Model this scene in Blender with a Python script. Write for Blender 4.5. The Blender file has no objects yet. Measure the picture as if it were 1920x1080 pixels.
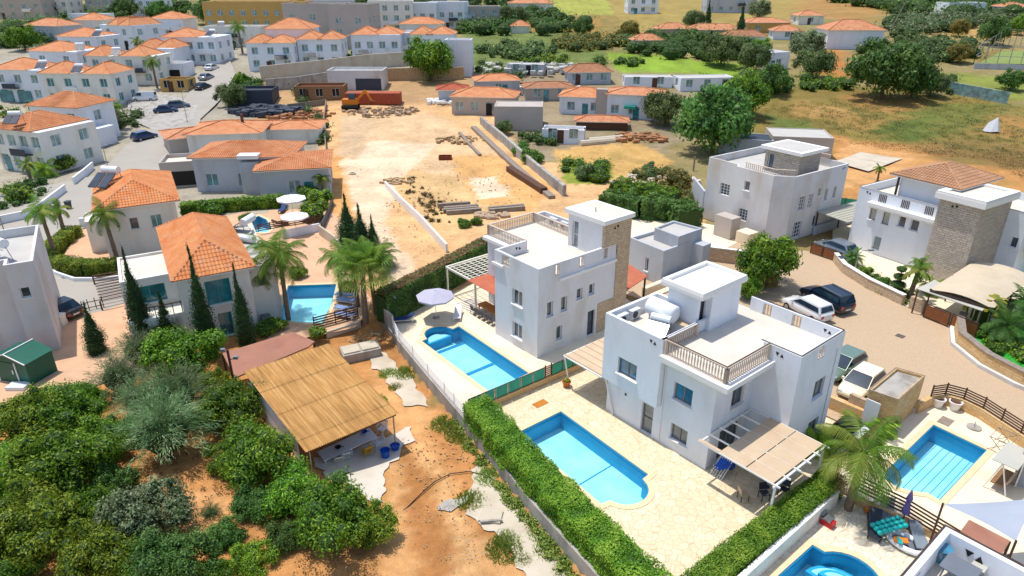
import bpy, bmesh, math, random
import numpy as np
from mathutils import Vector, Matrix, noise
from mathutils.geometry import tessellate_polygon
R = math.radians
rnd = random.Random(7)
scene = bpy.context.scene
# ---------------- camera ----------------
H, F, PITCH = 26.0, 1280.0, R(24.7)
cam = bpy.data.objects.new("camera", bpy.data.cameras.new("camera"))
scene.collection.objects.link(cam)
cam.location = (0, 0, H); cam.rotation_euler = (R(90) - PITCH, 0, 0)
cam.data.sensor_width = 36; cam.data.lens = 36 * F / 1920
cam.data.clip_start = .5; cam.data.clip_end = 5000
scene.camera = cam
# ---------------- light ----------------
SUN_EL = R(73); SUN_AZ = math.atan2(-.855, .52)
world = bpy.data.worlds.new("World"); scene.world = world; world.use_nodes = True
wn = world.node_tree.nodes; wl = world.node_tree.links
sky = wn.new('ShaderNodeTexSky'); sky.sky_type = 'NISHITA'; sky.sun_disc = False
sky.sun_elevation = SUN_EL; sky.sun_rotation = SUN_AZ; sky.air_density = 1.0; sky.dust_density = 1.2
wn['Background'].inputs[1].default_value = .15
wl.new(sky.outputs[0], wn['Background'].inputs[0])
sun = bpy.data.objects.new("sun", bpy.data.lights.new("sun", 'SUN'))
scene.collection.objects.link(sun)
sun.data.energy = 3.15; sun.data.angle = R(.53); sun.data.color = (1, .965, .9)
sd = Vector((math.sin(SUN_AZ) * math.cos(SUN_EL), math.cos(SUN_AZ) * math.cos(SUN_EL), math.sin(SUN_EL)))
sun.rotation_euler = sd.to_track_quat('Z', 'Y').to_euler()
vs = scene.view_settings
vs.view_transform = 'Standard'; vs.look = 'None'; vs.exposure = .36; vs.gamma = 1
scene.cycles.max_bounces = 6; scene.cycles.diffuse_bounces = 3; scene.cycles.transparent_max_bounces = 12

# ---------------- terrain height and pixel helper ----------------
cp, sp = math.cos(PITCH), math.sin(PITCH)
HP = [(0, 0), (105, 0), (140, 2), (180, 6), (220, 8.5), (300, 12), (450, 18), (900, 25), (3000, 30)]
WALL = [(-13.5, -5.6), (-12.5, -5.9), (-10.6, -6.15), (-8.4, -6.9), (-2.7, -7.95), (3.5, -9.0), (11.9, -10.6), (16.6, -11.3), (26, -12.6)]
def ip(t, P):
    if t <= P[0][0]: return P[0][1]
    for (a, b), (c, d) in zip(P, P[1:]):
        if t <= c: return b + (d - b) * (t - a) / (c - a)
    return P[-1][1]
def ss(a, b, x):
    t = min(1, max(0, (x - a) / (b - a))); return t * t * (3 - 2 * t)
class Fr:
    def __init__(s, x, y, deg):
        s.o = (x, y); s.a = R(deg); s.c = math.cos(s.a); s.s = math.sin(s.a)
    def w(s, x, y): return (s.o[0] + x * s.c - y * s.s, s.o[1] + x * s.s + y * s.c)
    def l(s, X, Y):
        X -= s.o[0]; Y -= s.o[1]; return (X * s.c + Y * s.s, -X * s.s + Y * s.c)
    def px(s, a, b, dz=0): return s.l(*G(a, b, dz))
def ray(px, py):
    a = (px - 960) / F; b = (540 - py) / F
    return (a, cp + b * sp, -sp + b * cp)
def U(px, py, z=0.):
    d = ray(px, py); t = (z - H) / d[2]; return (d[0] * t, d[1] * t)
V = Fr(1.8662, 43.985, -50.5)
W0 = Fr(0, 0, 0)
def base_h(x, y):
    z = ip(y, HP)
    if y < 66:
        v, u = V.l(x, y)
        low = ss(-.4, .05, ip(v, WALL) - u) * ss(-15.5, -11.5, v) * (1 - ss(17, 24, -u - .12 * v + 4))
        z -= .75 * low
    return z
def G(px, py, dz=0):
    d = ray(px, py); t = 8.; st = .5
    while t < 3000:
        t += st
        if H + d[2] * t < base_h(d[0] * t, d[1] * t) + dz:
            if st < .02: break
            t -= st; st *= .2
    return (d[0] * t, d[1] * t)

# ---------------- materials ----------------
MATS = {}
def srgb(c):
    if isinstance(c, str): c = tuple(int(c[i:i + 2], 16) / 255 for i in (0, 2, 4))
    return tuple(((x / 12.92) if x <= .04045 else ((x + .055) / 1.055) ** 2.4) for x in c) + (1,)
class NT:
    def __init__(s, name):
        s.m = bpy.data.materials.new(name); s.m.use_nodes = True; s.t = s.m.node_tree
        s.n = s.t.nodes; s.l = s.t.links; s.b = s.n['Principled BSDF']; MATS[name] = s.m
    def new(s, ty, **kw):
        n = s.n.new(ty)
        for k, v in kw.items():
            if k[0] == 'i' and k[1:].isdigit(): n.inputs[int(k[1:])].default_value = v
            elif k[0] == '_': n.inputs[k[1:].replace('_', ' ')].default_value = v
            else: setattr(n, k, v)
        return n
    def co(s, kind='Object', scale=(1, 1, 1)):
        t = s.new('ShaderNodeTexCoord'); m = s.new('ShaderNodeMapping'); m.inputs['Scale'].default_value = scale
        s.l.new(t.outputs[kind], m.inputs[0]); return m.outputs[0]
    def noise(s, sc, det=3, co=None, rough=.55):
        n = s.new('ShaderNodeTexNoise', _Scale=sc, _Detail=det, _Roughness=rough)
        s.l.new(co if co else s.co(), n.inputs['Vector']); return n.outputs[0]
    def ramp(s, fac, stops):
        r = s.new('ShaderNodeValToRGB'); e = r.color_ramp.elements
        while len(e) < len(stops): e.new(.5)
        for x, (p, c) in zip(e, stops): x.position = p; x.color = c if len(c) == 4 else tuple(c) + (1,)
        s.l.new(fac, r.inputs[0]); return r.outputs[0]
    def mix(s, a, b, fac, mode='MIX'):
        m = s.new('ShaderNodeMix', data_type='RGBA', blend_type=mode)
        for i, x in ((6, a), (7, b)):
            if hasattr(x, 'links') or hasattr(x, 'is_linked'): s.l.new(x, m.inputs[i])
            else: m.inputs[i].default_value = x
        if hasattr(fac, 'is_linked'): s.l.new(fac, m.inputs[0])
        else: m.inputs[0].default_value = fac
        return m.outputs[2]
    def math(s, op, a, b=None):
        m = s.new('ShaderNodeMath', operation=op)
        for i, x in enumerate((a, b)):
            if x is None: continue
            if hasattr(x, 'is_linked'): s.l.new(x, m.inputs[i])
            else: m.inputs[i].default_value = x
        return m.outputs[0]
    def bump(s, h, st=.3, d=.02):
        b = s.new('ShaderNodeBump', _Strength=st, _Distance=d); s.l.new(h, b.inputs['Height']); s.l.new(b.outputs[0], s.b.inputs['Normal'])
    def col(s, c): s.l.new(c, s.b.inputs['Base Color'])
    def set(s, **kw):
        for k, v in kw.items(): s.b.inputs[k.replace('_', ' ')].default_value = v
        return s
def plain(name, c, rough=.6, var=.12, sc=1.5, bump=.15, metal=0, dirt=None, spec=.3, det=4):
    t = NT(name); c = srgb(c) if not (isinstance(c, tuple) and len(c) == 4) else c
    lo = tuple(x * (1 - var) for x in c[:3]) + (1,); hi = tuple(min(1, x * (1 + var)) for x in c[:3]) + (1,)
    n = t.noise(sc, det)
    k = t.ramp(n, [(.3, lo), (.7, hi)])
    if dirt:
        n2 = t.noise(dirt[1], 5, t.co('Object', (1, 1, .35)))
        k = t.mix(k, srgb(dirt[0]), t.math('MULTIPLY', t.ramp(n2, [(.5, (0, 0, 0)), (.75, (1, 1, 1))]), dirt[2]))
        n3 = t.noise(1, 4, t.co('Object', (2.2, 2.2, .25)), .7); k = t.mix(k, srgb(dirt[0]), t.math('MULTIPLY', t.ramp(n3, [(.5, (0, 0, 0)), (.75, (1, 1, 1))]), .13))
        n4 = t.noise(.5, 6, t.co('Object'), .7); k = t.mix(k, srgb(dirt[0]), t.math('MULTIPLY', t.ramp(n4, [(.55, (0, 0, 0)), (.6, (1, 1, 1))]), .12))
    t.col(k)
    if bump: t.bump(t.noise(sc * 14, 3), bump, .01)
    t.set(Roughness=rough, Metallic=metal, Specular_IOR_Level=spec)
    return t.m
plain('white', 'e2e5ea', .8, .03, .4, .2, dirt=('bfc0c2', .7, .35))
plain('off_white', 'd9d9dc', .8, .04, .4, .2, dirt=('b8b0a2', .6, .6))  # off-white wall colour used on every side of the middle villa
plain('cream_wall', 'e4e1d8', .8, .05, .5, .2, dirt=('b8a98c', .6, .5))
plain('grey_white', 'd0cfce', .8, .05, .3, .2, dirt=('b29f8c', .35, .7))
plain('grey_wall', 'b4b8be', .8, .05, .5, .15, dirt=('8a8682', .5, .4))
plain('grey_beige', 'b5aaa0', .8, .06, .4, .15)
plain('yellow_wall', 'c09a58', .8, .06, .5, .15)
plain('roof_floor', 'd3cabd', .85, .05, .5, .1, dirt=('b9ad9c', .3, .5))
plain('roof_grey', 'b9b5ae', .85, .06, .6, .1)
plain('ledge', 'e9e6e1', .75, .03, .8, .1)
plain('baluster', 'cdbba9', .7, .06, 3, .1)
plain('rail_brown', '4a3830', .5, .1, 2, 0)
plain('brown_metal', '50382c', .5, .1, 2, 0)
plain('dark', '15171a', .5, .1, 2, 0)
plain('black_plastic', '1d1f22', .45, .1, 2, 0)
plain('rubber', '17171a', .8, .05, 2, .1)
plain('grey_plastic', '6d737b', .5, .06, 2, 0)
plain('cushion_grey', '7d8791', .85, .06, 3, .2)
plain('charcoal', '3c424c', .6, .08, 3, 0)
plain('white_plastic', 'd5d8da', .4, .03, 2, 0)
plain('cream_paint', 'e2dccb', .5, .05, 2, 0)
plain('yellow_plastic', 'c2962c', .45, .05, 2, 0)
plain('lime_plastic', 'a2b52e', .45, .05, 2, 0)
plain('blue_plastic', '1350ae', .4, .05, 2, 0)
plain('teal_plastic', '1fa9a6', .35, .1, 3, 0)
plain('purple_cloth', '6c5f96', .8, .1, 4, .2)
plain('red_plastic', 'b3242a', .4, .05, 2, 0)
plain('orange_cloth', 'cf7a2a', .8, .1, 4, .2)
plain('blue_cloth', '7d93bd', .8, .08, 3, .2)
plain('navy_cloth', '2f4673', .8, .1, 3, .2)
plain('white_cloth', 'e2e2e2', .8, .03, 2, .1)
plain('lilac_cloth', 'b1aebf', .8, .04, 2, .1)
plain('sail_cloth', 'a2a8b4', .8, .03, 1, .1)
plain('terracotta', 'b86a38', .7, .1, 3, .2)
plain('red_canvas', 'b06146', .85, .07, .8, .2, dirt=('c08466', 1.2, .5))
plain('brown_slab', 'a0705c', .85, .08, .7, .2, dirt=('855846', .7, .5))
plain('tan_canvas', 'c4ad90', .85, .06, 1.2, .2, dirt=('b99a7c', .8, .5))
plain('awning', 'c6b69c', .8, .06, .6, .15, dirt=('ab9a80', .6, .4))
plain('awning_grey', 'b7b4a8', .8, .05, .6, .15)
plain('carport_roof', 'a9a799', .7, .06, .6, .15)
plain('wood_dark', '5b3d2c', .7, .2, 4, .2)
plain('wood', '8c6a48', .75, .2, 4, .3)
plain('wood_orange', 'b97426', .6, .15, 4, .2)
plain('timber_grey', '8c7f72', .8, .2, 3, .3)
plain('green_metal', '0f5a49', .45, .08, 2, 0)
plain('screen_teal', '2f9e86', .55, .1, 1.2, .1)
plain('gate_brown', '83502f', .55, .12, 2, .1)
plain('steel', 'a9adb2', .3, .1, 3, 0, metal=.8)
plain('tank_white', 'e6e8ea', .35, .04, 2, 0)
plain('ac_white', 'cfd2d3', .5, .05, 3, 0)
plain('concrete', 'a9a39a', .9, .14, .8, .4, dirt=('6c665e', .9, .8))
plain('concrete_light', 'c4b8a4', .9, .1, .6, .35, dirt=('a8957a', .5, .6))
plain('kerb', 'cbc8c2', .85, .08, 1, .2)
plain('trunk', '6b5543', .9, .25, 3, .8)
plain('palm_trunk', '7b6a58', .9, .25, 4, .9)
plain('bark_grey', '6f675f', .9, .2, 3, .7)
plain('manhole', '5f574f', .8, .2, 6, .3)
plain('chimney', '6a4a3e', .8, .15, 3, .3)
plain('rust', '7a3c24', .85, .25, 2, .5)
plain('orange_metal', 'd07a1c', .5, .1, 2, 0)
plain('rubble', 'a99178', .95, .3, 5, .8)
plain('rock', 'b0946f', .95, .25, 4, .8)
plain('brick_red', 'a5543a', .85, .15, 2, .4)
plain('interior', '2b2724', .9, .1, 1, 0)
plain('curtain', 'b7b3a6', .8, .08, 3, .1)
plain('teal_frame', '4f9a94', .5, .05, 2, 0)
def glass(name, c, rough=.08):
    t = NT(name); c = srgb(c); n = t.noise(.9, 2, t.co('Object', (1, 1, 1)))
    t.col(t.ramp(n, [(.35, tuple(x * .6 for x in c[:3]) + (1,)), (.65, tuple(min(1, x * 1.25) for x in c[:3]) + (1,))]))
    t.set(Roughness=rough, Specular_IOR_Level=.9)
glass('glass_dark', '3c4d5c'); glass('glass_blue', '3f7f9c'); glass('glass_teal', '2f8088'); glass('glass_grey', '7c878c'); glass('solar', '2e3944', .15); glass('glass_pale', '86a5a5')
glass('windscreen', '1c3448', .05); MATS['windscreen'].node_tree.nodes['Principled BSDF'].inputs['Specular IOR Level'].default_value = .35
def car(name, c, metal=.3):
    NT(name).set(Base_Color=srgb(c), Roughness=.28, Metallic=metal, Coat_Weight=.7, Coat_Roughness=.05)
car('car_navy', '131c2b'); car('car_white', 'd9dadb', 0); car('car_cream', 'e3dec2', 0); car('car_green', '758b78'); car('car_silver', '8e959c', .6); car('car_black', '16181d'); car('car_blue', '2a3a5c'); car('car_grey', '5b6470')
car('tail_red', '9c1414', 0); car('head_lamp', 'c4ccd2', .2); car('rim', '9da2a8', .8)

def stone(name, cs, joint, bw=.45, rh=.16, bump=.7, d=.03):
    t = NT(name); co = t.co('UV')
    n = t.new('ShaderNodeTexNoise', _Scale=2.2); t.l.new(co, n.inputs['Vector'])
    w = t.new('ShaderNodeVectorMath', operation='SCALE'); t.l.new(n.outputs[1], w.inputs[0]); w.inputs['Scale'].default_value = .1
    a = t.new('ShaderNodeVectorMath', operation='ADD'); t.l.new(co, a.inputs[0]); t.l.new(w.outputs[0], a.inputs[1])
    b = t.new('ShaderNodeTexBrick', offset=.5, squash=1.3, squash_frequency=3)
    b.inputs['Color1'].default_value = srgb(cs[0]); b.inputs['Color2'].default_value = srgb(cs[1]); b.inputs['Mortar'].default_value = srgb(joint)
    b.inputs['Scale'].default_value = 1; b.inputs['Mortar Size'].default_value = .018; b.inputs['Mortar Smooth'].default_value = .4; b.inputs['Bias'].default_value = 0
    b.inputs['Brick Width'].default_value = bw; b.inputs['Row Height'].default_value = rh
    t.l.new(a.outputs[0], b.inputs['Vector'])
    k = t.mix(b.outputs[0], srgb(cs[2]), t.math('MULTIPLY', t.noise(5, 4), .8)); t.col(k)
    hgt = t.math('ADD', t.math('MULTIPLY', b.outputs[1], -1.), t.noise(9, 4)); t.bump(hgt, bump, d); t.set(Roughness=.9, Specular_IOR_Level=.2)
stone('stone_clad', ('d8c4a6', 'b8a084', 'c8ae90'), '6d5d4e')
stone('stone_grey', ('cabfb0', 'a79a8c', 'c4b6a6'), '7a6e64', .5, .2, 1, .08)
stone('stone_garden', ('e0c191', 'c99d62', 'd7b482'), 'a48660', .5, .18)
stone('block_wall', ('b9b2a8', 'a39d95', 'aaa49b'), '8a857d', .4, .2, .3, .01)
stone('pavers', ('c3ab8e', 'b69d80', 'bfa688'), 'a08a70', .22, .11, .2, .004)
stone('brick_tan', ('b98356', '9d6a48', 'a87a5a'), '7c5a44', .5, .2, .5)
def crazy(name, c1, c2, joint, sc=1.9):
    t = NT(name); co = t.co('Object')
    v1 = t.new('ShaderNodeTexVoronoi', feature='DISTANCE_TO_EDGE', _Scale=sc); v2 = t.new('ShaderNodeTexVoronoi', feature='F1', _Scale=sc)
    for v in (v1, v2): t.l.new(co, v.inputs['Vector']); v.inputs['Randomness'].default_value = .95
    sep = t.new('ShaderNodeSeparateColor'); t.l.new(v2.outputs['Color'], sep.inputs[0])
    k = t.mix(srgb(c1), srgb(c2), sep.outputs[0])
    k = t.mix(k, srgb(joint), t.ramp(v1.outputs[0], [(.0, (1, 1, 1)), (.055, (0, 0, 0))]))
    big = t.noise(.25, 3); k = t.mix(k, srgb('cdb78f'), t.math('MULTIPLY', t.ramp(big, [(.45, (0, 0, 0)), (.75, (1, 1, 1))]), .35))
    t.col(k); t.bump(t.ramp(v1.outputs[0], [(0, (0, 0, 0)), (.06, (1, 1, 1))]), .3, .01); t.set(Roughness=.8, Specular_IOR_Level=.25)
crazy('crazy_paving', 'e2d3b4', 'd6c4a2', 'c0aa86', 2.5); crazy('crazy_pale', 'e8dcc6', 'dccdb4', 'c0ac8e', 2.6)
crazy('cobble', 'a59a8c', '8d857b', '6e665d', 3)
plain('terrace_cream', 'e9d9bd', .8, .05, .4, .15, dirt=('d2b88e', .35, .5))
plain('terrace_grey', 'cfc5b5', .8, .06, .8, .15, dirt=('b3a48c', .4, .5))
plain('terracotta_paving', 'cfa785', .85, .07, .6, .2, dirt=('b88d6c', .4, .5))
plain('coping', 'ddc69f', .75, .06, 1.4, .15)
plain('road_concrete', 'a59e93', .9, .05, .25, .2, dirt=('9c9488', .2, .6), det=6)
plain('asphalt', '77736f', .9, .1, 1, .3)
# terracotta tiles (UV: u across, v down the slope)
def tiles(name, c1, c2, bump=.9):
    t = NT(name)
    k = t.ramp(t.noise(.8, 5), [(.3, srgb(c1)), (.7, srgb(c2))]); k = t.mix(k, srgb('b99a80'), t.math('MULTIPLY', t.ramp(t.noise(1.7, 7, rough=.7), [(.5, (0, 0, 0)), (.62, (1, 1, 1))]), .4))
    t2 = t.noise(7, 2); k = t.mix(k, srgb('8d4a2c'), t.math('MULTIPLY', t.ramp(t2, [(.5, (0, 0, 0)), (.8, (1, 1, 1))]), .5)); t.col(k)
    if bump:
        co = t.co('UV'); sx = t.new('ShaderNodeSeparateXYZ'); t.l.new(co, sx.inputs[0])
        a = t.math('ABSOLUTE', t.math('SINE', t.math('MULTIPLY', sx.outputs[0], math.pi / .26)))
        b = t.math('FRACT', t.math('DIVIDE', sx.outputs[1], .38))
        t.bump(t.math('ADD', a, t.math('MULTIPLY', b, .5)), bump, .06)
    t.set(Roughness=.8, Specular_IOR_Level=.2)
tiles('tile_bump', 'c87a4c', 'd99a6c'); tiles('tile_geo', 'cc7a44', 'dd9a66', 0); tiles('tile_brown', 'a37a5b', 'b88c6a', 0); tiles('tile_old', 'c0754c', 'd39a72'); tiles('tile_brownish', '9c6a4c', 'b37d5a')
def corr(name, c1, c2, c3):
    t = NT(name); co = t.co('Object', (7, .35, 1))
    k = t.ramp(t.noise(1, 5, co), [(.3, srgb(c1)), (.5, srgb(c2)), (.72, srgb(c3))])
    k = t.mix(k, srgb('7c5c3a'), t.math('MULTIPLY', t.ramp(t.noise(.6, 4), [(.45, (0, 0, 0)), (.75, (1, 1, 1))]), .35)); t.col(k)
    t.set(Roughness=.85, Specular_IOR_Level=.15)
corr('corrugated', 'a07846', 'c0945a', 'd4b07a')
# water and pool
t = NT('water'); t.n.remove(t.b); tr = t.new('ShaderNodeBsdfTransparent'); tr.inputs[0].default_value = (.9, .985, 1, 1)
gl = t.new('ShaderNodeBsdfGlossy', _Roughness=.03); fr = t.new('ShaderNodeFresnel', _IOR=1.33); mx = t.new('ShaderNodeMixShader')
bp = t.new('ShaderNodeBump', _Strength=.9, _Distance=.04); t.l.new(t.noise(3.2, 4), bp.inputs['Height'])
t.l.new(bp.outputs[0], gl.inputs['Normal']); t.l.new(bp.outputs[0], fr.inputs['Normal'])
t.l.new(fr.outputs[0], mx.inputs[0]); t.l.new(tr.outputs[0], mx.inputs[1]); t.l.new(gl.outputs[0], mx.inputs[2]); t.l.new(mx.outputs[0], t.n['Material Output'].inputs[0])
t = NT('pool_tile'); co = t.co('Object'); 
k = t.ramp(t.noise(.7, 3), [(.35, srgb('94dcea')), (.65, srgb('a8e6ee'))])
wv = t.new('ShaderNodeTexVoronoi', feature='DISTANCE_TO_EDGE', _Scale=2.2); t.l.new(t.co('Object', (1, 1, .2)), wv.inputs['Vector'])
t.col(k); t.set(Roughness=.5)
plain('pool_wall', '2aa5cf', .5, .08, 1, 0); plain('pool_line', '1a86b4', .5, .05, 1, 0); plain('green_felt', '2f9430', .9, .1, 1, .1); plain('court_green', '7d8b4c', .9, .08, .5, .1)
# ground: colour attribute times noise
t = NT('soil'); at = t.new('ShaderNodeAttribute', attribute_name='col')
n1 = t.noise(.22, 10, rough=.7); n2 = t.noise(1.6, 9, rough=.75); n3 = t.noise(14, 4)
k = t.mix(at.outputs[0], (.30, .30, .30, 1), 1, 'MULTIPLY')
f = t.math('MULTIPLY', t.math('ADD', t.ramp(n1, [(.3, (.45, .45, .45)), (.7, (1.35, 1.35, 1.35))]), t.math('ADD', t.ramp(n2, [(.3, (.4, .4, .4)), (.68, (1.35, 1.35, 1.35))]), n3)), .42)
vm = t.new('ShaderNodeVectorMath', operation='SCALE'); t.l.new(at.outputs[0], vm.inputs[0]); t.l.new(f, vm.inputs['Scale']); t.col(vm.outputs[0])
t.bump(t.math('ADD', n2, t.math('MULTIPLY', n3, .5)), .7, .12); t.set(Roughness=.95, Specular_IOR_Level=.1)
# leaves
def leaf(name, cs, rough=.55, trans=.12):
    t = NT(name); at = t.new('ShaderNodeAttribute', attribute_name='col')
    k = t.ramp(at.outputs['Fac'], [(0, srgb(cs[0])), (.5, srgb(cs[1])), (1, srgb(cs[2]))])
    oi = t.new('ShaderNodeObjectInfo'); hs = t.new('ShaderNodeHueSaturation'); t.l.new(k, hs.inputs['Color'])
    t.l.new(t.math('ADD', t.math('MULTIPLY', oi.outputs['Random'], .5), .75), hs.inputs['Value'])
    t.l.new(t.math('ADD', t.math('MULTIPLY', oi.outputs['Random'], .03), .485), hs.inputs['Hue'])
    t.col(hs.outputs[0])
    t.set(Roughness=rough, Specular_IOR_Level=.35)
    tl = t.new('ShaderNodeBsdfTranslucent'); t.l.new(hs.outputs[0], tl.inputs[0]); m = t.new('ShaderNodeMixShader'); m.inputs[0].default_value = .35
    t.l.new(t.b.outputs[0], m.inputs[1]); t.l.new(tl.outputs[0], m.inputs[2]); t.l.new(m.outputs[0], t.n['Material Output'].inputs[0])
leaf('leaf_citrus', ('3a6416', '648f20', '9aba38')); leaf('leaf_dark', ('3a5a2a', '557c34', '7c9c4a')); leaf('leaf_olive', ('586848', '7d8c62', 'a8b488'))
leaf('leaf_lime', ('55781a', '7d9c26', 'aaba3c')); leaf('leaf_hedge', ('4c741a', '6f9624', '9cb43e')); leaf('leaf_cypress', ('1e3a22', '335632', '4c7240'))
leaf('leaf_palm', ('47701e', '6f922c', 'a6a850')); leaf('leaf_casuarina', ('4f6c42', '728e58', '98ac7c')); leaf('leaf_yellow', ('86942a', 'a9ac30', 'c9b83a'))
leaf('leaf_dry', ('6a5a34', '8a7444', 'a8905c')); leaf('grass', ('6a8c34', '94b048', 'b6c468')); leaf('leaf_scrub', ('4c6236', '6a8048', '90a060')); leaf('leaf_rusty', ('6a5e2a', '8c843a', 'b09c4a'))
plain('leaf_core', '34481f', .9, .2, 2, .3); plain('dry_core', '55432c', .9, .3, 3, .8)  # leaf_core: solid dark filler inside crowns, inner shade put into its colour

def ccw(p):
    A = sum(p[i][0] * p[(i + 1) % len(p)][1] - p[(i + 1) % len(p)][0] * p[i][1] for i in range(len(p))); return p if A > 0 else p[::-1]
# ---------------- mesh builder ----------------
col = scene.collection
class MB:
    def __init__(s): s.v = []; s.f = []; s.m = []; s.cur = 0; s.uv = {}; s.colr = None; s.vc = []; s.smooth = False
    def add(s, vs, fs, c=None):
        o = len(s.v); s.v += [tuple(p) for p in vs]
        for f in fs: s.f.append(tuple(i + o for i in f)); s.m.append(s.cur)
        if c is not None or s.vc:
            s.vc += [0.5] * (o - len(s.vc)) if len(s.vc) < o else []
            s.vc += [.5 if c is None else c] * len(vs)
        return s
    def mat(s, i): s.cur = i; return s
    def box(s, x0, x1, y0, y1, z0, z1):
        v = [(x, y, z) for z in (z0, z1) for x, y in ((x0, y0), (x1, y0), (x1, y1), (x0, y1))]
        return s.add(v, [(3, 2, 1, 0), (4, 5, 6, 7), (0, 1, 5, 4), (1, 2, 6, 5), (2, 3, 7, 6), (3, 0, 4, 7)])
    def bar(s, a, b, w, h=None, up=(0, 0, 1)):
        a, b = Vector(a), Vector(b); d = (b - a).normalized(); h = h or w; upv = Vector(up)
        if abs(d.dot(upv)) > .95: upv = Vector((1, 0, 0))
        r = d.cross(upv).normalized() * w / 2; u = r.cross(d).normalized() * h / 2
        v = [p + q for p in (a, b) for q in (-r - u, r - u, r + u, -r + u)]
        return s.add(v, [(0, 1, 2, 3), (7, 6, 5, 4), (0, 4, 5, 1), (1, 5, 6, 2), (2, 6, 7, 3), (3, 7, 4, 0)])
    def tube(s, pts, r, n=8, cap=True):
        P = [Vector(p) for p in pts]; rs = r if isinstance(r, (list, tuple)) else [r] * len(P); o = len(s.v); vs = []; prev = None
        for i, p in enumerate(P):
            d = (P[min(i + 1, len(P) - 1)] - P[max(i - 1, 0)]).normalized()
            a = (prev if prev else (Vector((1, 0, 0)) if abs(d.z) > .8 else Vector((0, 0, 1)))); a = (a - d * a.dot(d)).normalized(); prev = a; b = d.cross(a)
            vs += [p + (a * math.cos(t * 2 * math.pi / n) + b * math.sin(t * 2 * math.pi / n)) * rs[i] for t in range(n)]
        fs = [(i * n + j, i * n + (j + 1) % n, (i + 1) * n + (j + 1) % n, (i + 1) * n + j) for i in range(len(P) - 1) for j in range(n)]
        if cap: fs += [tuple(range(n - 1, -1, -1)), tuple((len(P) - 1) * n + j for j in range(n))]
        return s.add(vs, fs)
    def lathe(s, c, prof, n=16, cap=True):
        vs = [(c[0] + r * math.cos(t * 2 * math.pi / n), c[1] + r * math.sin(t * 2 * math.pi / n), c[2] + z) for r, z in prof for t in range(n)]
        fs = [(i * n + j, i * n + (j + 1) % n, (i + 1) * n + (j + 1) % n, (i + 1) * n + j) for i in range(len(prof) - 1) for j in range(n)]
        if cap: fs += [tuple(range(n - 1, -1, -1)), tuple((len(prof) - 1) * n + j for j in range(n))]
        return s.add(vs, fs)
    def prism(s, poly, z0, z1):
        n = len(poly); vs = [(x, y, z0) for x, y in poly] + [(x, y, z1) for x, y in poly]
        s.add(vs, [(i, (i + 1) % n, n + (i + 1) % n, n + i) for i in range(n)])
        tri = tessellate_polygon([[Vector((x, y, 0)) for x, y in poly]])
        o = len(s.v) - 2 * n
        for t in tri:
            a, b, c = t; A, B, C = (Vector(poly[i]) for i in t)
            if (B - A).cross(C - A) < 0: a, b, c = c, b, a
            s.f.append((o + n + a, o + n + b, o + n + c)); s.m.append(s.cur); s.f.append((o + c, o + b, o + a)); s.m.append(s.cur)
        return s
    def flat(s, poly, z, holes=()):
        if holes: poly = ccw(poly); holes = [ccw(h)[::-1] for h in holes]
        loops = [poly] + list(holes); P = [p for l in loops for p in l]
        tri = tessellate_polygon([[Vector((x, y, 0)) for x, y in l] for l in loops]); fs = []
        for t in tri:
            A, B, C = (Vector(P[i]) for i in t)
            fs.append(t if (B - A).cross(C - A) > 0 else t[::-1])
        return s.add([(x, y, z) for x, y in P], fs)
    def wall(s, p0, p1, z0, z1, ops=(), d=.2):
        L = math.hypot(p1[0] - p0[0], p1[1] - p0[1]); ux, uy = (p1[0] - p0[0]) / L, (p1[1] - p0[1]) / L; nx, ny = uy, -ux
        P = lambda a, z, k=0: (p0[0] + ux * a - nx * k, p0[1] + uy * a - ny * k, z)
        ops = [(max(.02, o[0]), min(L - .02, o[1]), max(z0, o[2]), min(z1, o[3])) for o in ops]
        xs = sorted({0, L} | {o[0] for o in ops} | {o[1] for o in ops}); zs = sorted({z0, z1} | {o[2] for o in ops} | {o[3] for o in ops})
        for a, b in zip(xs, xs[1:]):
            for c, e in zip(zs, zs[1:]):
                m, k = (a + b) / 2, (c + e) / 2
                if any(o[0] < m < o[1] and o[2] < k < o[3] for o in ops): continue
                s.add([P(a, c), P(b, c), P(b, e), P(a, e)], [(0, 1, 2, 3)])
        for a, b, c, e in ops:
            q = [(a, c), (b, c), (b, e), (a, e)]
            for (i, j), (k, l) in zip(q, q[1:] + q[:1]):
                s.add([P(i, j), P(k, l), P(k, l, d), P(i, j, d)], [(0, 1, 2, 3)])
        return s
    def build(s, name, mats, parent=None, fr=W0, loc=(0, 0, 0), label=None):
        me = bpy.data.meshes.new(name)
        if parent is not None: loc = THING[parent.name][1]
        if not s.v: s.box(0, .01, 0, .01, 0, .01)
        me.from_pydata([(x - loc[0], y - loc[1], z - loc[2]) for x, y, z in s.v], [], s.f)
        for m in ([mats] if isinstance(mats, str) else mats): me.materials.append(MATS[m])
        me.polygons.foreach_set('material_index', s.m)
        if s.smooth: me.polygons.foreach_set('use_smooth', [True] * len(s.f))
        uvl = me.uv_layers.new(name='uv'); uvs = []
        for i, p in enumerate(me.polygons):
            if i in s.uv: uvs += [c for q in s.uv[i] for c in q]; continue
            n = p.normal
            if abs(n.z) > .75: 
                for k in p.vertices: c = s.v[k]; uvs += [c[0], c[1]]
            else:
                l = math.hypot(n.x, n.y) or 1; tx, ty = -n.y / l, n.x / l
                for k in p.vertices: c = s.v[k]; uvs += [c[0] * tx + c[1] * ty, c[2]]
        uvl.data.foreach_set('uv', uvs)
        if s.vc:
            a = me.color_attributes.new('col', 'FLOAT_COLOR', 'POINT'); s.vc += [.5] * (len(s.v) - len(s.vc))
            a.data.foreach_set('color', [k for c in s.vc for k in (c, c, c, 1)])
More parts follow.
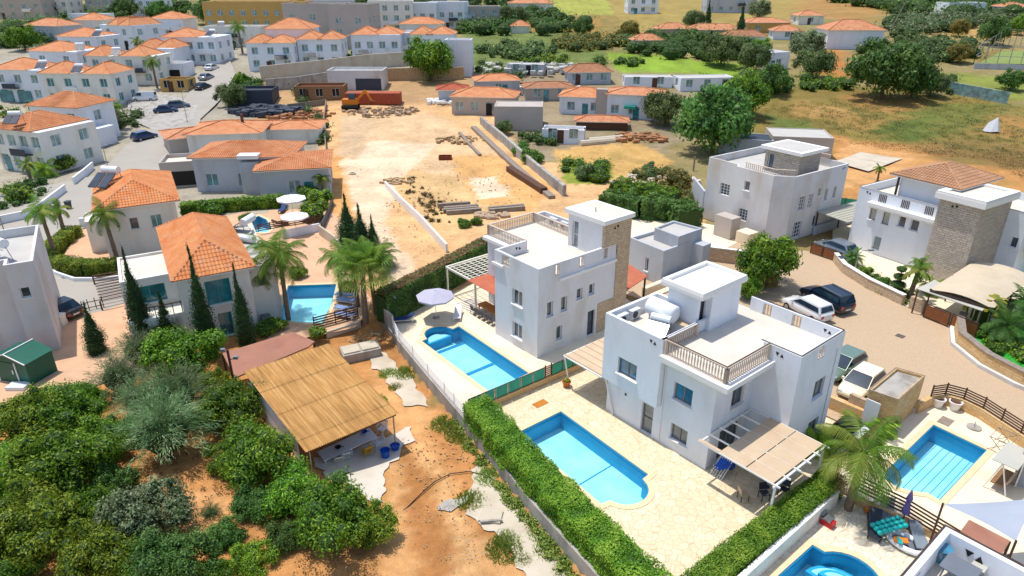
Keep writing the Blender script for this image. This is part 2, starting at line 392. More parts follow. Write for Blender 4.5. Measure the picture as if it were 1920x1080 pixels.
        me.update(); o = bpy.data.objects.new(name, me); col.objects.link(o)
        if parent is not None: o.parent = parent; THING[o.name] = THING[parent.name]
        else:
            wx, wy = fr.w(loc[0], loc[1]); o.location = (wx, wy, loc[2]); o.rotation_euler = (0, 0, fr.a); THING[o.name] = (fr, loc)
        if label: o['label'] = label
        return o
THING = {}
def T(name, label, cat, fr=W0, loc=(0, 0, 0), group=None):
    if len(loc) == 2: loc = (loc[0], loc[1], 0)
    o = bpy.data.objects.new(name, None); o.empty_display_size = .3; col.objects.link(o)
    wx, wy = fr.w(loc[0], loc[1]); o.location = (wx, wy, loc[2]); o.rotation_euler = (0, 0, fr.a)
    THING[o.name] = (fr, loc); o['label'] = label; o['category'] = cat
    if group: o['group'] = group
    return o
def tag(o, label, cat, group=None):
    o['label'] = label; o['category'] = cat
    if group: o['group'] = group
    return o
def struct(o, label=None, kind='structure'):
    o['kind'] = kind
    if label: o['label'] = label
    return o
def kids(o): return [c for c in KID.get(o.name, ())] if o.name in KID else list(o.children)
KID = {}
def ctree(o, parent=None):
    c = o.copy(); col.objects.link(c); c.parent = parent
    for ch in kids(o): ctree(ch, c)
    return c
def dup(src, label, x, y, z=0, rz=0, sc=1, group=None, cat=None):
    c = ctree(src); c.location = (x, y, z); c.rotation_euler = (0, 0, rz); c.scale = (sc, sc, sc) if not isinstance(sc, tuple) else sc
    c['label'] = label
    if group: c['group'] = group
    if cat: c['category'] = cat
    return c
# ======================= ground =======================
def Gp(pts, dz=0): return [G(a, b, dz) for a, b in pts]
def VP(pts): return [V.w(x, y) for x, y in pts]
def grow(poly, k):
    cx = sum(p[0] for p in poly) / len(poly); cy = sum(p[1] for p in poly) / len(poly); out = []
    n = len(poly); A = sum(poly[i][0] * poly[(i + 1) % n][1] - poly[(i + 1) % n][0] * poly[i][1] for i in range(n)); sg = 1 if A > 0 else -1
    for i in range(n):
        p0, p1, p2 = Vector(poly[i - 1]), Vector(poly[i]), Vector(poly[(i + 1) % n])
        a = (p1 - p0).normalized(); b = (p2 - p1).normalized(); na = Vector((a.y, -a.x)) * sg; nb = Vector((b.y, -b.x)) * sg
        m = (na + nb); m = m.normalized() if m.length > 1e-6 else na; q = p1 + m * k / max(.5, m.dot(na)); out.append((q.x, q.y))
    return out
def arc(cx, cy, r, a0, a1, n, ry=None):
    ry = ry or r
    return [(cx + r * math.cos(R(a0 + (a1 - a0) * i / n)), cy + ry * math.sin(R(a0 + (a1 - a0) * i / n))) for i in range(n + 1)]
# pool outlines in frame V

P1 = [(-7.85, -1.55), (-7.75, -2.2)] + [(-7.75 - 1.3 * math.sin(R(t)), -3.45 + 1.2 * math.cos(R(t))) for t in range(15, 166, 15)] + [(-7.7, -4.7), (-7.65, -5.2), (1.3, -5.5), (1.2, -1.85)]
P2 = [(6.1, -3.3), (6.05, -7.0), (13.75, -7.5), (13.85, -6.95)] + [(13.85 + 1.15 * math.sin(R(t)), -5.6 - 1.3 * math.cos(R(t))) for t in range(10, 171, 16)] + [(13.85, -4.25), (13.8, -3.7)]
P3 = [(22.2, 13.95), (22.3, 7.2), (22.5, 6.3), (23.3, 6.2), (24.0, 6.5), (24.6, 7.0), (25.25, 6.9), (25.3, 13.7)]
P4 = [(22.5, -1.45), (22.4, -8.5), (26.2, -8.5), (26.2, -2.6)] + [(24.55 + 1.65 * math.cos(R(t)), -2.3 + 1.75 * math.sin(R(t))) for t in range(10, 152, 14)]
P5 = Gp([(540, 536), (631, 533), (622, 570), (604, 606), (560, 604), (524, 600)])
P6 = V.w(0, 0) and Gp([(1849, 462), (1866, 462), (1885, 474), (1862, 496), (1832, 494)])
P7 = Gp([(470, 412), (485, 405), (500, 412), (509, 428), (500, 436), (480, 436)])
P8 = Gp([(188, 222), (214, 222), (216, 241), (190, 242)])
POOLS = [VP(P1), VP(P2), VP(P3), VP(P4), P5, P6, P7, P8]
def inside(poly, X, Y):
    r = np.zeros(X.shape, bool); n = len(poly)
    for i in range(n):
        x1, y1 = poly[i]; x2, y2 = poly[(i + 1) % n]
        if y1 == y2: continue
        c = ((y1 > Y) != (y2 > Y)) & (X < (x2 - x1) * (Y - y1) / (y2 - y1) + x1); r ^= c
    return r
def steps(a, b, s, far, g):
    o = [a]; 
    while o[-1] < b: o.append(o[-1] + s)
    k = s
    while o[-1] < far: k *= g; o.append(o[-1] + k)
    return o
xp = steps(0, 48, .55, 900, 1.13); XS = [-x for x in xp[:0:-1]] + xp
YS = [-40, -15] + steps(8, 100, .55, 2600, 1.04)
X, Y = np.meshgrid(XS, YS)
Z = np.array([[base_h(x, y) for x in XS] for y in YS])
rs = np.random.RandomState(3)
def smooth_noise(sc, seed):
    out = np.zeros(X.shape)
    for i in range(X.shape[0]):
        for j in range(X.shape[1]):
            out[i, j] = noise.noise(Vector((X[i, j] / sc + seed, Y[i, j] / sc, seed)))
    return out
NA = smooth_noise(3.0, 1.7); NB = smooth_noise(1.1, 9.2); NC = smooth_noise(14., 4.1)
Z -= .06; Z += NA * .10 * (Y < 110) * 0 + (Y > 60) * (Y - 60).clip(0, 40) / 40 * (NA * .12 + NC * .25)
for p in POOLS:
    m = inside(grow(ccw(p), .5), X, Y); Z[m] -= 2.3
S = lambda c: np.array(srgb(c)[:3])
C = np.zeros(X.shape + (3,)); C[:] = S('8f7a4e')
REG = [  # pixel outline, colour, raggedness
 ([(-900, 430), (-900, -20), (2900, -20), (2900, 430)], '95855c', 0),
 ([(900, -20), (2900, -20), (2900, 70), (1750, 60), (900, 130)], '8a7f52', 6),
 ([(980, 0), (1260, -10), (1230, 26), (1090, 30), (1010, 22)], 'a0a04e', 4),
 ([(1230, -10), (1700, -10), (1650, 40), (1240, 24)], 'a9824f', 4),
 ([(1060, 30), (1260, 22), (1230, 60), (1080, 68)], '8f7c48', 4),
 ([(1130, 95), (1395, 118), (1400, 142), (1160, 135)], '86a13a', 2),
 ([(1740, 60), (1950, 40), (1950, 70), (1760, 75)], 'b9935a', 3),
 ([(1740, 130), (1950, 150), (1950, 190), (1770, 170)], '848a42', 3),
 ([(1360, 185), (1500, 162), (1680, 160), (1800, 180), (1990, 200), (2200, 420), (1900, 420), (1560, 310), (1420, 260)], '86743f', 3),
 ([(1480, 195), (1560, 192), (1610, 215), (1560, 225), (1490, 212)], 'ab8651', 4),
 ([(1600, 180), (1710, 172), (1730, 200), (1680, 212), (1610, 200)], 'a87d4a', 4),
 ([(1740, 190), (1880, 195), (1860, 240), (1740, 250), (1700, 215)], '6f7038', 4),
 ([(1430, 215), (1500, 222), (1540, 245), (1480, 262)], '667038', 3), ([(1660, 225), (1750, 222), (1740, 262), (1650, 258)], '5f6c34', 3), ([(1560, 225), (1640, 215), (1660, 240), (1600, 250)], 'a08048', 3), ([(1850, 215), (1930, 225), (1930, 260), (1840, 250)], 'a8804a', 3),
 ([(960, 130), (1080, 140), (1080, 160), (960, 155)], 'b0a080', 3), ([(1250, 95), (1330, 100), (1330, 108), (1240, 104)], 'b8a470', 2),
 ([(1560, 255), (1660, 268), (1900, 290), (1990, 330), (2100, 520), (1850, 500), (1560, 400)], 'b98650', 3),
 ([(1700, 262), (1860, 262), (1990, 300), (1990, 330), (1760, 300)], '8a6f42', 3),
 ([(1540, 300), (1600, 268), (1730, 292), (1640, 345), (1560, 350)], 'cf9c66', 1.5),
 ([(-200, 60), (470, 50), (860, 90), (860, 150), (600, 200), (620, 360), (480, 420), (-200, 470)], 'a39a88', 1.5),
 ([(830, 130), (1000, 110), (1300, 160), (1330, 240), (1220, 300), (1000, 300), (860, 220)], '97876c', 2),
 ([(860, 20), (1130, 60), (1140, 120), (880, 125)], '6f7a44', 3),
 ([(480, 150), (880, 140), (900, 230), (470, 260)], 'b08e66', 3),
 ([(600, 195), (760, 195), (930, 200), (990, 300), (1290, 330), (1330, 420), (1100, 470), (930, 470), (900, 640), (640, 640), (600, 420)], 'd2a878', 1),
 ([(615, 280), (680, 300), (700, 460), (620, 400)], 'cf9a5e', 2),
 ([(655, 210), (820, 210), (940, 290), (850, 330), (700, 300)], 'd3b087', 2),
 ([(735, 330), (800, 320), (1000, 370), (920, 400), (860, 440), (800, 420)], 'cfab78', 1.5),
 ([(1130, -10), (1500, -10), (1480, 60), (1180, 60)], 'a08a50', 4), ([(1100, 60), (1300, 62), (1290, 76), (1120, 76)], 'a8884c', 3), ([(1500, 60), (1560, 60), (1600, 150), (1540, 150)], 'b87a44', 2), ([(1700, 95), (1930, 95), (1930, 120), (1720, 120)], '93804a', 3), ([(980, 36), (1130, 30), (1130, 58), (1000, 60)], 'a07e46', 3),
 ([(840, 290), (960, 290), (1040, 350), (1000, 400), (900, 380)], 'd1a168', 1.5),
 ([(1040, 280), (1200, 262), (1260, 300), (1240, 330), (1060, 330)], 'c79f62', 1.5),
 ([(1050, 310), (1150, 308), (1150, 345), (1060, 345)], '86903c', 1.5),
 ([(-300, 600), (500, 560), (700, 560), (740, 620), (870, 790), (1000, 960), (1200, 1200), (-300, 1200)], 'c28a54', 2),
 ([(700, 680), (860, 800), (930, 960), (1060, 1150), (700, 1150), (730, 900)], 'd09c66', 1),
 ([(740, 860), (800, 840), (880, 960), (900, 1100), (820, 1100), (760, 960)], 'd8a872', 1.2),
 ([(760, 950), (830, 940), (860, 1010), (800, 1040)], 'd8aa78', 1),
 ([(700, 262), (820, 270), (760, 330), (720, 420), (800, 520), (760, 560), (690, 470), (660, 380), (640, 300)], 'dcc0a0', .8),
 ([(640, 215), (700, 225), (670, 300), (640, 290)], 'c8aa86', 1), ([(880, 330), (930, 330), (960, 370), (900, 372)], 'e0c8a8', 1), ([(620, 440), (650, 430), (690, 520), (720, 600), (690, 600)], 'c08e60', 1),
 ([(800, 800), (840, 790), (930, 930), (960, 1010), (900, 1010)], 'b8814e', .8), ([(745, 820), (770, 810), (850, 1000), (840, 1100), (790, 1100)], 'b57d4a', .7), ([(0, 880), (60, 860), (70, 960), (0, 960)], 'c89468', 1), ([(360, 920), (440, 930), (440, 1000), (340, 1000)], 'cf9a66', .8),
 ([(650, 560), (745, 560), (765, 620), (700, 640)], 'c08850', 1),
]
JX = NA * 1.0 + NB * .6; JY = np.roll(NA, 37, axis=1) * 1.0 + np.roll(NB, 11, axis=0) * .6
for poly, c, rag in REG:
    try: w = Gp([(a, max(b, -20)) for a, b in poly])
    except Exception: continue
    k = max(.01, rag)
    m = inside(w, X + JX * k, Y + JY * k)
    m2 = inside(w, X + JX * k * .5 + .4, Y + JY * k * .5)
    a = (m.astype(float) * .6 + m2.astype(float) * .4)[..., None]
    C = C * (1 - a) + S(c) * a
C *= (1 + .18 * NA + .12 * NC)[..., None]
far = ((Y > 85) & (X > 15))[..., None] * 1.0
C = C * (1 - far * .38 * np.clip(NA * 2.2 + .1, 0, 1)[..., None]) + S('5c5f30') * far * .38 * np.clip(NA * 2.2 + .1, 0, 1)[..., None]
ny, nx = X.shape
me = bpy.data.meshes.new('ground'); idx = np.arange(nx * ny).reshape(ny, nx)
fc = np.stack([idx[:-1, :-1], idx[:-1, 1:], idx[1:, 1:], idx[1:, :-1]], -1).reshape(-1, 4)
me.from_pydata(np.stack([X, Y, Z], -1).reshape(-1, 3).tolist(), [], fc.tolist())
at = me.color_attributes.new('col', 'FLOAT_COLOR', 'POINT'); at.data.foreach_set('color', np.concatenate([C, np.ones(X.shape + (1,))], -1).reshape(-1))
me.polygons.foreach_set('use_smooth', [True] * len(fc)); me.materials.append(MATS['soil'])
g = bpy.data.objects.new('ground', me); col.objects.link(g); g['kind'] = 'structure'
def terr(x, y):
    z = base_h(x, y) - .06
    return z
# ---- sheets laid over the ground ----
def sheet(name, mat, poly, off=.02, fr=W0, holes=(), z=None, drape=False, tk=0, rag=0):
    poly = [fr.w(*p) for p in poly]
    if rag:
        q = []
        for a, c in zip(poly, poly[1:] + poly[:1]):
            n = max(1, int(math.hypot(c[0] - a[0], c[1] - a[1]) / .3))
            for i in range(n): x, y = a[0] + (c[0] - a[0]) * i / n, a[1] + (c[1] - a[1]) * i / n; q.append((x + rag * noise.noise(Vector((x * 1.3, y * 1.3, 1))), y + rag * noise.noise(Vector((x * 1.3, y * 1.3, 7)))))
        poly = q
    holes = [[fr.w(*p) for p in h] for h in holes]
    if not drape:
        b = MB(); 
        zz = off if z is None else z
        b.flat(poly, zz, holes)
        if tk:
            n = len(poly)
            for i in range(n):
                a, c = poly[i], poly[(i + 1) % n]; b.add([(*a, zz - tk), (*c, zz - tk), (*c, zz), (*a, zz)], [(0, 1, 2, 3), (3, 2, 1, 0)][:1])
        return struct(b.build(name, mat))
    bm = bmesh.new(); vsx = [bm.verts.new((x, y, 0)) for x, y in poly]; bm.faces.new(vsx)
    bmesh.ops.triangulate(bm, faces=bm.faces[:])
    x0, x1 = min(p[0] for p in poly), max(p[0] for p in poly); y0, y1 = min(p[1] for p in poly), max(p[1] for p in poly)
    st = max(.55, max(x1 - x0, y1 - y0) / 40)
    for ax, (lo, hi) in enumerate(((x0, x1), (y0, y1))):
        t = lo + st
        while t < hi:
            bmesh.ops.bisect_plane(bm, geom=bm.verts[:] + bm.edges[:] + bm.faces[:], plane_co=(t, t, 0), plane_no=((1, 0, 0), (0, 1, 0))[ax]); t += st
    for v in bm.verts:
        y = v.co.y; v.co.z = base_h(v.co.x, y) + off + ((y - 60) / 100 * .25 if y > 60 else 0)
    bmesh.ops.recalc_face_normals(bm, faces=bm.faces[:])
    me = bpy.data.meshes.new(name); bm.to_mesh(me); bm.free(); me.materials.append(MATS[mat])
    if me.polygons and me.polygons[0].normal.z < 0: me.flip_normals()
    u = me.uv_layers.new(name='uv'); u.data.foreach_set('uv', [c for l in me.loops for c in me.vertices[l.vertex_index].co[:2]])
    o = bpy.data.objects.new(name, me); col.objects.link(o); o['kind'] = 'structure'; return o
# V-frame terraces (x=v, y=u)
def ww(v): return ip(v, WALL)
sheet('pool_terrace', 'terrace_cream', [(-13.4, ww(-13.4) + .1), (-8.4, -6.8), (-2.7, -7.85), (2.45, -8.7), (3.1, 1.5), (3.1, 12), (-10, 14), (-14.5, 8), (-13.5, 2)], 0, V, [P1], z=0.0)
sheet('pool_terrace', 'crazy_paving', [(2.45, -8.7), (3.5, -8.9), (11.9, -10.5), (16.6, -11.2), (20.9, -11.8), (20.9, 3), (20.3, 9.5), (3.2, 9.5), (3.104, 1.5)], 0, V, [P2], z=0.004)
sheet('pool_terrace', 'terrace_cream', [(20.4, 3.4), (33, 4.6), (33, 17), (25.9, 16.2), (23.8, 17.0), (22.2, 17.4), (20.6, 16.1), (20.4, 9.6)], 0, V, [P3], z=0.0)
sheet('pool_terrace', 'crazy_pale', [(21.35, -14), (30, -14), (30, 4.45), (21.5, 3.3)], 0, V, [P4], z=-.004)
sheet('courtyard_road', 'pavers', [(2.2, 10), (9, 9.6), (20.35, 9.7), (20.4, 16.3), (22.2, 17.6), (24.4, 17.3), (26, 16.4), (30, 17), (30, 23.5), (24.3, 23.4), (21.8, 24.2), (19.2, 26.1), (18.2, 28.8), (17.9, 30.1), (14.6, 30.0), (9.6, 31.4), (4.4, 35.4), (1.7, 36), (-1, 35), (1.5, 22), (-1, 14)], 0, V, z=-.008)
sheet('driveway', 'pavers', [(-1, 14), (1.5, 22), (-1, 35), (-5, 36), (-3.5, 22), (-6, 13)], 0, V, z=-.012)
sheet('house_forecourt', 'terrace_cream', [(4.4, 35.5), (9.6, 31.5), (14.6, 30.1), (19.4, 30), (22, 34), (20, 54), (-2, 58), (0, 44)], 0, V, [[V.l(*p) for p in P6]], z=-.014)
sheet('lawn', 'green_felt', [(19.5, 29.9), (18.3, 29), (19.4, 26.4), (22, 24.6), (24.5, 23.8), (30, 24), (30, 34), (21, 34)], 0, V, z=-.002)
sheet('lawn', 'green_felt', [(15, 47), (19, 44), (24, 47), (22, 60), (13, 60)], 0, V, z=-.004)
sheet('concrete_slab', 'concrete_light', Gp([(1563, 305), (1612, 287), (1692, 299), (1628, 323)]), .06, drape=True)
sheet('pool_terrace', 'terracotta_paving', Gp([(505, 655), (490, 560), (425, 470), (420, 405), (470, 395), (612, 390), (640, 415), (636, 455), (650, 500), (696, 560), (690, 590), (665, 625), (560, 640)]), 0, holes=[P5, P7], z=0)
# left roads
road = Gp([(-60, 560), (-60, 390), (60, 355), (180, 330), (225, 285), (262, 255), (325, 215), (385, 130), (430, 112), (442, 140), (412, 190), (376, 225), (380, 262), (330, 310), (290, 352), (230, 362), (190, 375), (175, 420), (150, 432), (100, 465), (90, 500), (118, 523), (230, 520), (250, 570), (190, 600), (118, 612), (60, 560)])
sheet('road', 'road_concrete', road, .03, drape=True)
sheet('driveway', 'terracotta_paving', Gp([(152, 432), (200, 420), (232, 500), (222, 515), (120, 512), (110, 500), (128, 465)]), .05, drape=True)
sheet('yard', 'terracotta_paving', Gp([(112, 600), (190, 585), (262, 560), (330, 555), (360, 600), (352, 680), (250, 700), (165, 728), (0, 775), (-80, 800), (-80, 640)]), .05, drape=True)
sheet('pool_terrace', 'terrace_grey', Gp([(170, 220), (240, 220), (250, 262), (225, 280), (170, 262)]), .05, holes=[], drape=True) if 0 else None
sheet('parking_court', 'concrete', Gp([(240, 175), (330, 180), (372, 200), (365, 225), (300, 250), (240, 225)]), .05, drape=True)
# the dirt track's slabs
sheet('concrete_path', 'concrete_light', Gp([(684, 655), (705, 648), (722, 660), (745, 690), (770, 705), (790, 735), (801, 752), (796, 762), (757, 760), (742, 735), (720, 705), (704, 690)]), .02, drape=True, rag=.5)
sheet('concrete_path', 'concrete_light', Gp([(884, 880), (900, 868), (925, 890), (960, 940), (1000, 990), (1055, 1060), (1100, 1120), (1020, 1120), (975, 1060), (930, 1000), (890, 985), (878, 962), (884, 930)]), .02, drape=True, rag=.45)
sheet('yard_slab', 'terrace_grey', Gp([(585, 862), (770, 800), (775, 825), (738, 862), (725, 880), (720, 945), (690, 938), (640, 892), (620, 900)]), .02, drape=True, rag=.4)
sheet('cement_stain', 'concrete', Gp([(817, 943), (840, 938), (875, 937), (874, 947), (850, 955), (820, 954)]), .015, drape=True, rag=.5)
sheet('patio', 'terrace_cream', Gp([(940, 470), (1190, 395), (1330, 420), (1480, 450), (1440, 560), (1280, 560), (1180, 540)]), 0, z=-.03)
# ---- pools ----
def pool(poly, fr, label, depth=1.25, floor='pool_tile', lines=(), step=None, cop=.35, copmat='coping', zt=0.):
    c = (sum(p[0] for p in poly) / len(poly), sum(p[1] for p in poly) / len(poly), 0)
    t = T('swimming_pool', label, 'pool', fr, c, 'outdoor swimming pools')
    A = sum(poly[i][0] * poly[(i + 1) % len(poly)][1] - poly[(i + 1) % len(poly)][0] * poly[i][1] for i in range(len(poly)))
    if A < 0: poly = poly[::-1]
    b = MB(); n = len(poly)
    for i in range(n):
        a, d = poly[i], poly[(i + 1) % n]; b.add([(*d, -depth), (*a, -depth), (*a, zt + .0), (*d, zt + .0)], [(0, 1, 2, 3)])
    b.build('pool_wall', 'pool_wall', t); b = MB(); b.flat(poly, -depth); b.build('pool_floor', floor, t)
    if lines:
        b = MB()
        for (x0, y0, x1, y1, w) in lines: b.bar((x0, y0, -depth + .012), (x1, y1, -depth + .012), w, .02)
        b.build('line_and_step_shade', 'pool_line', t)  # floor lines, and wide bands that paint the shading of floor steps
    if step:
        b = MB()
        for pl, z0 in step: b.prism(pl, -depth, z0)
        b.build('pool_steps', 'pool_wall', t); b = MB()
        for pl, z0 in step: b.prism(grow(pl, -.18), z0, z0 + .02)
        b.build('step_tread', floor, t)
    b = MB(); out = grow(poly, cop); z1 = zt + .035
    for i in range(n):
        j = (i + 1) % n; b.add([(*poly[i], z1), (*poly[j], z1), (*out[j], z1), (*out[i], z1)], [(3, 2, 1, 0)][:1])
        b.add([(*poly[i], z1), (*poly[j], z1), (*poly[j], zt - .12), (*poly[i], zt - .12)], [(0, 1, 2, 3)]); b.add([(*out[i], z1), (*out[j], z1), (*out[j], zt - .02), (*out[i], zt - .02)], [(3, 2, 1, 0)])
    b.build('coping', copmat, t)
    b = MB(); o2 = grow(poly, -.06)
    for i in range(n):
        j = (i + 1) % n; a, d, e, f = poly[i], poly[j], o2[j], o2[i]
        b.add([(*a, zt - .03), (*d, zt - .03), (*e, zt - .03), (*f, zt - .03)], [(0, 1, 2, 3)]); b.add([(*f, zt - .03), (*e, zt - .03), (*e, zt - .2), (*f, zt - .2)], [(0, 1, 2, 3)])
    b.build('waterline_tile', 'pool_line', t)
    b = MB(); b.flat(grow(poly, -.02), zt - .14); b.build('water', 'water', t)
    return t
st1 = [([(-7.75 - r * 1.1 * math.sin(R(a)), -3.45 + r * math.cos(R(a))) for a in range(0, 181, 15)][::-1], z) for r, z in ((1.15, -.75), (.8, -1.0))]

def wide(x0, w, y0=-5.3, y1=-1.8): return ccw([(x0, y0), (x0 + w, y0), (x0 + w, y1), (x0, y1)])
pool(P1, V, 'rectangular pool with curved corner steps beside the grey villa, slatted fence at its side', lines=[(-7.2, -5.2, -7.2, -1.6, .35), (-3.1, -5.3, -3.1, -1.75, .35)],  # both wide dark bands paint the shading at the floor steps
     step=[(ccw([(-7.75 - 1.2 * math.sin(R(a)), -3.45 + 1.1 * math.cos(R(a))) for a in range(0, 181, 15)]), -.55)])
pool(P2, V, 'long pool with a rounded end between the clipped hedge and the large pale blue villa', lines=[(10.9, -7.3, 10.9, -3.5, .07)])
pool(P3, V, 'rectangular pool on the cream terrace below the two white planters', lines=[(x, 7.3, x, 13.9, .025) for x in (22.7, 23.1, 23.5, 23.9, 24.3, 24.7)])
pool(P4, V, 'pool with half round steps at the bottom edge of the picture beside the loungers', lines=[(22.55, -3.1, 26.1, -3.1, .3)],
     step=[(ccw([(24.4 + r * math.cos(R(a)), -2.4 + r * .95 * math.sin(R(a))) for a in range(0, 181, 15)]), z) for r, z in ((1.6, -.85), (1.0, -.5))])
pool(P5, W0, 'tapering pool behind the orange roofed house with the cypresses')
pool([V.l(*p) for p in P6], V, 'small angular pool at the right edge beside the stone clad villa', zt=-.01)
pool(P7, W0, 'round edged pool on the terracotta terrace by the white parasols', zt=.0)
pool(P8, W0, 'small pool behind the upper left houses by the street palms', zt=.02)
# ======================= building kit =======================
def edge(fp, i): return fp[i], fp[(i + 1) % len(fp)]
def window(t, p0, p1, o, d=.2, frame='ledge', pane='glass_dark', sill=True, mull=1, bars=0, inset=0):
    L = math.hypot(p1[0] - p0[0], p1[1] - p0[1]); ux, uy = (p1[0] - p0[0]) / L, (p1[1] - p0[1]) / L; nx, ny = uy, -ux
    a0, a1, z0, z1 = o[:4]
    P = lambda a, z, k=0: (p0[0] + ux * a - nx * k, p0[1] + uy * a - ny * k, z)
    def slab(b, a, c, z, e, k0, k1):
        v = [P(a, z, k0), P(c, z, k0), P(c, e, k0), P(a, e, k0), P(a, z, k1), P(c, z, k1), P(c, e, k1), P(a, e, k1)]
        b.add(v, [(0, 1, 2, 3), (7, 6, 5, 4), (0, 4, 5, 1), (1, 5, 6, 2), (2, 6, 7, 3), (3, 7, 4, 0)])
    w = .06; b = MB(); k0, k1 = d - .05, d + .02
    slab(b, a0, a1, z0, z0 + w, k0, k1); slab(b, a0, a1, z1 - w, z1, k0, k1); slab(b, a0, a0 + w, z0 + w, z1 - w, k0, k1); slab(b, a1 - w, a1, z0 + w, z1 - w, k0, k1)
    for i in range(1, mull + 1):
        m = a0 + (a1 - a0) * i / (mull + 1); slab(b, m - w / 2, m + w / 2, z0 + w, z1 - w, k0, k1)
    for i in range(1, bars + 1):
        m = z0 + (z1 - z0) * i / (bars + 1); slab(b, a0 + w, a1 - w, m - .02, m + .02, k0 - .01, k1)
    f = b.build('window_frame', frame, t)
    b = MB(); b.add([P(a0, z0, d), P(a1, z0, d), P(a1, z1, d), P(a0, z1, d)], [(0, 1, 2, 3)]); b.build('window_pane', pane, f)
    if sill and z0 > .5:
        b = MB(); slab(b, a0 - .1, a1 + .1, z0 - .07, z0 - .003, -.1, d - .06); b.build('window_sill', 'ledge', f)
def body(t, fp, z0, z1, mat='white', ops={}, roof=None, rz=None, para=.2, frame='ledge', pane='glass_dark', capmat=None, skip=(), name='wall'):
    """footprint CCW, walls with real openings, flat roof floor with parapet thickness when rz given"""
    b = MB()
    for i in range(len(fp)):
        if i in skip: continue
        p0, p1 = edge(fp, i); b.wall(p0, p1, z0, z1, [o[:4] for o in ops.get(i, ())])
    if rz is None: b.flat(fp, z1)
    else:
        ins = grow(fp, -para); n = len(fp)
        for i in range(n):
            j = (i + 1) % n; a, d, e, f = fp[i], fp[j], ins[j], ins[i]
            b.add([(*a, z1), (*d, z1), (*e, z1), (*f, z1)], [(0, 1, 2, 3)]); b.add([(*f, z1), (*e, z1), (*e, rz), (*f, rz)], [(0, 1, 2, 3)])
    w = b.build(name, mat, t)
    if rz is not None:
        b = MB(); b.flat(grow(fp, -para + .01), rz); b.build('roof', roof or 'roof_floor', t)
        if capmat:
            b = MB(); o, q = grow(fp, .025), grow(fp, -.045); n = len(fp)
            for i in range(n):
                if i in skip: continue
                j = (i + 1) % n; b.add([(*o[i], z1 + .03), (*o[j], z1 + .03), (*q[j], z1 + .03), (*q[i], z1 + .03), (*o[i], z1 + .003), (*o[j], z1 + .003), (*q[j], z1 + .003), (*q[i], z1 + .003)], [(0, 1, 2, 3), (4, 5, 1, 0), (2, 3, 7, 6)][:3])
            b.build('roof_edge_trim', capmat, t)
    for i, L in ops.items():
        for o in L:
            kw = dict(frame=frame, pane=pane); kw.update(o[4] if len(o) > 4 else {}); window(t, *edge(fp, i), o, **kw)
    return w
def balustrade(t, pts, z0, z1, mat='baluster', rail=None, step=.19, w=.075, railw=.16, posts=True, railmat='baluster', lab=None):
    b = MB()
    for (x0, y0), (x1, y1) in zip(pts, pts[1:]):
        L = math.hypot(x1 - x0, y1 - y0); n = max(2, int(L / step))
        for i in range(n):
            f = (i + .5) / n; x, y = x0 + (x1 - x0) * f, y0 + (y1 - y0) * f
            b.lathe((x, y, z0 + .06), [(w * .75, 0), (w * .45, (z1 - z0) * .2), (w * .75, (z1 - z0) * .5), (w * .4, (z1 - z0) * .8), (w * .7, z1 - z0 - .12)], 6, False)
        b.bar((x0, y0, z0 + .03), (x1, y1, z0 + .03), .14, .06)
        if posts:
            for x, y in ((x0, y0), (x1, y1)): b.box(x - .09, x + .09, y - .09, y + .09, z0 + .001, z1 - .001)
    o = b.build('balustrade', mat, t, label=lab)
    r = MB()
    for (x0, y0), (x1, y1) in zip(pts, pts[1:]): r.bar((x0, y0, z1 + .035), (x1, y1, z1 + .035), railw, .07)
    rr = r.build('handrail', railmat, o)
    if rail:
        r = MB()
        for (x0, y0), (x1, y1) in zip(pts, pts[1:]): r.bar((x0, y0, z1 + .1), (x1, y1, z1 + .1), .05, .03)
        r.build('top_rail', rail, o)
    return o
def vents(t, p0, p1, a, z, s=.16, flip=False):
    L = math.hypot(p1[0] - p0[0], p1[1] - p0[1]); ux, uy = (p1[0] - p0[0]) / L, (p1[1] - p0[1]) / L; nx, ny = uy, -ux
    b = MB()
    for k, up in ((0, not flip), (1, flip)):
        c = a + k * s * 2.6; q = [(c - s, z - s), (c + s, z - s), (c, z + s)] if up else [(c - s, z + s), (c, z - s), (c + s, z + s)]
        v = [(p0[0] + ux * i + nx * e, p0[1] + uy * i + ny * e, j) for e in (.012, -.02) for i, j in q]; b.add(v, [(0, 1, 2), (5, 4, 3), (0, 3, 4, 1), (1, 4, 5, 2), (2, 5, 3, 0)])
    b.build('wall_vent', 'dark', t)
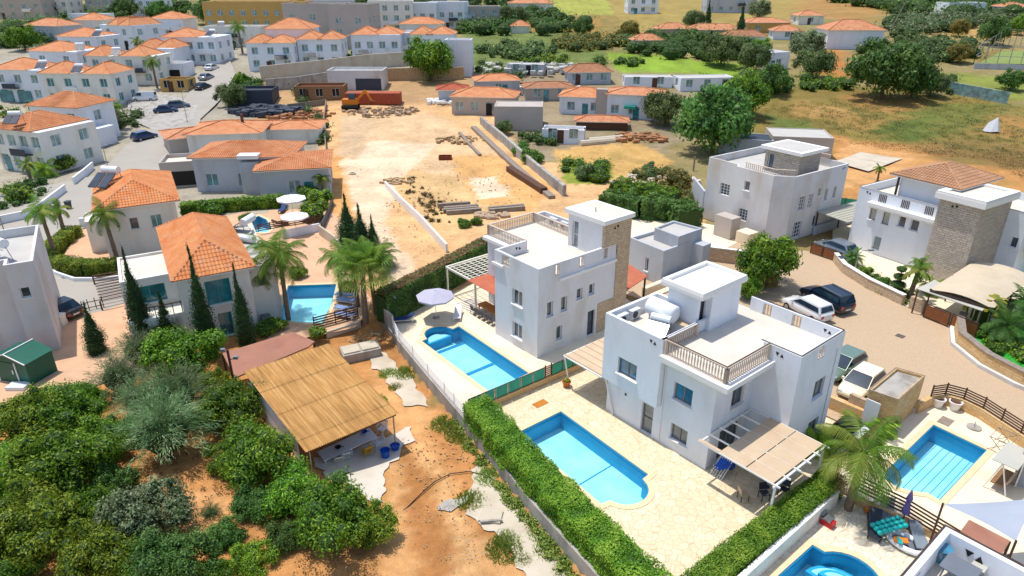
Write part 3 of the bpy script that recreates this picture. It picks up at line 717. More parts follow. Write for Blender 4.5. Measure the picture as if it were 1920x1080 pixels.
def hip(t, x0, x1, y0, y1, z, h, oh=.35, mat='tile_bump', geo=False, name='roof', tk=.12, hipend=1.0):
    x0 -= oh; x1 += oh; y0 -= oh; y1 += oh; w, l = x1 - x0, y1 - y0; r = min(w, l) / 2 * hipend
    if w < l: A, B = ((x0 + x1) / 2, y0 + r, z + h), ((x0 + x1) / 2, y1 - r, z + h)
    else: A, B = (x0 + r, (y0 + y1) / 2, z + h), (x1 - r, (y0 + y1) / 2, z + h)
    c = [(x0, y0, z), (x1, y0, z), (x1, y1, z), (x0, y1, z)]
    faces = [(c[0], c[1], A), (c[1], c[2], B, A), (c[2], c[3], B), (c[3], c[0], A, B)] if w < l else [(c[0], c[1], B, A), (c[1], c[2], B), (c[2], c[3], A, B), (c[3], c[0], A)]
    b = MB()
    for fc in faces:
        P = [Vector(p) for p in fc]; u = (P[1] - P[0]).normalized(); n = u.cross(P[2] - P[0]).normalized(); sl = n.cross(u)
        uvs = [((p - P[0]).dot(u), -(p - P[0]).dot(sl)) for p in P]
        if not geo:
            b.uv[len(b.f)] = uvs; b.add([tuple(p) for p in P], [tuple(range(len(P)))])
        else:
            L = (P[1] - P[0]).length; q = [((p - P[0]).dot(u), (p - P[0]).dot(sl)) for p in P]; top = max(y for _, y in q)
            def smax(a):
                (xl, yl) = q[-1]; (xr, yr) = q[2]
                lim = top
                if a < xl and xl > 1e-4: lim = yl * a / xl
                if a > xr and L - xr > 1e-4: lim = min(lim, yr * (L - a) / (L - xr))
                return max(0, lim)
            W, C = .27, .40; nt = max(1, round(L / W)); W = L / nt
            for i in range(nt):
                prof = [(0, 0), (.12, .045), (.3, .075), (.5, .085), (.7, .075), (.88, .045), (1, 0)]
                s0 = 0
                while s0 < top:
                    row = []
                    for f, zz in prof:
                        a = (i + f) * W; m = smax(a); lo, hi = min(s0, m), min(s0 + C + .03, m)
                        row.append((P[0] + u * a + sl * lo + n * (zz + .035), P[0] + u * a + sl * hi + n * zz))
                    if any((r_[0] - r_[1]).length > .03 for r_ in row):
                        vs_ = [p for r_ in row for p in r_] + [row[k][0] - n * .06 for k in range(len(row))]; m_ = len(row)
                        b.add([tuple(p) for p in vs_], [(2 * k, 2 * k + 2, 2 * k + 3, 2 * k + 1) for k in range(m_ - 1)] + [(2 * m_ + k, 2 * m_ + k + 1, 2 * k + 2, 2 * k) for k in range(m_ - 1)])
                    s0 += C
            b.add([tuple(p - n * .01) for p in P], [tuple(range(len(P)))])
    o = b.build(name, mat, t); b = MB()
    E = [(A, B)] + [(c[0], A), (c[1], A if w < l else B), (c[2], B), (c[3], B if w < l else A)]
    for p, q in E: b.tube([(p[0], p[1], p[2] + .04), (q[0], q[1], q[2] + .04)], .1, 6)
    b.build('ridge_tile', mat if mat != 'tile_geo' else 'tile_bump', o)
    b = MB(); b.prism([(x0 + .03, y0 + .03), (x1 - .03, y0 + .03), (x1 - .03, y1 - .03), (x0 + .03, y1 - .03)], z - tk, z - .012); b.build('eaves', 'ledge', o)
    return o
def heater(name_label, fr, x, y, z, rz=0, sc=1, label='', group='solar water heaters on the roofs'):
    t = T('solar_water_heater', label, 'water heater', Fr(*fr.w(x, y), math.degrees(fr.a) + rz), (0, 0, z), group)
    b = MB(); b.tube([(-.75 * sc, 0, z + 1.15 * sc), (.75 * sc, 0, z + 1.15 * sc)], .3 * sc, 12); b.smooth = False; b.build('tank', 'tank_white', t)
    b = MB()
    for sx in (-.85, .05): b.add([(p[0] * sc, p[1] * sc, z + p[2] * sc) for p in ((sx, -.5, .95), (sx + .8, -.5, .95), (sx + .8, -1.9, .12), (sx, -1.9, .12), (sx, -.5, 1.02), (sx + .8, -.5, 1.02), (sx + .8, -1.9, .2), (sx, -1.9, .2))], [(4, 7, 6, 5), (0, 1, 2, 3), (0, 4, 5, 1), (2, 6, 7, 3), (1, 5, 6, 2), (3, 7, 4, 0)])
    b.build('solar_panel', 'solar', t); b = MB()
    for sx in (-.8, .8):
        b.bar((sx * sc, .2 * sc, z + .02), (sx * sc, 0, z + .95 * sc), .05); b.bar((sx * sc, -1.8 * sc, z + .02), (sx * sc, -.4 * sc, z + .95 * sc), .04)
    b.bar((-.8 * sc, -.2 * sc, z + .8 * sc), (.8 * sc, -.2 * sc, z + .8 * sc), .04); b.build('stand', 'steel', t); return t
def ac_unit(fr, x, y, z, rz, label, group='air conditioner units on the villa roof'):
    f = Fr(*fr.w(x, y), math.degrees(fr.a) + rz); t = T('air_conditioner', label, 'air conditioner', f, (0, 0, z), group)
    b = MB(); b.box(-.42, .42, -.16, .16, z + .08, z + .68); b.box(-.35, -.25, -.16, .16, z, z + .08); b.box(.25, .35, -.16, .16, z, z + .08); b.build('casing', 'ac_white', t)
    b = MB(); b.lathe((0, 0, 0), [(.23, 0), (.23, .02)], 14); b.v = [(x_ - .08, -.16 - z_, y_ + z + .38) for x_, y_, z_ in b.v]; b.build('fan_grille', 'charcoal', t); return t
# ======================= the large pale blue villa =======================
t = M = T('villa', 'large pale blue white villa with a balustraded roof terrace, nearest the camera on the right', 'villa', V, (12, 3, 0))
WB = dict(pane='glass_blue', frame='timber_grey')
body(t, [(7.8, -.85), (12.1, -.85), (12.1, 3.5), (7.8, 3.5)], 0, 2.6, 'white', {0: [(2.9, 3.8, 0.05, 2.15, dict(mull=0, bars=1, frame='timber_grey', pane='glass_grey'))]})
body(t, [(7.65, -1.3), (12.1, -1.3), (12.1, 3.5), (7.65, 3.5)], 2.6, 7.2, 'white', {0: [(1.25, 2.75, 3.55, 4.7, WB)]}, rz=6.3, skip=(1,))
b = MB(); b.wall((12.1, -1.3), (12.1, -.853), 2.6, 7.2); b.box(11.9, 12.099, -1.29, -.85, 6.3, 7.2); b.build('wall', 'white', t); b = MB(); b.flat([(7.65, -1.3), (12.1, -1.3), (12.1, -.85), (7.65, -.85)][::-1], 2.6); b.build('soffit', 'white', t)
body(t, [(12.1, -.85), (15.6, -.85), (15.6, 2.95), (18.1, 2.95), (18.1, 7.8), (9.4, 7.8), (9.4, 3.3), (12.1, 3.3)], 0, 6.25, 'white',
     {0: [(.75, 2.05, 3.5, 4.65, WB), (.85, 2.05, .75, 1.85, dict(pane='glass_grey', frame='timber_grey'))], 1: [(1.7, 2.9, 3.4, 4.75, dict(frame='timber_grey')), (1.0, 3.0, .05, 2.2, dict(frame='timber_grey'))], 3: [(2.3, 3.5, 3.4, 4.7, dict(frame='timber_grey', pane='glass_grey')), (2.6, 3.8, .3, 1.7, dict(frame='timber_grey', pane='glass_grey'))]})
b = MB(); b.flat([(12.0, -1.1), (16.2, -1.1), (16.2, 3.1), (17.95, 3.1), (17.95, 7.65), (9.4, 7.65), (9.4, 3.3), (11.9, 3.3)], 6.3); b.build('roof', 'roof_floor', t)
b = MB(); b.prism([(12.104, -1.55), (16.65, -1.55), (16.65, 2.946), (12.104, 2.946)], 5.98, 6.29)
b.prism([(12.104, -1.3), (16.35, -1.3), (16.35, 2.943), (12.104, 2.943)], 5.72, 5.978); b.build('cornice', 'ledge', t)
for x0, x1, y0, y1 in ((15.6, 15.8, 2.95, 2.952), (15.8, 18.1, 2.95, 3.15), (17.9, 18.1, 3.153, 7.597), (12.0, 18.1, 7.6, 7.8)):
    if y1 - y0 < .01: continue
    b = MB()
    if y0 == 7.6:   # back parapet with three baluster gaps
        xs = [12.0, 12.9, 13.5, 14.9, 15.5, 18.1]
        for i in (0, 2, 4): b.box(xs[i], xs[i + 1], y0, y1, 6.252, 7.2)
        b.box(xs[1], xs[2], y0, y1, 7.08, 7.2); b.box(xs[3], xs[4], y0, y1, 7.08, 7.2)
    elif x0 == 17.9:
        b.box(x0, x1, y0, 4.9, 6.252, 7.2); b.box(x0, x1, 5.6, y1, 6.252, 7.2); b.box(x0, x1, 4.9, 5.6, 7.08, 7.2)
    else: b.box(x0, x1, y0, y1, 6.252, 7.2)
    b.build('parapet', 'white', t)
balustrade(t, [(12.9, 7.7), (13.5, 7.7)], 6.26, 7.05, posts=False); balustrade(t, [(14.9, 7.7), (15.5, 7.7)], 6.26, 7.05, posts=False); balustrade(t, [(18.0, 4.9), (18.0, 5.6)], 6.26, 7.05, posts=False)
b = MB(); b.bar((15.6, 3.04, 7.22), (18.04, 3.04, 7.22), .07, .035); b.bar((18.04, 3.0, 7.222), (18.04, 7.74, 7.222), .07, .035); b.bar((18.0, 7.74, 7.226), (12.0, 7.74, 7.226), .07, .035); b.build('roof_edge_trim', 'rail_brown', t)
balustrade(t, [(12.2, -1.15), (16.2, -1.15), (16.2, 2.9)], 6.29, 7.2, rail='rail_brown')
balustrade(t, [(12.0, -1.05), (12.0, 2.0)], 6.3, 7.1, rail='rail_brown')
body(t, [(9.6, 2.1), (11.8, 2.1), (11.8, 5.8), (9.6, 5.8)], 6.3, 8.8, 'white', {1: [(.25, .85, .0 + 6.35, 8.4, dict(mull=0, bars=1, frame='rail_brown'))]}, name='stair_tower_wall')
b = MB(); b.prism([(11.5, 2.6 + .4), (12.15, 3.0), (12.15, 5.95), (11.5, 5.95)], 6.3, 8.75); b.build('stair_tower_wall', 'white', t)
b = MB(); fp = [(9.25, 1.7), (12.35, 1.7), (12.35, 6.2), (9.25, 6.2)]; q = grow(fp, -.28)
b.prism(fp, 8.8, 9.0)
for i in range(4):
    j = (i + 1) % 4; a, d, e, f = fp[i], fp[j], q[j], q[i]; z = 9.22
    b.add([(*a, 9.0), (*d, 9.0), (*grow(fp, -.04)[j], z), (*grow(fp, -.04)[i], z)], [(0, 1, 2, 3)]); b.add([(*grow(fp, -.04)[i], z), (*grow(fp, -.04)[j], z), (*e, z), (*f, z)], [(0, 1, 2, 3)]); b.add([(*f, z), (*e, z), (*e, 9.0), (*f, 9.0)], [(0, 1, 2, 3)])
b.build('stair_tower_roof', 'ledge', t)
vents(t, (7.65, -1.3), (12.1, -1.3), 3.6, 6.75, .11, True); vents(t, (15.6, 2.95), (18.1, 2.95), 1.1, 6.8, .11, True)
vents(t, (18.0, 7.6), (12, 7.6), .7, 6.8, .11); 
for x, y, z0, z1 in ((15.63, 2.2, 0, 5.7), (12.2, -.89, .1, 5.7), (18.14, 7.2, 0, 6.2), (7.61, 2.6, 0, 6.9)):
    b = MB(); b.tube([(x, y, z0), (x, y, z1)], .035, 6); b.build('downpipe', 'ledge', t)
b = MB(); b.box(9.3, 9.42, -.9, -.853, 1.9, 2.05); b.build('wall_lamp', 'charcoal', t)
# plant on its roof
t = T('water_tank', 'big white cylindrical water tank lying on the pale blue villa roof beside its stair tower', 'water tank', V, (9.7, 1.2, 6.3))
b = MB(); b.smooth = True; b.tube([(8.75, 1.45, 7.35), (8.85, 1.45, 7.35), (10.7, 1.45, 7.35), (10.8, 1.45, 7.35)], [.38, .58, .58, .38], 18); b.build('tank', 'tank_white', t)
b = MB()
for x in (9.1, 10.4):
    b = MB(); b.bar((x, 1.1, 6.3), (x, 1.1, 6.9), .06); b.bar((x, 1.8, 6.3), (x, 1.8, 6.9), .06); b.bar((x, 1.1, 6.85), (x, 1.8, 6.85), .06); b.build('stand', 'steel', t)
b = MB(); b.lathe((8.95, 1.9, 7.0), [(.16, 0), (.16, .7), (.05, .75)], 8); b.build('vent_pipe', 'steel', t)
heater('', V, 10.3, .7, 6.3, 20, .8, 'shiny steel solar heater with tilted collector standing on the pale blue villa roof')
t = T('rubber_mat', 'black rubber mats under the air conditioners of the pale blue villa roof', 'mat', V, (9, 0, 6.3)); b = MB(); b.box(8.5, 9.3, -.9, .2, 6.303, 6.33); b.box(9.5, 10.9, -1.0, -.1, 6.303, 6.325); b.box(10.9, 11.6, .4, 1.2, 6.303, 6.33); b.bar((8.4, -.6, 6.35), (11.6, .9, 6.35), .06); b.build('mats', 'black_plastic', t)
ac_unit(V, 8.15, -.3, 6.3, 90, 'white air conditioner nearest the roof corner of the pale blue villa')
ac_unit(V, 8.15, .8, 6.3, 90, 'white air conditioner between the roof corner unit and the big water tank')
t = T('wall_cabinet', 'beige topped low box beside the stair tower of the pale blue villa', 'box', V, (10.9, 1.8, 6.3)); b = MB(); b.box(10.5, 11.6, 1.55, 2.05, 6.3, 6.8); b.build('casing', 'ac_white', t); b = MB(); b.box(10.47, 11.63, 1.52, 2.08, 6.803, 6.84); b.build('lid', 'tan_canvas', t)
# pergola of the villa
t = T('pergola', 'white timber pergola with beige fabric panels against the pale blue villa', 'pergola', V, (18, 0, 0))
b = MB()
for y in (-2.1, 4.9 - 2.0): pass
X0, X1, Y0, Y1, Z = 15.65, 20.35, -2.05, 2.9, 2.62
for i in range(6):
    y = Y0 + (Y1 - Y0) * i / 5; b.box(X0, X1 + .25, y - .03, y + .03, Z, Z + .09)
b.box(X1 - .1, X1, Y0 - .1, Y1 + .1, Z - .12, Z - .004); b.box(X0 + .02, X0 + .1, Y0, Y1, Z - .12, Z - .004); b.build('frame', 'ledge', t)
for y in (Y0 + .1, Y1 - .1):
    b = MB(); b.box(X1 - .1, X1, y - .05, y + .05, 0, Z - .122); b.build('post', 'ledge', t)
b = MB()
for i in range(5):
    y0 = Y0 + (Y1 - Y0) * i / 5 + .05; y1 = Y0 + (Y1 - Y0) * (i + 1) / 5 - .05
    for x0, x1 in ((17.0, 18.6), (18.66, 20.2)):
        b.add([(x0, y0 - .04, Z + .1), (x1, y0 - .04, Z + .1), (x1, y1 + .03, Z + .1), (x0, y1 + .03, Z + .1)], [(0, 1, 2, 3)])
b.add([(X0, Y0 - .02, Z + .115), (17, Y0 - .02, Z + .115), (17, Y0 + .22, Z + .115), (X0, Y0 + .22, Z + .115)], [(0, 1, 2, 3)])
b.build('fabric', 'tan_canvas', t)
# left canopy of the villa
t = T('canopy', 'cream slatted shade canopy on white posts by the pale blue villa left wall', 'canopy', V, (6, .5, 0))
b = MB(); b.prism([(4.2, -1.25), (7.62, -1.2), (7.62, 2.8), (4.1, 2.7)], 2.58, 2.62)
for i in range(7): b.box(4.1, 7.6, -1.2 + i * .64, -1.14 + i * .64, 2.623, 2.66)
b.build('fabric', 'tan_canvas', t)
b = MB(); b.bar((4.1, -1.3, 2.54), (4.1, 2.8, 2.54), .08); b.bar((4.1, -1.26, 2.54), (7.6, -1.26, 2.54), .08); b.build('beam', 'ledge', t)
for x, y, X_, Y_ in ((4.05, -.6, 4.1, -1.2), (8.5, -.93, 7.7, -1.0), (4.1, 2.7, 4.1, 2.7)):
    b = MB(); b.tube([(x, y, 0), (X_, Y_, 2.5)], .055, 8); b.build('post', 'ledge', t)
# ======================= grey villa in the middle =======================
t = T('villa', 'grey white villa with stone clad tower and balustraded roof in the middle of the picture', 'villa', V, (-3, 4, 0))
WG = dict(pane='glass_dark', frame='ledge')
FM = [(-5, 0), (0, 0), (0, 9.5), (-9.9, 9.5), (-9.9, 3.1), (-5, 3.1)]
body(t, FM, 0, 6.25, 'off_white', {0: [(2.1, 3.25, 3.5, 4.75, WG), (2.1, 3.25, .75, 2.0, WG)], 5: [(.9, 1.0, 3.5, 3.6, dict(sill=False, mull=0))],
     1: [(.9, 1.5, 3.1, 4.3, WG | dict(mull=0)), (2.3, 2.9, 3.1, 4.3, WG | dict(mull=0)), (3.9, 4.5, 3.6, 4.5, WG | dict(mull=0)), (5.2, 5.8, 3.6, 4.5, WG | dict(mull=0)), (1.9, 2.5, .8, 2.0, WG | dict(mull=0)), (5.2, 6.0, .05, 2.2, WG | dict(mull=0, frame='rail_brown'))]})
b = MB(); b.flat(grow(FM, -.03), 6.3); b.build('roof', 'roof_floor', t)
b = MB(); b.prism([(-9.95, 2.6), (-5.003, 2.6), (-5.003, 3.097), (-9.95, 3.097)], 5.95, 6.22); b.build('cornice', 'ledge', t); b = MB(); b.prism([(-5.2, -.14), (-3.9, -.14), (-3.9, -.003), (-5.2, -.003)], 6.0, 6.2); b.build('cornice', 'ledge', t); b = MB(); b.prism([(.003, 2.0), (.16, 2.0), (.16, 8.0), (.003, 8.0)], 5.75, 5.95); b.build('cornice', 'ledge', t)
b = MB(); b.box(-4.2, -4.15, 0, .2, 6.252, 7.2); b.box(-3.2, -.2, 0, .2, 6.252, 7.2); b.box(-4.15, -3.2, 0, .2, 7.08, 7.2); b.box(-5, -4.203, 0, .2, 6.252, 7.2)
b.box(-5, -4.8, .203, 3.0, 6.252, 7.2)
ys = [0, 1.55, 2.05, 4.0, 4.5, 6.6, 7.05, 8.0]
for i in (0, 2, 4, 6): b.box(-.2, 0, ys[i], ys[i + 1], 6.252, 7.2)
for i in (1, 3, 5): b.box(-.2, 0, ys[i], ys[i + 1], 7.1, 7.2)
b.build('parapet', 'off_white', t); b = MB(); b.box(-9.9, -4.2, 9.3, 9.5, 6.252, 7.0); b.box(-9.9, -9.7, 8.3, 9.297, 6.252, 7.0)
b.build('parapet', 'off_white', t)
for a, c in (((-4.15, .1), (-3.2, .1)), ((-.1, 1.55), (-.1, 2.05)), ((-.1, 4.0), (-.1, 4.5)), ((-.1, 6.6), (-.1, 7.05))): balustrade(t, [a, c], 6.26, 7.05, posts=False, step=.17)
balustrade(t, [(-5.1, 3.15), (-9.8, 3.15), (-9.8, 8.1)], 6.3, 7.12); balustrade(t, [(-9.75, 8.1), (-4.8, 7.9)], 6.3, 7.12)
vents(t, (-4.8, 3.0), (-4.8, 0), .7, 6.8, .12)
body(t, [(-3.8, 6.5), (-.15, 6.5), (-.15, 9.35), (-3.8, 9.35)], 6.3, 9.05, 'off_white', {0: [(.45, 1.1, 6.35, 8.5, dict(mull=0, bars=1, pane='glass_grey')) ]}, name='stair_tower_wall')
b = MB(); b.prism([(-4.05, 6.25), (.25, 6.25), (.25, 9.65), (-4.05, 9.65)], 9.053, 9.4); b.build('stair_tower_roof', 'ledge', t)
b = MB(); b.prism([(-3.7, 6.6), (-.1, 6.6), (-.1, 9.3), (-3.7, 9.3)], 9.402, 9.42); b.build('stair_tower_roof', 'roof_floor', t)
b = MB(); b.box(.003, .08, 8.05, 9.5, 0, 7.2); b.box(-.147, .08, 6.5, 9.5, 7.203, 9.05); b.box(.003, .05, 6.25, 8.047, 0.003, 2.6); b.build('stone_cladding', 'stone_clad', t)
vents(t, (.08, 6.5), (.08, 9.5), 1.1, 8.6, .13)
b = MB(); b.tube([(-1.8, 7.4, 9.42), (-1.8, 7.4, 9.75)], .05, 6); b.build('roof_vent', 'steel', t)
ac_unit(V, -8.0, 8.8, 6.3, 0, 'left pale air conditioner behind the balustrade of the grey villa roof'); ac_unit(V, -6.6, 8.8, 6.3, 0, 'right pale air conditioner behind the balustrade of the grey villa roof')
t = T('folding_chair', 'wooden folding chair leaning with others behind the grey villa balustrade', 'chair', V, (-5.3, 8.7, 6.3))
b = MB()
for k in range(3):
    x = -5.5 + k * .35; b.bar((x, 8.4, 6.3), (x + .5, 8.9, 7.15), .05); b.bar((x + .5, 8.4, 6.3), (x, 8.9, 7.15), .05); b.bar((x, 8.65, 6.75), (x + .5, 8.65, 6.75), .05)
b.build('frame', 'timber_grey', t); b = MB(); b.box(-5.5, -4.8, 8.5, 8.9, 6.74, 6.78); b.build('seat', 'tan_canvas', t)
# pergola by the grey villa
t = T('pergola', 'white pergola with a rust red canopy panel at the grey villa', 'pergola', V, (-9, 3, 0))
b = MB(); b.box(-13.6, -13.45, 1.2, 6.4, 2.5, 2.7)
for y in (1.2, 6.3): b.box(-13.447, -5.05 if y < 3 else -9.95, y, y + .12, 2.503, 2.68)
for i in range(9): b.box(-13.3 + i * .42, -13.24 + i * .42, 1.33, 6.29, 2.55, 2.6)
for i in range(8): b.box(-13.44, -9.95, 1.7 + i * .6, 1.76 + i * .6, 2.604, 2.64)
b.build('frame', 'cream_paint', t)
for x, y in ((-13.5, 1.3), (-13.5, 6.3), (-9.3, 1.26), (-5.3, 1.26)):
    b = MB(); b.box(x - .08, x + .08, y - .06, y + .06, 0, 2.5); b.build('post', 'cream_paint', t)
b = MB(); b.prism([(-9.9, .9), (-5.1, .85), (-5.1, 3.05), (-9.9, 3.05)], 2.70, 2.73); b.build('canopy', 'red_canvas', t)
t = T('canopy', 'rust red flat canopy between the grey villa tower and the low stone walls', 'canopy', V, (0, 12.5, 0))
b = MB(); b.prism([(-4.2, 14.3), (-3.6, 9.8), (-.2, 9.8), (-1.0, 13.4)], 2.55, 2.62); b.build('cover', 'red_canvas', t)
for x, y in ((-1.1, 13.2), (-4.0, 14.1)): 
    b = MB(); b.box(x - .06, x + .06, y - .06, y + .06, 0, 2.548); b.build('post', 'dark', t)
# ======================= stone clad villa with the brown hip roof =======================
B = Fr(39.8, 60.2, -58)
t = T('villa', 'villa with a tall stone clad tower and brown tiled hip roof at the right edge', 'villa', B, (-2, 4, 0))
ft = [(-8.4, 0), (0, 0), (0, 8), (-8.4, 8)]
WC = dict(pane='curtain', frame='timber_grey', mull=0)
body(t, ft, 0, 6.4, 'white', {0: [(1.6, 2.3, 3.4, 4.9, WC), (3.0, 3.7, 3.3, 4.8, WC), (4.6, 5.3, 3.5, 4.6, dict(mull=0)), (5.8, 6.6, 3.5, 4.6, dict(mull=0)), (2.6, 3.4, .5, 1.9, dict(mull=0, pane='glass_grey'))]}, rz=5.6, capmat='timber_grey')
b = MB(); b.box(-6.9, -.003, -.75, -.003, 4.95, 5.3); b.box(-6.7, -.003, -.55, -.003, 4.75, 4.948); b.build('balcony_slab', 'ledge', t)
b = MB()
for x in (-6.2, -3.9, -1.6):
    for k in range(5): b.box(x + k * .17, x + .09 + k * .17, -.03, -.004, 5.42, 6.2)
b.build('balustrade', 'rail_brown', t)
vents(t, ft[0], ft[1], .9, 6.0, .12, True)
body(t, [(-4.9, .8), (.2, .8), (.2, 6.8), (-4.9, 6.8)], 5.6, 8.3, 'white', {}, name='penthouse_wall')
hip(t, -5.0, .3, .7, 7.0, 8.35, 1.25, .7, 'tile_brown', True)
b = MB()
for x in (-5.1, .35): b.box(x, x + .12, -.1 + .6, .75, 5.6, 8.3)
b.build('roof_post', 'rail_brown', t)
stn = [(.003, -1.2), (3.6, -1.2), (3.6, 4.2), (.003, 4.2)]
body(t, stn, 0, 7.6, 'stone_grey', {}, name='stone_tower')
b = MB(); b.prism(grow(stn, .35), 7.6, 8.1); b.build('stone_tower_roof', 'ledge', t); b = MB(); b.prism(grow(stn, -.35), 8.103, 8.13); b.build('stone_tower_roof', 'glass_blue' if 0 else 'roof_floor', t)
b = MB(); q = grow(stn, -.3); o_ = grow(stn, .3)
for i in range(4):
    j = (i + 1) % 4; b.add([(*o_[i], 8.11), (*o_[j], 8.11), (*o_[j], 8.3), (*o_[i], 8.3), (*q[i], 8.3), (*q[j], 8.3), (*q[i], 8.11), (*q[j], 8.11)], [(0, 1, 2, 3), (3, 2, 5, 4), (4, 5, 7, 6)])
b.build('stone_tower_parapet', 'ledge', t)
vents(t, stn[0], stn[1], 1.2, 7.15, .14)
body(t, [(.003, 4.203), (5.3, 4.203), (5.3, 10.8), (.003, 10.8)], 0, 6.6, 'white', {0: [(4.4, 5.0, 3.2, 4.2, dict(mull=0))], 1: [(2.4, 3.4, 3.2, 4.4, dict(mull=0))]}, rz=5.9, capmat='timber_grey')
t2 = T('awning', 'beige folded awning over the side balcony of the stone clad villa', 'awning', B, (6, 7, 3))
b = MB(); b.add([(5.32, 5.2, 4.6), (5.32, 9.0, 4.6), (6.9, 9.0, 3.9), (6.9, 5.2, 3.9), (6.9, 9.0, 2.9), (6.9, 5.2, 2.9), (5.32, 9.0, 2.9), (5.32, 5.2, 2.9)], [(0, 3, 2, 1), (3, 5, 4, 2), (0, 7, 5, 3), (1, 2, 4, 6), (7, 6, 4, 5)]); b.build('cover', 'awning', t2)
# carports there
t = T('carport', 'beige arched fabric carport below the stone clad villa', 'carport', V, (17.5, 34, 0))
b = MB(); pts = []
for i in range(9):
    f = i / 8; pts.append((15.3 + 4.6 * f, 2.45 + .35 * math.sin(math.pi * f)))
for (a, z0), (c, z1) in zip(pts, pts[1:]): b.add([(a, 29.4, z0), (c, 29.4, z1), (c - 2.6 * 0, 39.0, z1), (a, 39.0, z0), (a, 29.4, z0 - .04), (c, 29.4, z1 - .04), (c, 39, z1 - .04), (a, 39, z0 - .04)], [(0, 1, 2, 3), (7, 6, 5, 4), (0, 4, 5, 1), (2, 6, 7, 3)])
b.smooth = False; b.build('cover', 'awning', t)
for x in (15.35, 19.85):
    for y in (29.6, 34, 38.8):
        b = MB(); b.box(x - .05, x + .05, y - .05, y + .05, 0, 2.48); b.build('post', 'brown_metal', t)
b = MB(); b.bar((15.3, 29.45, 2.46), (19.9, 29.45, 2.46), .1); b.build('beam', 'brown_metal', t)
t = T('carport', 'grey ribbed carport over the silver car beside the stone clad villa', 'carport', B, (-11, 3, 0))
b = MB(); b.prism([(-12.6, -.2), (-8.5, -.6), (-8.5, 8), (-12.2, 8)], 2.55, 2.65)
for i in range(8): b.bar((-12.4 + i * .5, -.2, 2.67), (-12.3 + i * .5, 7.9, 2.67), .05)
b.build('cover', 'carport_roof', t)
for x, y in ((-12.4, 0), (-12.2, 7.8), (-12.3, 4)):
    b = MB(); b.box(x - .06, x + .06, y - .06, y + .06, 0, 2.55); b.build('post', 'brown_metal', t)
# ======================= grey white villa behind =======================
Cf = Fr(27.54, 68.89, -55)
t = T('villa', 'weathered grey white villa with barred windows right of the big tree', 'villa', Cf, (-4, 5, 0))
WD = dict(pane='glass_dark', frame='ledge', bars=3, mull=2, sill=False)
fc = [(-9.1, 0), (-5.2, 0), (-4.6, -.8), (0, -.8), (1.6, .6), (1.6, 10.2), (-9.1, 10.2)]
body(t, fc, 0, 7.2, 'grey_white', {0: [(2.0, 3.3, 3.4, 4.7, WD)], 2: [(1.2, 1.9, 4.9, 5.9, dict(mull=0)), (1.0, 2.1, 1.5, 2.8, WD)], 4: [(1.3, 2.4, 3.3, 4.8, WD), (3.0, 3.8, 3.3, 4.8, WD), (4.6, 5.0, 4.4, 5.2, dict(mull=0)), (6.0, 6.5, 3.6, 4.9, dict(mull=0)), (7.6, 8.1, 3.6, 4.9, dict(mull=0)), (1.2, 2.6, .2, 2.0, WD), (4.6, 5.3, .9, 2.1, dict(mull=0))]}, rz=6.4, roof='roof_grey')
body(t, [(-4.0, 3.0), (.2, 3.0), (.2, 6.8), (-4.0, 6.8)], 6.4, 8.8, 'stone_grey', {0: [(.4, 1.1, 6.45, 8.3, dict(mull=0))]}, name='stair_tower_wall')
b = MB(); b.prism([(-4.4, 2.5), (.7, 2.5), (.7, 7.3), (-4.4, 7.3)], 8.8, 9.15); b.build('stair_tower_roof', 'ledge', t); b = MB(); b.prism([(-3.9, 3.0), (.2, 3.0), (.2, 6.8), (-3.9, 6.8)], 9.152, 9.17); b.build('stair_tower_roof', 'roof_grey', t)
balustrade(t, [(-3.8, -.55), (-.2, -.55), (1.35, .8)], 7.2, 7.75, step=.25, posts=False); balustrade(t, [(-.5, 10), (-3.5, 10)], 7.2, 7.7, step=.3, posts=False)
vents(t, fc[4], fc[5], 8.6, 6.8, .12)
# small dark grey house
Gf = Fr(*V.w(-5.0, 17.4), -50.5)
t = T('outbuilding', 'dark grey low building with a sloping rendered roof behind the long villa garden walls', 'building', Gf, (0, 0, 0))
b = MB(); A_ = [(-1.9, .3), (0, 0), (2.6, 0.2), (2.6, 5.2), (-1.6, 4.2)]
body(t, [(-1.9, .3), (2.4, 0), (2.4, 5.6), (-1.6, 5.0)], 0, 3.4, 'grey_wall', {0: [(2.2, 2.6, .8, 2.1, dict(mull=0))]}, rz=3.1, roof='roof_grey')
body(t, [(-.6, 2.2), (2.37, 2.0), (2.37, 5.57), (-.8, 5.2)], 3.12, 4.3, 'grey_wall', {}, rz=4.1, roof='roof_grey')
b = MB(); b.box(2.403, 3.6, 4.2, 5.4, 0, 3.2); b.build('wall', 'grey_wall', t)
# ======================= orange roofed houses on the left =======================
F2 = Fr(-24.9, 45.6, -60.5)
t = T('house', 'two storey house with a bright orange hip roof behind the tall cypresses', 'house', F2, (-6, 2, 0))
WT = dict(pane='glass_teal', frame='teal_frame')
body(t, [(-12.8, .4), (-.3, .4), (-.3, 5.4), (-12.8, 5.4)], 0, 5.5, 'cream_wall', {1: [(1.7, 3.5, 2.9, 4.9, WT), (2.2, 3.2, .1, 2.1, WT)], 0: [(9.5, 10.3, 3.2, 4.3, WT)]})
hip(t, -12.8, -.3, .4, 5.4, 5.55, 1.75, .45, 'tile_geo', True)
body(t, [(-8.2, -3.4), (-2.6, -3.4), (-2.6, .397), (-8.2, .397)], 2.75, 5.2, 'cream_wall', {1: [(.7, 2.9, 3.15, 4.55, WT)]}, rz=5.0)
body(t, [(-8.0, -3.3), (-3.0, -3.3), (-3.0, .397), (-8.0, .397)], 0, 2.74, 'cream_wall', {1: [(.8, 2.8, .1, 2.0, WT)]})
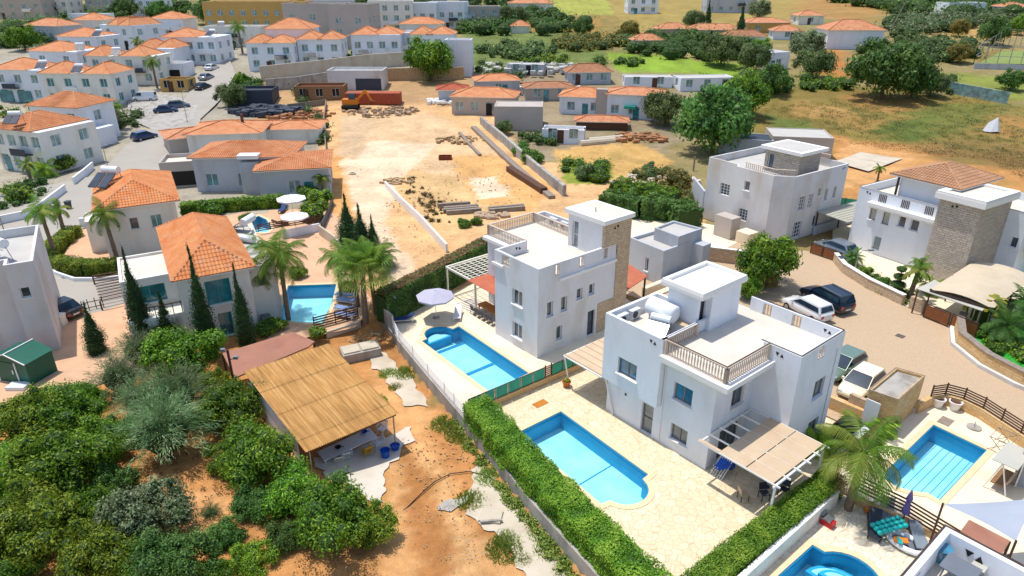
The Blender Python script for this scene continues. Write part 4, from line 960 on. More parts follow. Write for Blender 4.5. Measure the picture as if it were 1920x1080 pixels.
b = MB(); b.prism([(-2.597, -3.4), (-.6, -3.4), (-.6, .397), (-2.597, .397)], 2.45, 2.72); b.build('balcony_slab', 'cream_wall', t)
b = MB()
for i in range(7): b.box(-.7, -.64, -3.35 + i * .6, -3.29 + i * .6, 2.722, 3.55)
b.box(-.71, -.63, -3.35, .3, 3.553, 3.61); b.build('railing', 'brown_metal', t)
b = MB()
for i in range(12):
    a = math.pi * (i + .5) / 12; b.box(-.95, -.62, -1.55 + 1.5 * math.cos(a) - .21, -1.55 + 1.5 * math.cos(a) + .21, .9 + 1.15 * math.sin(a), 2.447)
b.box(-.95, -.62, -3.4, -3.1, 0, 2.447); b.box(-.95, -.62, .1, .39, 0, 2.447); b.build('arch', 'cream_wall', t)
body(t, [(-12.6, 5.403), (-1.6, 5.403), (-1.6, 7.6), (-12.6, 7.6)], 0, 4.9, 'cream_wall', {1: [(.7, 1.3, 3.2, 4.1, WT)]}, rz=4.7, roof='roof_grey')
b = MB(); b.box(-1.5, -.3, 5.8, 6.5, 0, .7); b.build('meter_box', 'grey_plastic', t)
heater('', F2, -10.2, 7.2, 4.7, -40, 1.15, 'steel solar heater on the flat roof right of the bright orange hip roof')
t = T('water_tank', 'white drum tank lying below the steel heater right of the bright orange roof', 'water tank', F2, (-8, 6.4, 4.7)); b = MB(); b.tube([(-8.6, 6.0, 5.1), (-7.4, 7.1, 5.1)], .32, 12); b.build('tank', 'tank_white', t)
F1 = Fr(-40.3, 62.7, -61.7)
t = T('house', 'tall white house with an orange hip roof beside the road and lime hedge', 'house', F1, (0, 4, 0))
WE = dict(pane='glass_teal', frame='cream_wall', mull=1)
body(t, [(-6.6, 0), (0, 0), (0, .003 + 7.0), (-6.6, 7.0)][:4], 0, 5.4, 'cream_wall', {1: [(2.8, 3.6, 3.2, 4.3, dict(mull=0, frame='cream_wall')), (5.0, 6.0, 3.2, 4.5, WE)]}) if 0 else None
body(t, [(-11.5, .4), (0, .4), (0, 7.2), (-11.5, 7.2)], 0, 5.3, 'cream_wall', {1: [(2.4, 3.2, 2.9, 4.1, dict(mull=0, frame='cream_paint')), (4.3, 5.3, 2.8, 4.1, WE)]})
hip(t, -11.5, 0, .4, 7.2, 5.35, 1.6, .45, 'tile_geo', True)
b = MB(); b.box(-6.5, -3.2, -1.2, .397, 0, 3.4); b.build('wall', 'cream_wall', t)
heater('', F1, -7.2, 2.0, 6.0, 50, 1.25, 'large solar heater with tilted panels on the orange roof of the tall white roadside house')
F3 = Fr(-34.4, 45.35, -60)
t = T('house', 'plain grey white house cut off by the left edge, next to the green metal shed', 'house', F3, (-3, -3, 0))
body(t, [(-9, -9), (-1.2, -9), (-1.2, -1.8), (0, -1.8), (0, 0), (-9, 0)], 0, 7.3, 'grey_white', {1: [(4.5, 5.3, 1.6, 2.7, dict(mull=0, frame='cream_paint'))], 3: [(.5, 1.1, 4.6, 5.4, dict(mull=0, frame='cream_wall')), ], 0: [(1, 2, 3, 4)]}, rz=6.6, roof='roof_grey')
heater('', F3, -3.6, -2.2, 6.6, 30, 1.2, 'solar heater with a drum tank on the flat roof at the left edge')
# ======================= walls, fences =======================
def pwall(name, pts, z0, z1, w, mat, fr, label, cat='wall', cap=None, group=None, zf=None):
    """thick wall along a polyline; z1 may be a list"""
    b = MB(); n = len(pts); L = []; zs = z1 if isinstance(z1, list) else [z1] * n
    for i in range(n):
        p0 = Vector(pts[max(0, i - 1)]); p1 = Vector(pts[i]); p2 = Vector(pts[min(n - 1, i + 1)])
        a = (p1 - p0).normalized() if i else (p2 - p1).normalized(); c = (p2 - p1).normalized() if i < n - 1 else a
        na = Vector((a.y, -a.x)); nb = Vector((c.y, -c.x)); m = (na + nb).normalized(); k = w / 2 / max(.4, m.dot(na)); L.append((p1 + m * k, p1 - m * k))
    for i in range(n - 1):
        (a, d), (e, f) = L[i], L[i + 1]; z = zs[i], zs[i + 1]
        v = [(*a, z0), (*d, z0), (*e, z0), (*f, z0), (*a, z[0]), (*d, z[0]), (*e, z[1]), (*f, z[1])]
        fs = [(0, 2, 6, 4), (3, 1, 5, 7), (4, 6, 7, 5)] + ([(1, 0, 4, 5)] if i == 0 else []) + ([(2, 3, 7, 6)] if i == n - 2 else [])
        b.add(v, fs)
    if cap:
        t = T(name, label, cat, fr, (*pts[0], max(z0, 0)), group); b.build('wall_body', mat, t); c = MB()
        for i in range(n - 1):
            (a, d), (e, f) = L[i], L[i + 1]; a, d = a + (a - d) * .12, d + (d - a) * .12; e, f = e + (e - f) * .12, f + (f - e) * .12
            z = zs[i], zs[i + 1]; c.add([(*a, z[0] + .003), (*d, z[0] + .003), (*f, z[1] + .003), (*e, z[1] + .003), (*a, z[0] + .07), (*d, z[0] + .07), (*f, z[1] + .07), (*e, z[1] + .07)], [(4, 7, 6, 5), (0, 3, 7, 4), (2, 1, 5, 6), (0, 4, 5, 1), (3, 2, 6, 7)])
        c.build('wall_cap', cap, t); return t
    return tag(b.build(name, mat, None, fr, (*pts[0], z0)), label, cat, group)
def sfence(name, pts, z0, z1, n, fr, label, mat='brown_metal', th=.06, post=2.0, cat='fence', gap=.5, pmat=None, group=None):
    t = T(name, label, cat, fr, (*pts[0], z0), group); b = MB(); h = (z1 - z0) / n
    for a, c in zip(pts, pts[1:]):
        for k in range(n): b.bar((*a, z0 + h * (k + .5)), (*c, z0 + h * (k + .5)), .03, h * gap)
    b.build('slats', mat, t); tot = 0
    for a, c in zip(pts, pts[1:]):
        L = math.hypot(c[0] - a[0], c[1] - a[1]); m = max(1, round(L / post))
        for k in range(m + (1 if c == pts[-1] else 0)):
            x, y = a[0] + (c[0] - a[0]) * k / m, a[1] + (c[1] - a[1]) * k / m; b = MB(); b.box(x - th / 2, x + th / 2, y - th / 2, y + th / 2, z0 - .01, z1 + .04); b.build('post', pmat or mat, t)
    return t
wl_ = lambda v: (v, ww(v) + .12)
pwall('retaining_wall', [wl_(v) for v in (-13.4, -12.4, -10.6)], -1.0, 1.35, .22, 'concrete', V, 'taller end piece of the concrete wall by the garden shower')
pwall('retaining_wall', [wl_(v) for v in (-10.59, -8.4, -5.5, -2.7, 0, 3.2)], -1.0, .35, .24, 'concrete', V, 'stained concrete wall between the dirt track and the pool terrace')
pwall('retaining_wall', [wl_(v) for v in (3.21, 7, 11.9, 16.6, 21.6)], -1.0, .3, .24, 'concrete', V, 'shaded concrete wall below the big clipped hedge')
sfence('slatted_fence', [wl_(v) for v in (-10.5, -8.4, -5.5, -2.7, 0, 3.0)], .35, 1.25, 7, V, 'thin pale slatted fence on top of the stained concrete wall', 'ledge', .05, gap=.3)
fp_ = [(2.75, -8.3), (2.95, -1.9)]; fp2 = [(3.0, -1.3), (3.16, 3.6)]
pwall('garden_wall', [(2.7, -8.3), (3.12, 3.6)], -.02, .5, .25, 'stone_garden', V, 'low stone wall carrying the green screens between the two pool terraces')
for k, (pts, lb) in enumerate(((fp_, 'long row of green mesh screens nearest the hedge'), (fp2, 'shorter row of green mesh screens by the terracotta pot'))):
    t = T('screen_fence', lb, 'fence', V, (*pts[0], .5), 'green mesh screens'); a, c = pts; L = math.hypot(c[0] - a[0], c[1] - a[1]); m = round(L / 1.05)
    for i in range(m):
        q = lambda f: (a[0] + (c[0] - a[0]) * f, a[1] + (c[1] - a[1]) * f); p0, p1 = q(i / m + .01), q((i + 1) / m - .01)
        b = MB(); b.bar((*p0, .93), (*p1, .93), .025, .78); b.build('screen_panel', 'screen_teal', t)
    b = MB(); b.bar((*a, .52), (*c, .52), .05, .04); b.bar((*a, 1.35), (*c, 1.35), .05, .04)
    for i in range(m + 1): p = q(i / m); b.bar((*p, .5), (*p, 1.36), .05)
    b.build('frame', 'brown_metal', t)
t = T('ladder_panel', 'small brown slatted panel between the two green screens', 'fence panel', V, (2.97, -1.6, .5)); b = MB()
for k in range(6): b.box(2.93, 3.0, -1.85, -1.35, .55 + k * .15, .62 + k * .15)
b.build('slats', 'wood', t); b = MB(); b.box(2.92, 3.01, -1.9, -1.85, .5, 1.5); b.build('post', 'wood_dark', t); b = MB(); b.box(2.92, 3.01, -1.35, -1.3, .5, 1.5); b.build('post', 'wood_dark', t)
pwall('garden_wall', [(21.85, -14), (21.75, 2.2)], -.02, .95, .22, 'cream_wall', V, 'plain beige wall behind the right hand hedge of the large villa', cap='ledge')
pwall('low_wall', [(22.05, 3.1), (30, 4.3)], -.02, .45, .25, 'stone_garden', V, 'low stone wall under the brown slat fence behind the grey loungers')
sfence('slatted_fence', [(21.9, 3.6), (24.6, 3.75), (27.4, 3.4), (31, 3.3)], .42, 1.5, 5, V, 'brown horizontal slat fence above the grey loungers', 'wood_dark', .08, gap=.45)
pwall('garden_wall', [(15.7, 10.7), (20.3, 10.9)], -.02, .85, .4, 'stone_garden', V, 'honey coloured stone wall in front of the cream hatchback')
pwall('garden_wall', [(20.5, 6.4), (20.45, 10.7)], -.02, .9, .25, 'stone_garden', V, 'stone wall running down from the stone store room to the palm', cap='wood_dark')
cw = [(20.9, 14.4), (21.1, 15.9), (21.6, 16.9), (22.6, 17.2), (23.8, 17.0), (26.2, 15.9), (29.5, 14.2)]
pwall('garden_wall', cw, -.02, .75, .3, 'stone_garden', V, 'curved honey stone wall behind the two white planters')
sfence('slatted_fence', cw[1:], .76, 1.6, 5, V, 'dark brown slat fence curving along the honey stone wall', 'wood_dark', .08, 1.6, gap=.5)
t = T('store_room', 'small stone clad store room with a flat grey roof beside the cream hatchback', 'store room', V, (20, 12.5, 0))
fp = [(19.2, 10.4), (20.85, 10.7), (20.75, 14.8), (19.1, 14.4)]
body(t, fp, 0, 2.6, 'stone_garden', {}, rz=2.42, roof='concrete', para=.12, capmat='timber_grey')
b = MB(); b.box(18.0, 19.1, 10.9, 11.15, 0, 1.5); b.build('wall', 'stone_clad', t); b = MB(); b.box(19.25, 20.1, 10.25, 10.34, .05, 2.05); b.build('door', 'white_plastic', t)
cw2 = [(18.0, 30.1), (18.15, 28.9), (19.2, 26.3), (21.7, 24.3), (24.2, 23.4), (28, 23.2)]
pwall('garden_wall', cw2, -.02, 1.15, .45, 'stone_garden', V, 'curved stone garden wall with a pale plinth at the right edge', cap='timber_grey')
pwall('kerb_plinth', [(x - .32, y - .3) for x, y in cw2], -.02, .28, .3, 'kerb', V, 'pale painted plinth at the foot of the curved garden wall at the right edge', 'plinth')
pwall('garden_wall', [(4.7, 35.3), (6.6, 33.3), (9.7, 31.6), (13.3, 30.4)], -.02, .9, .35, 'stone_clad', V, 'stone wall with shrubs in front of the stone clad villa', cap='ledge')
pwall('garden_wall', [(13.9, 30.3), (15.1, 30.1)], -.02, 1.1, .4, 'stone_clad', V, 'short stone pier beside the brown driveway gate')
pwall('garden_wall', [(-12.3, -.3), (-12.6, 7)], -.02, 1.0, .3, 'grey_wall', B, 'low grey wall left of the ribbed carport')
def gate(fr, a, c, z1, label, m=2):
    t = T('gate', label, 'gate', fr, (*a, 0)); 
    for i in range(m):
        q = lambda f: (a[0] + (c[0] - a[0]) * f, a[1] + (c[1] - a[1]) * f); p0, p1 = q(i / m + .02), q((i + 1) / m - .02)
        b = MB(); b.bar((*p0, .1 + (z1 - .15) / 2), (*p1, .1 + (z1 - .15) / 2), .03, z1 - .25); b.build('gate_panel', 'gate_brown', t)
        b = MB(); 
        for z in (.08, z1): b.bar((*p0, z), (*p1, z), .07)
        for p in (p0, p1): b.bar((*p, .02), (*p, z1 + .03), .07)
        b.build('gate_frame', 'brown_metal', t)
    return t
gate(V, (15.35, 29.3), (19.6, 28.6), 1.25, 'brown panelled driveway gate in front of the beige carport')
gate(V, (1.9, 35.6), (4.6, 35.4), 1.1, 'brown gate in front of the silver car under the ribbed carport')
t = T('gate_canopy', 'pale flat canopy above the brown driveway gate', 'canopy', V, (16, 30, 0)); b = MB(); b.prism([(14.4, 29.3), (19.4, 28.9), (19.3, 31.6), (14.6, 32.2)], 2.2, 2.26); b.build('cover', 'awning_grey', t)
for x in (14.5, 19.3):
    b = MB(); b.box(x - .05, x + .05, 29.3, 29.4, 0, 2.2); b.build('post', 'brown_metal', t)
t = T('garden_benches', 'stepped white masonry benches beside the dark grey low building', 'bench', V, (-2, 16, 0)); 
for i, (x, z) in enumerate(((-2.2, .9), (-1.3, .55), (-.5, 1.05))):
    b = MB(); b.box(x, x + .45, 14.3, 20.6, 0, z); b.build('bench_step', 'terrace_cream', t)
b = MB(); b.box(.0, .35, 13.4, 21, 0, .9); b.build('bench_back', 'stone_clad', t)
for (pts, lb, z) in (([(1.2, 21.5), (4.3, 25.5)], 'tan wall climbing from the long roof towards the barred window villa', 1.3), ([(-6.0, 24.5), (-1.2, 27.3), (1.2, 28.2)], 'brown wall below the barred window villa', 1.4)):
    pwall('garden_wall', pts, -.05, z, .3, 'brick_tan' if 'tan' in lb else 'stone_clad', V, lb, cap='ledge')
pwall('shade_wall', [(-9.5, .5), (-14.2, 4)], -.05, 3.0, .25, 'grey_wall', Cf, 'tall blue grey wall left of the barred window villa')
t = T('stone_pier', 'pale brown stair pier in front of the barred window villa', 'pier', Cf, (-4, -2, 0)); b = MB(); b.box(-4.6, -2.4, -3.4, -1.9, 0, 2.3); b.build('wall', 'grey_beige', t); b = MB(); b.box(-1.8, -.2, -3.2, -1.6, 0, 1.2); b.build('steps', 'terrace_cream', t)
t = sfence('screen_fence', [V.l(*G(1553, 388)), V.l(*G(1612, 396))], 0, 1.4, 1, V, 'dark green screen fence behind the ribbed carport', 'screen_teal', .08, gap=.95, pmat='brown_metal')
# left side walls along the road
def gw(pts, dz=0): return Gp(pts, dz)
pwall('garden_wall', gw([(-20, 430), (5, 420), (62, 408), (98, 380), (124, 360)]), -.05, .95, .2, 'white', W0, 'long white wall beside the road below the planted bed', cap='ledge')
pwall('garden_wall', gw([(140, 347), (160, 331), (176, 317)]), -.05, 1.0, .2, 'white', W0, 'short white wall by the road between the two openings', cap='ledge')
pwall('garden_wall', gw([(155, 456), (122, 510), (112, 502), (95, 498), (105, 515), (140, 527), (185, 527), (232, 522)][3:]), -.05, .35, .2, 'white', W0, 'low curved white kerb wall under the lime green hedge')
pwall('garden_wall', gw([(152, 425), (178, 423)]), -.05, 1.0, .3, 'white', W0, 'stub of white wall beside the small palm')
pwall('site_wall', gw([(723, 352), (750, 381), (790, 420), (838, 472)]), -.3, [.9, .95, 1.0, .85], .22, 'ledge', W0, 'long white block wall crossing the sandy building plot')
pwall('garden_wall', gw([(-40, 800), (0, 783), (105, 752), (165, 730)]), -1.5, .35, .25, 'ledge', W0, 'white edged wall between the terracotta yard and the orchard')
pwall('garden_wall', gw([(600, 440), (632, 463), (640, 480)]), -.2, 1.1, .2, 'concrete_light', W0, 'pale wall by the leaning dark panel near the palms')
pwall('garden_wall', gw([(530, 448), (600, 433)]), -.2, .9, .2, 'white', W0, 'white wall under the brown fence of the parasol terrace')
sfence('slatted_fence', gw([(486, 440), (530, 432), (602, 421)]), .35, 1.2, 4, W0, 'dark brown fence below the two white parasols', 'wood_dark', .07, 1.5)
sfence('slatted_fence', gw([(590, 618), (630, 608), (672, 597)]), .0, 1.1, 5, W0, 'brown slat fence beside the blue loungers of the tapering pool', 'wood_dark', .07, 1.3)
pwall('garden_wall', gw([(612, 632), (676, 612)]), -.6, .15, .2, 'concrete_light', W0, 'crumbling low wall under the brown slat fence by the palm trunk')
pwall('site_fence', gw([(612, 350), (624, 385), (610, 420), (604, 433)]), -.2, .9, .15, 'charcoal', W0, 'dark leaning fence panel beside the bright shrubs', 'fence')
sfence('yard_fence', gw([(122, 595), (146, 590), (168, 582), (195, 576)]), 0, 1.0, 2, W0, 'thin black railing beside the dark car', 'dark', .05, .6, gap=.12)
# slatted pergola by the cypress
P_ = gw([(178, 534), (250, 522), (263, 566), (192, 582)])
t = T('pergola', 'flat pergola of dark brown slats above the terracotta yard', 'pergola', W0, (*P_[0], 0)); b = MB()
for i in range(10):
    f = i / 9; a = Vector(P_[0]).lerp(Vector(P_[3]), f); c = Vector(P_[1]).lerp(Vector(P_[2]), f); b.bar((*a, .9), (*c, .9), .12, .06)
b.build('slats', 'wood_dark', t)
for p in P_:
    b = MB(); b.bar((*p, 0), (*p, .87), .1); b.build('post', 'wood_dark', t)
# ======================= open shed with corrugated roof =======================
S_ = Fr(-11.15, 30.45, 39)
t = T('open_shed', 'open sided shed with a tan corrugated roof beside the dirt track', 'shed', S_, (3, 5, -.75))
SW, SL = 5.75, 10.0
def rz_(y): return 1.75 + .07 * y
b = MB()
rows = [(.4, 1.7), (1.55, 4.6), (4.45, 7.3), (7.15, SL)]
for k, (y0, y1) in enumerate(rows):
    n = 46 * 4; o = len(b.v); vs_ = []
    for i in range(n + 1):
        x = -.1 + (SW + .2) * i / n; z = .035 * math.sin(i / 4 * 2 * math.pi); j = .03 * math.sin(i * .9 + k)
        vs_ += [(x, y0 + j * (k > 0), rz_(y0) + z + .03 * 1), (x, y1, rz_(y1) + z)]
    b.add(vs_, [(2 * i, 2 * i + 2, 2 * i + 3, 2 * i + 1) for i in range(n)])
b.smooth = False; b.build('corrugated_roof', 'corrugated', t)
b = MB()
for y in (.55, 3.3, 6.6, 9.8): b.box(.05, SW - .05, y - .05, y + .05, rz_(y) - .15, rz_(y) - .045)
b.build('purlin', 'wood_dark', t)
for x, y in ((.15, .6), (SW - .2, .6), (SW - .2, 5), (SW - .2, 9.6)):
    b = MB(); b.tube([(x, y, -.8), (x, y, rz_(y) - .15)], .05, 8); b.build('post', 'steel', t)
b = MB(); b.box(.05, .13, 2.2, 9.7, -.8, rz_(0) - .1); b.box(.13, SW - .1, 9.65, 9.75, -.8, 2.1); b.build('side_panel', 'white', t)
t = T('flat_canopy', 'flat brown roofed lean-to behind the corrugated shed', 'canopy', W0, (-17, 41, 0)); b = MB()
q_ = [U(x, y, 2.1) for x, y in ((417, 662), (548, 622), (590, 640), (578, 650), (440, 708))]; b.prism(ccw(q_), 2.0, 2.1); b.build('cover', 'brown_slab', t)
for p in (q_[0], q_[4], q_[2]):
    b = MB(); b.bar((*[c + .0 for c in (Vector(p) * .985 + Vector((-17, 41)) * .015)], -.8), (*(Vector(p) * .985 + Vector((-17, 41)) * .015), 2.0), .14); b.build('post', 'brown_metal', t)
t = T('lamp_post', 'brown post with two floodlights at the corner of the flat brown roof', 'lamp post', W0, (*U(440, 705, 2.1), 0)); x, y = U(440, 703, 2.1); x -= .15
b = MB(); b.bar((x, y, -.8), (x, y, 4.0), .12); b.build('pole', 'brown_metal', t)
for dx, dz in ((-.3, 3.95), (.45, 3.4)):
    b = MB(); b.bar((x, y, dz - .15), (x + dx, y, dz), .05); b.box(x + dx - .14, x + dx + .14, y - .1, y + .1, dz - .08, dz + .12); b.build('floodlight', 'steel', t)
# long white table and chairs under the shed
def ss_px(px, py, z=-.75): return U(px, py, z)
c0, c1, c2, c3 = [U(x, y, .0) for x, y in ((595, 847), (693, 802), (708, 819), (608, 864))]
t = T('table', 'long white table under the front edge of the corrugated roof', 'table', W0, (*c0, -.75)); b = MB(); b.prism(ccw([c0, c1, c2, c3]), -.06, 0); b.build('table_top', 'white_plastic', t)
for p in (c0, c1, c2, c3, ((c2[0] + c3[0]) / 2, (c2[1] + c3[1]) / 2)):
    m = ((c0[0] + c2[0]) / 2, (c0[1] + c2[1]) / 2); p = (p[0] * .96 + m[0] * .04, p[1] * .96 + m[1] * .04); b = MB(); b.bar((*p, -.75), (*p, -.062), .06); b.build('leg', 'white_plastic', t)
def armchair(label, x, y, z, rz, mat, group=None):
    f = Fr(x, y, rz); t = T('armchair', label, 'chair', f, (0, 0, z), group)
    b = MB(); b.box(-.24, .24, -.24, .24, z + .4, z + .44); b.build('seat', mat, t)
    b = MB()
    for k in range(5): xx = -.2 + k * .1; b.bar((xx, .24, z + .44), (xx, .32, z + .85), .055, .03)
    b.bar((-.25, .33, z + .86), (.25, .33, z + .86), .05, .08); b.build('backrest', mat, t)
    for sx in (-1, 1):
        b = MB(); b.bar((sx * .27, -.22, z + .65), (sx * .27, .3, z + .67), .06, .04); b.bar((sx * .27, -.2, z + .42), (sx * .27, -.2, z + .65), .05); b.build('armrest', mat, t)
        for sy in (-1, 1):
            b = MB(); b.bar((sx * .22, sy * .22, z + .4), (sx * .27, sy * .27, z), .045); b.build('leg', mat, t)
    return t
x, y = U(637, 870, -.6); armchair('white plastic armchair pulled up near the left end of the long table', x, y, -.75, 200, 'cream_paint')
x, y = U(649, 862, -.6); armchair('white plastic armchair second from the left end of the long table', x, y, -.75, 205, 'white_plastic')
x, y = U(689, 852, -.6); armchair('yellow plastic armchair standing apart under the shed edge', x, y, -.75, 215, 'yellow_plastic')
x, y = U(711, 838, -.6); armchair('white plastic armchair beside the blue basin', x, y, -.75, 300, 'white_plastic')
x, y = U(717, 810, -.6); armchair('white plastic armchair beyond the right end of the long table', x, y, -.75, 330, 'white_plastic')
x, y = U(660, 832, -.5); x, y = x - .2, y + .75; armchair('lime green chair behind the long white table', x, y, -.75, 40, 'lime_plastic')
def tub(name, label, cat, px, py, z, r, h, mat, inner=None):
    x, y = U(px, py, z); t = T(name, label, cat, W0, (x, y, z)); b = MB(); b.lathe((x, y, z), [(r * .75, 0), (r, h), (r * 1.06, h), (r * .92, h), (r * .7, h * .4)], 18); b.build('shell', mat, t)
    b = MB(); b.lathe((x, y, z), [(r * .9, h * .62), (r * .9, h * .66)], 16); b.build('contents', inner or mat, t); return t
tub('basin', 'blue and white basin on a stand next to the white armchair', 'basin', 723, 857, -.75, .3, .55, 'blue_plastic', 'blue_plastic')
tub('basin', 'second blue basin in the shade behind the first one', 'basin', 741, 842, -.75, .3, .3, 'blue_plastic')
for i, (px, py, m, lb) in enumerate(((634, 840, 'dark', 'dark round pan on the left half of the long table'), (683, 811, 'blue_plastic', 'small blue bowl on the right half of the long table'))):
    x, y = U(px, py, .02); t = T('bowl', lb, 'bowl', W0, (x, y, .002)); b = MB(); b.lathe((x, y, .002), [(.1, 0), (.2, .12), (.17, .12), (.08, .03)], 14); b.build('shell', m, t); b = MB(); b.bar((x + .19, y, .1), (x + .36, y + .05, .12), .03); b.build('handle', m, t)
# concrete tanks and covers on the track
x, y = U(678, 650, -.1); f = Fr(x, y, 25)
t = T('septic_tank', 'concrete tank with two pale lids at the top of the dirt track', 'tank', f, (0, 0, -.75)); b = MB(); b.box(-1.6, 1.3, -.9, .7, -.8, -.1); b.build('tank', 'concrete', t)
for x0 in (-1.5, -.1): 
    b = MB(); b.box(x0, x0 + 1.25, -.7, .5, -.097, .0); b.build('lid', 'concrete_light', t)
x, y = U(922, 968, -.7); f = Fr(x, y, -10)
t = T('concrete_cover', 'square concrete cover with a lifted edge on the bottom of the path', 'cover', f, (0, 0, -.75)); b = MB(); b.box(-.65, .55, -.5, .45, -.74, -.6); b.build('slab', 'concrete_light', t); b = MB(); b.bar((-.5, -.62, -.58), (.65, -.3, -.58), .12, .1); b.build('edge_stone', 'concrete', t)
cab = [U(x, y, -.7) for x, y in ((737, 972), (765, 950), (790, 925), (815, 903), (845, 888), (880, 884), (915, 892), (940, 910), (960, 935), (980, 965), (1010, 1000))]
b = MB(); b.tube([(*p, -.70) for p in cab], .03, 6); tag(b.build('cable', 'black_plastic', None, W0, (*cab[0], -.7)), 'black cable lying in a curve across the orange dirt track', 'cable')
x, y = V.w(-12.2, -5.3); t = T('garden_shower', 'thin white garden shower post at the top of the concrete wall', 'shower', W0, (x, y, 0)); b = MB(); b.tube([(x, y, 0), (x, y, 2.2), (x + .2, y, 2.35), (x + .45, y, 2.25)], .035, 6); b.build('pole', 'ledge', t); b = MB(); b.lathe((x + .45, y, 2.12), [(.12, 0), (.03, .1)], 10); b.build('shower_head', 'steel', t)
# ======================= parasols, loungers, garden things =======================
def parasol(label, fr, x, y, z, r, h, mat, group=None, n=8):
    t = T('parasol', label, 'parasol', fr, (x, y, z), group); b = MB(); vs_ = [(x, y, z + h)]
    for i in range(n):
        a = 2 * math.pi * i / n; vs_.append((x + r * math.cos(a), y + r * math.sin(a), z + h - .5)); vs_.append((x + r * .97 * math.cos(a), y + r * .97 * math.sin(a), z + h - .66))
    b.add(vs_, [(0, 1 + 2 * i, 1 + 2 * ((i + 1) % n)) for i in range(n)] + [(1 + 2 * i, 2 + 2 * i, 2 + 2 * ((i + 1) % n), 1 + 2 * ((i + 1) % n)) for i in range(n)]); b.build('canopy', mat, t)
    b = MB(); b.tube([(x, y, z), (x, y, z + h + .08)], .03, 8); b.build('pole', 'ledge', t); b = MB()
    for i in range(n):
        a = 2 * math.pi * i / n; b.bar((x, y, z + h - .06), (x + r * .97 * math.cos(a), y + r * .97 * math.sin(a), z + h - .53), .025)
    b.build('ribs', 'steel', t); b = MB(); b.lathe((x, y, z), [(.3, 0), (.28, .06), (.06, .1)], 14); b.build('base', 'concrete', t); return t
parasol('lilac grey parasol beside the grey villa pool', V, -10.3, -2.1, 0, 1.6, 2.5, 'lilac_cloth')
px1, px2 = U(545, 366, 2.5), U(551, 397, 2.5)
parasol('farther of the two white parasols on the terracotta terrace', W0, *px1, 0, 1.75, 2.6, 'white_cloth', 'white parasols'); parasol('nearer of the two white parasols on the terracotta terrace', W0, *px2, 0, 1.55, 2.5, 'white_cloth', 'white parasols')
def lounger(label, fr, x, y, z, rz, cloth, frame='ledge', group='sun loungers', tilt=.5):
    f = Fr(*fr.w(x, y), math.degrees(fr.a) + rz); t = T('sun_lounger', label, 'sun lounger', f, (0, 0, z), group)
    b = MB()
    for sx in (-.3, .3): b.bar((sx, -.95, z + .28), (sx, .95, z + .28), .05)
    b.build('frame', frame, t)
    for sx in (-.28, .28):
        for sy in (-.8, .75):
            b = MB(); b.bar((sx, sy, z), (sx, sy, z + .26), .05); b.build('leg', frame, t)
    b = MB(); b.box(-.3, .3, -.95, .25, z + .31, z + .38); b.build('mattress', cloth, t); b = MB(); b.bar((0, .25, z + .35), (0, .9, z + .35 + tilt * .7), .6, .07, (0, 0, 1)); b.build('backrest', cloth, t); return t
for i, (px, py) in enumerate(((641, 552), (644, 562), (640, 577), (641, 589))):
    x, y = U(px, py, .35); nm = ('topmost', 'second', 'third', 'lowest')[i]
    lounger(f'{nm} of the blue loungers beside the tapering pool', W0, x + .3, y, 0, 250, 'blue_cloth', 'ledge', 'blue loungers by the tapering pool', .25)
lounger('white framed lounger in the shade of the tall green hedge', V, -11.4, -4.6, 0, -30, 'navy_cloth', 'ledge'); lounger('white padded lounger beside the lilac parasol', V, -9.3, -.6, 0, 50, 'white_cloth')
for i, (px, py, lb) in enumerate(((525, 418, 'dark low lounger at the left under the nearer white parasol'), (572, 412, 'dark low lounger at the right under the nearer white parasol'), (530, 392, 'navy lounger beneath the farther white parasol'))):
    x, y = U(px, py, .3); lounger(lb, W0, x, y, 0, 100 + 130 * i, 'wood_dark' if i < 2 else 'navy_cloth', 'wood_dark')
t = T('slatted_deck', 'slatted white low deck in front of the grey villa pergola', 'deck', V, (-9, .5, 0)); b = MB()
for i in range(11): b.box(-11.4 + i * .28, -11.3 + i * .28, .6, 2.4, .02, .07)
b.build('slats', 'ledge', t)
t = T('dining_table', 'orange wooden dining table under the rust red canopy', 'table', V, (-7.6, 1.5, 0)); b = MB(); b.box(-9.0, -6.2, 1.2, 2.1, .7, .76); b.build('table_top', 'wood_orange', t)
for x in (-8.85, -6.35):
    for y in (1.3, 2.0): b = MB(); b.bar((x, y, 0), (x, y, .7), .07); b.build('leg', 'wood_orange', t)
proto = None
def chair(label, fr, x, y, z, rz, mat, cloth=None, group=None):
    f = Fr(*fr.w(x, y), math.degrees(fr.a) + rz); t = T('chair', label, 'chair', f, (0, 0, z), group)
    b = MB(); b.box(-.23, .23, -.22, .22, z + .42, z + .46); b.build('seat', cloth or mat, t); b = MB(); b.bar((0, .23, z + .5), (0, .32, z + .9), .44, .03, (0, 1, 0)); b.build('backrest', cloth or mat, t)
    for sx in (-.22, .22):
        for sy in (-.2, .22): b = MB(); b.bar((sx, sy, z), (sx, sy, z + .42), .035); b.build('leg', mat, t)
    return t
for i in range(5):
    chair('dark chair in the row along the orange dining table', V, -8.8 + i * .62, .75, 0, 180, 'black_plastic', 'charcoal', 'dark chairs along the orange dining table')
t = T('folding_chairs', 'stack of bright blue folding chairs by the veranda of the pale blue villa', 'chair', V, (16.1, -.3, 0)); b = MB()
for k in range(3):
    x = 16.0 + k * .14; b.bar((x, -.9, .0), (x + .1, -.2, 1.0), .04); b.bar((x + .45, -.9, 0), (x + .55, -.2, 1.0), .04); b.bar((x, -.9, .3), (x + .45, -.9, .3), .04); b.bar((x, -.2, 0), (x + .05, -.8, .6), .04)
b.build('frame', 'ledge', t); b = MB()
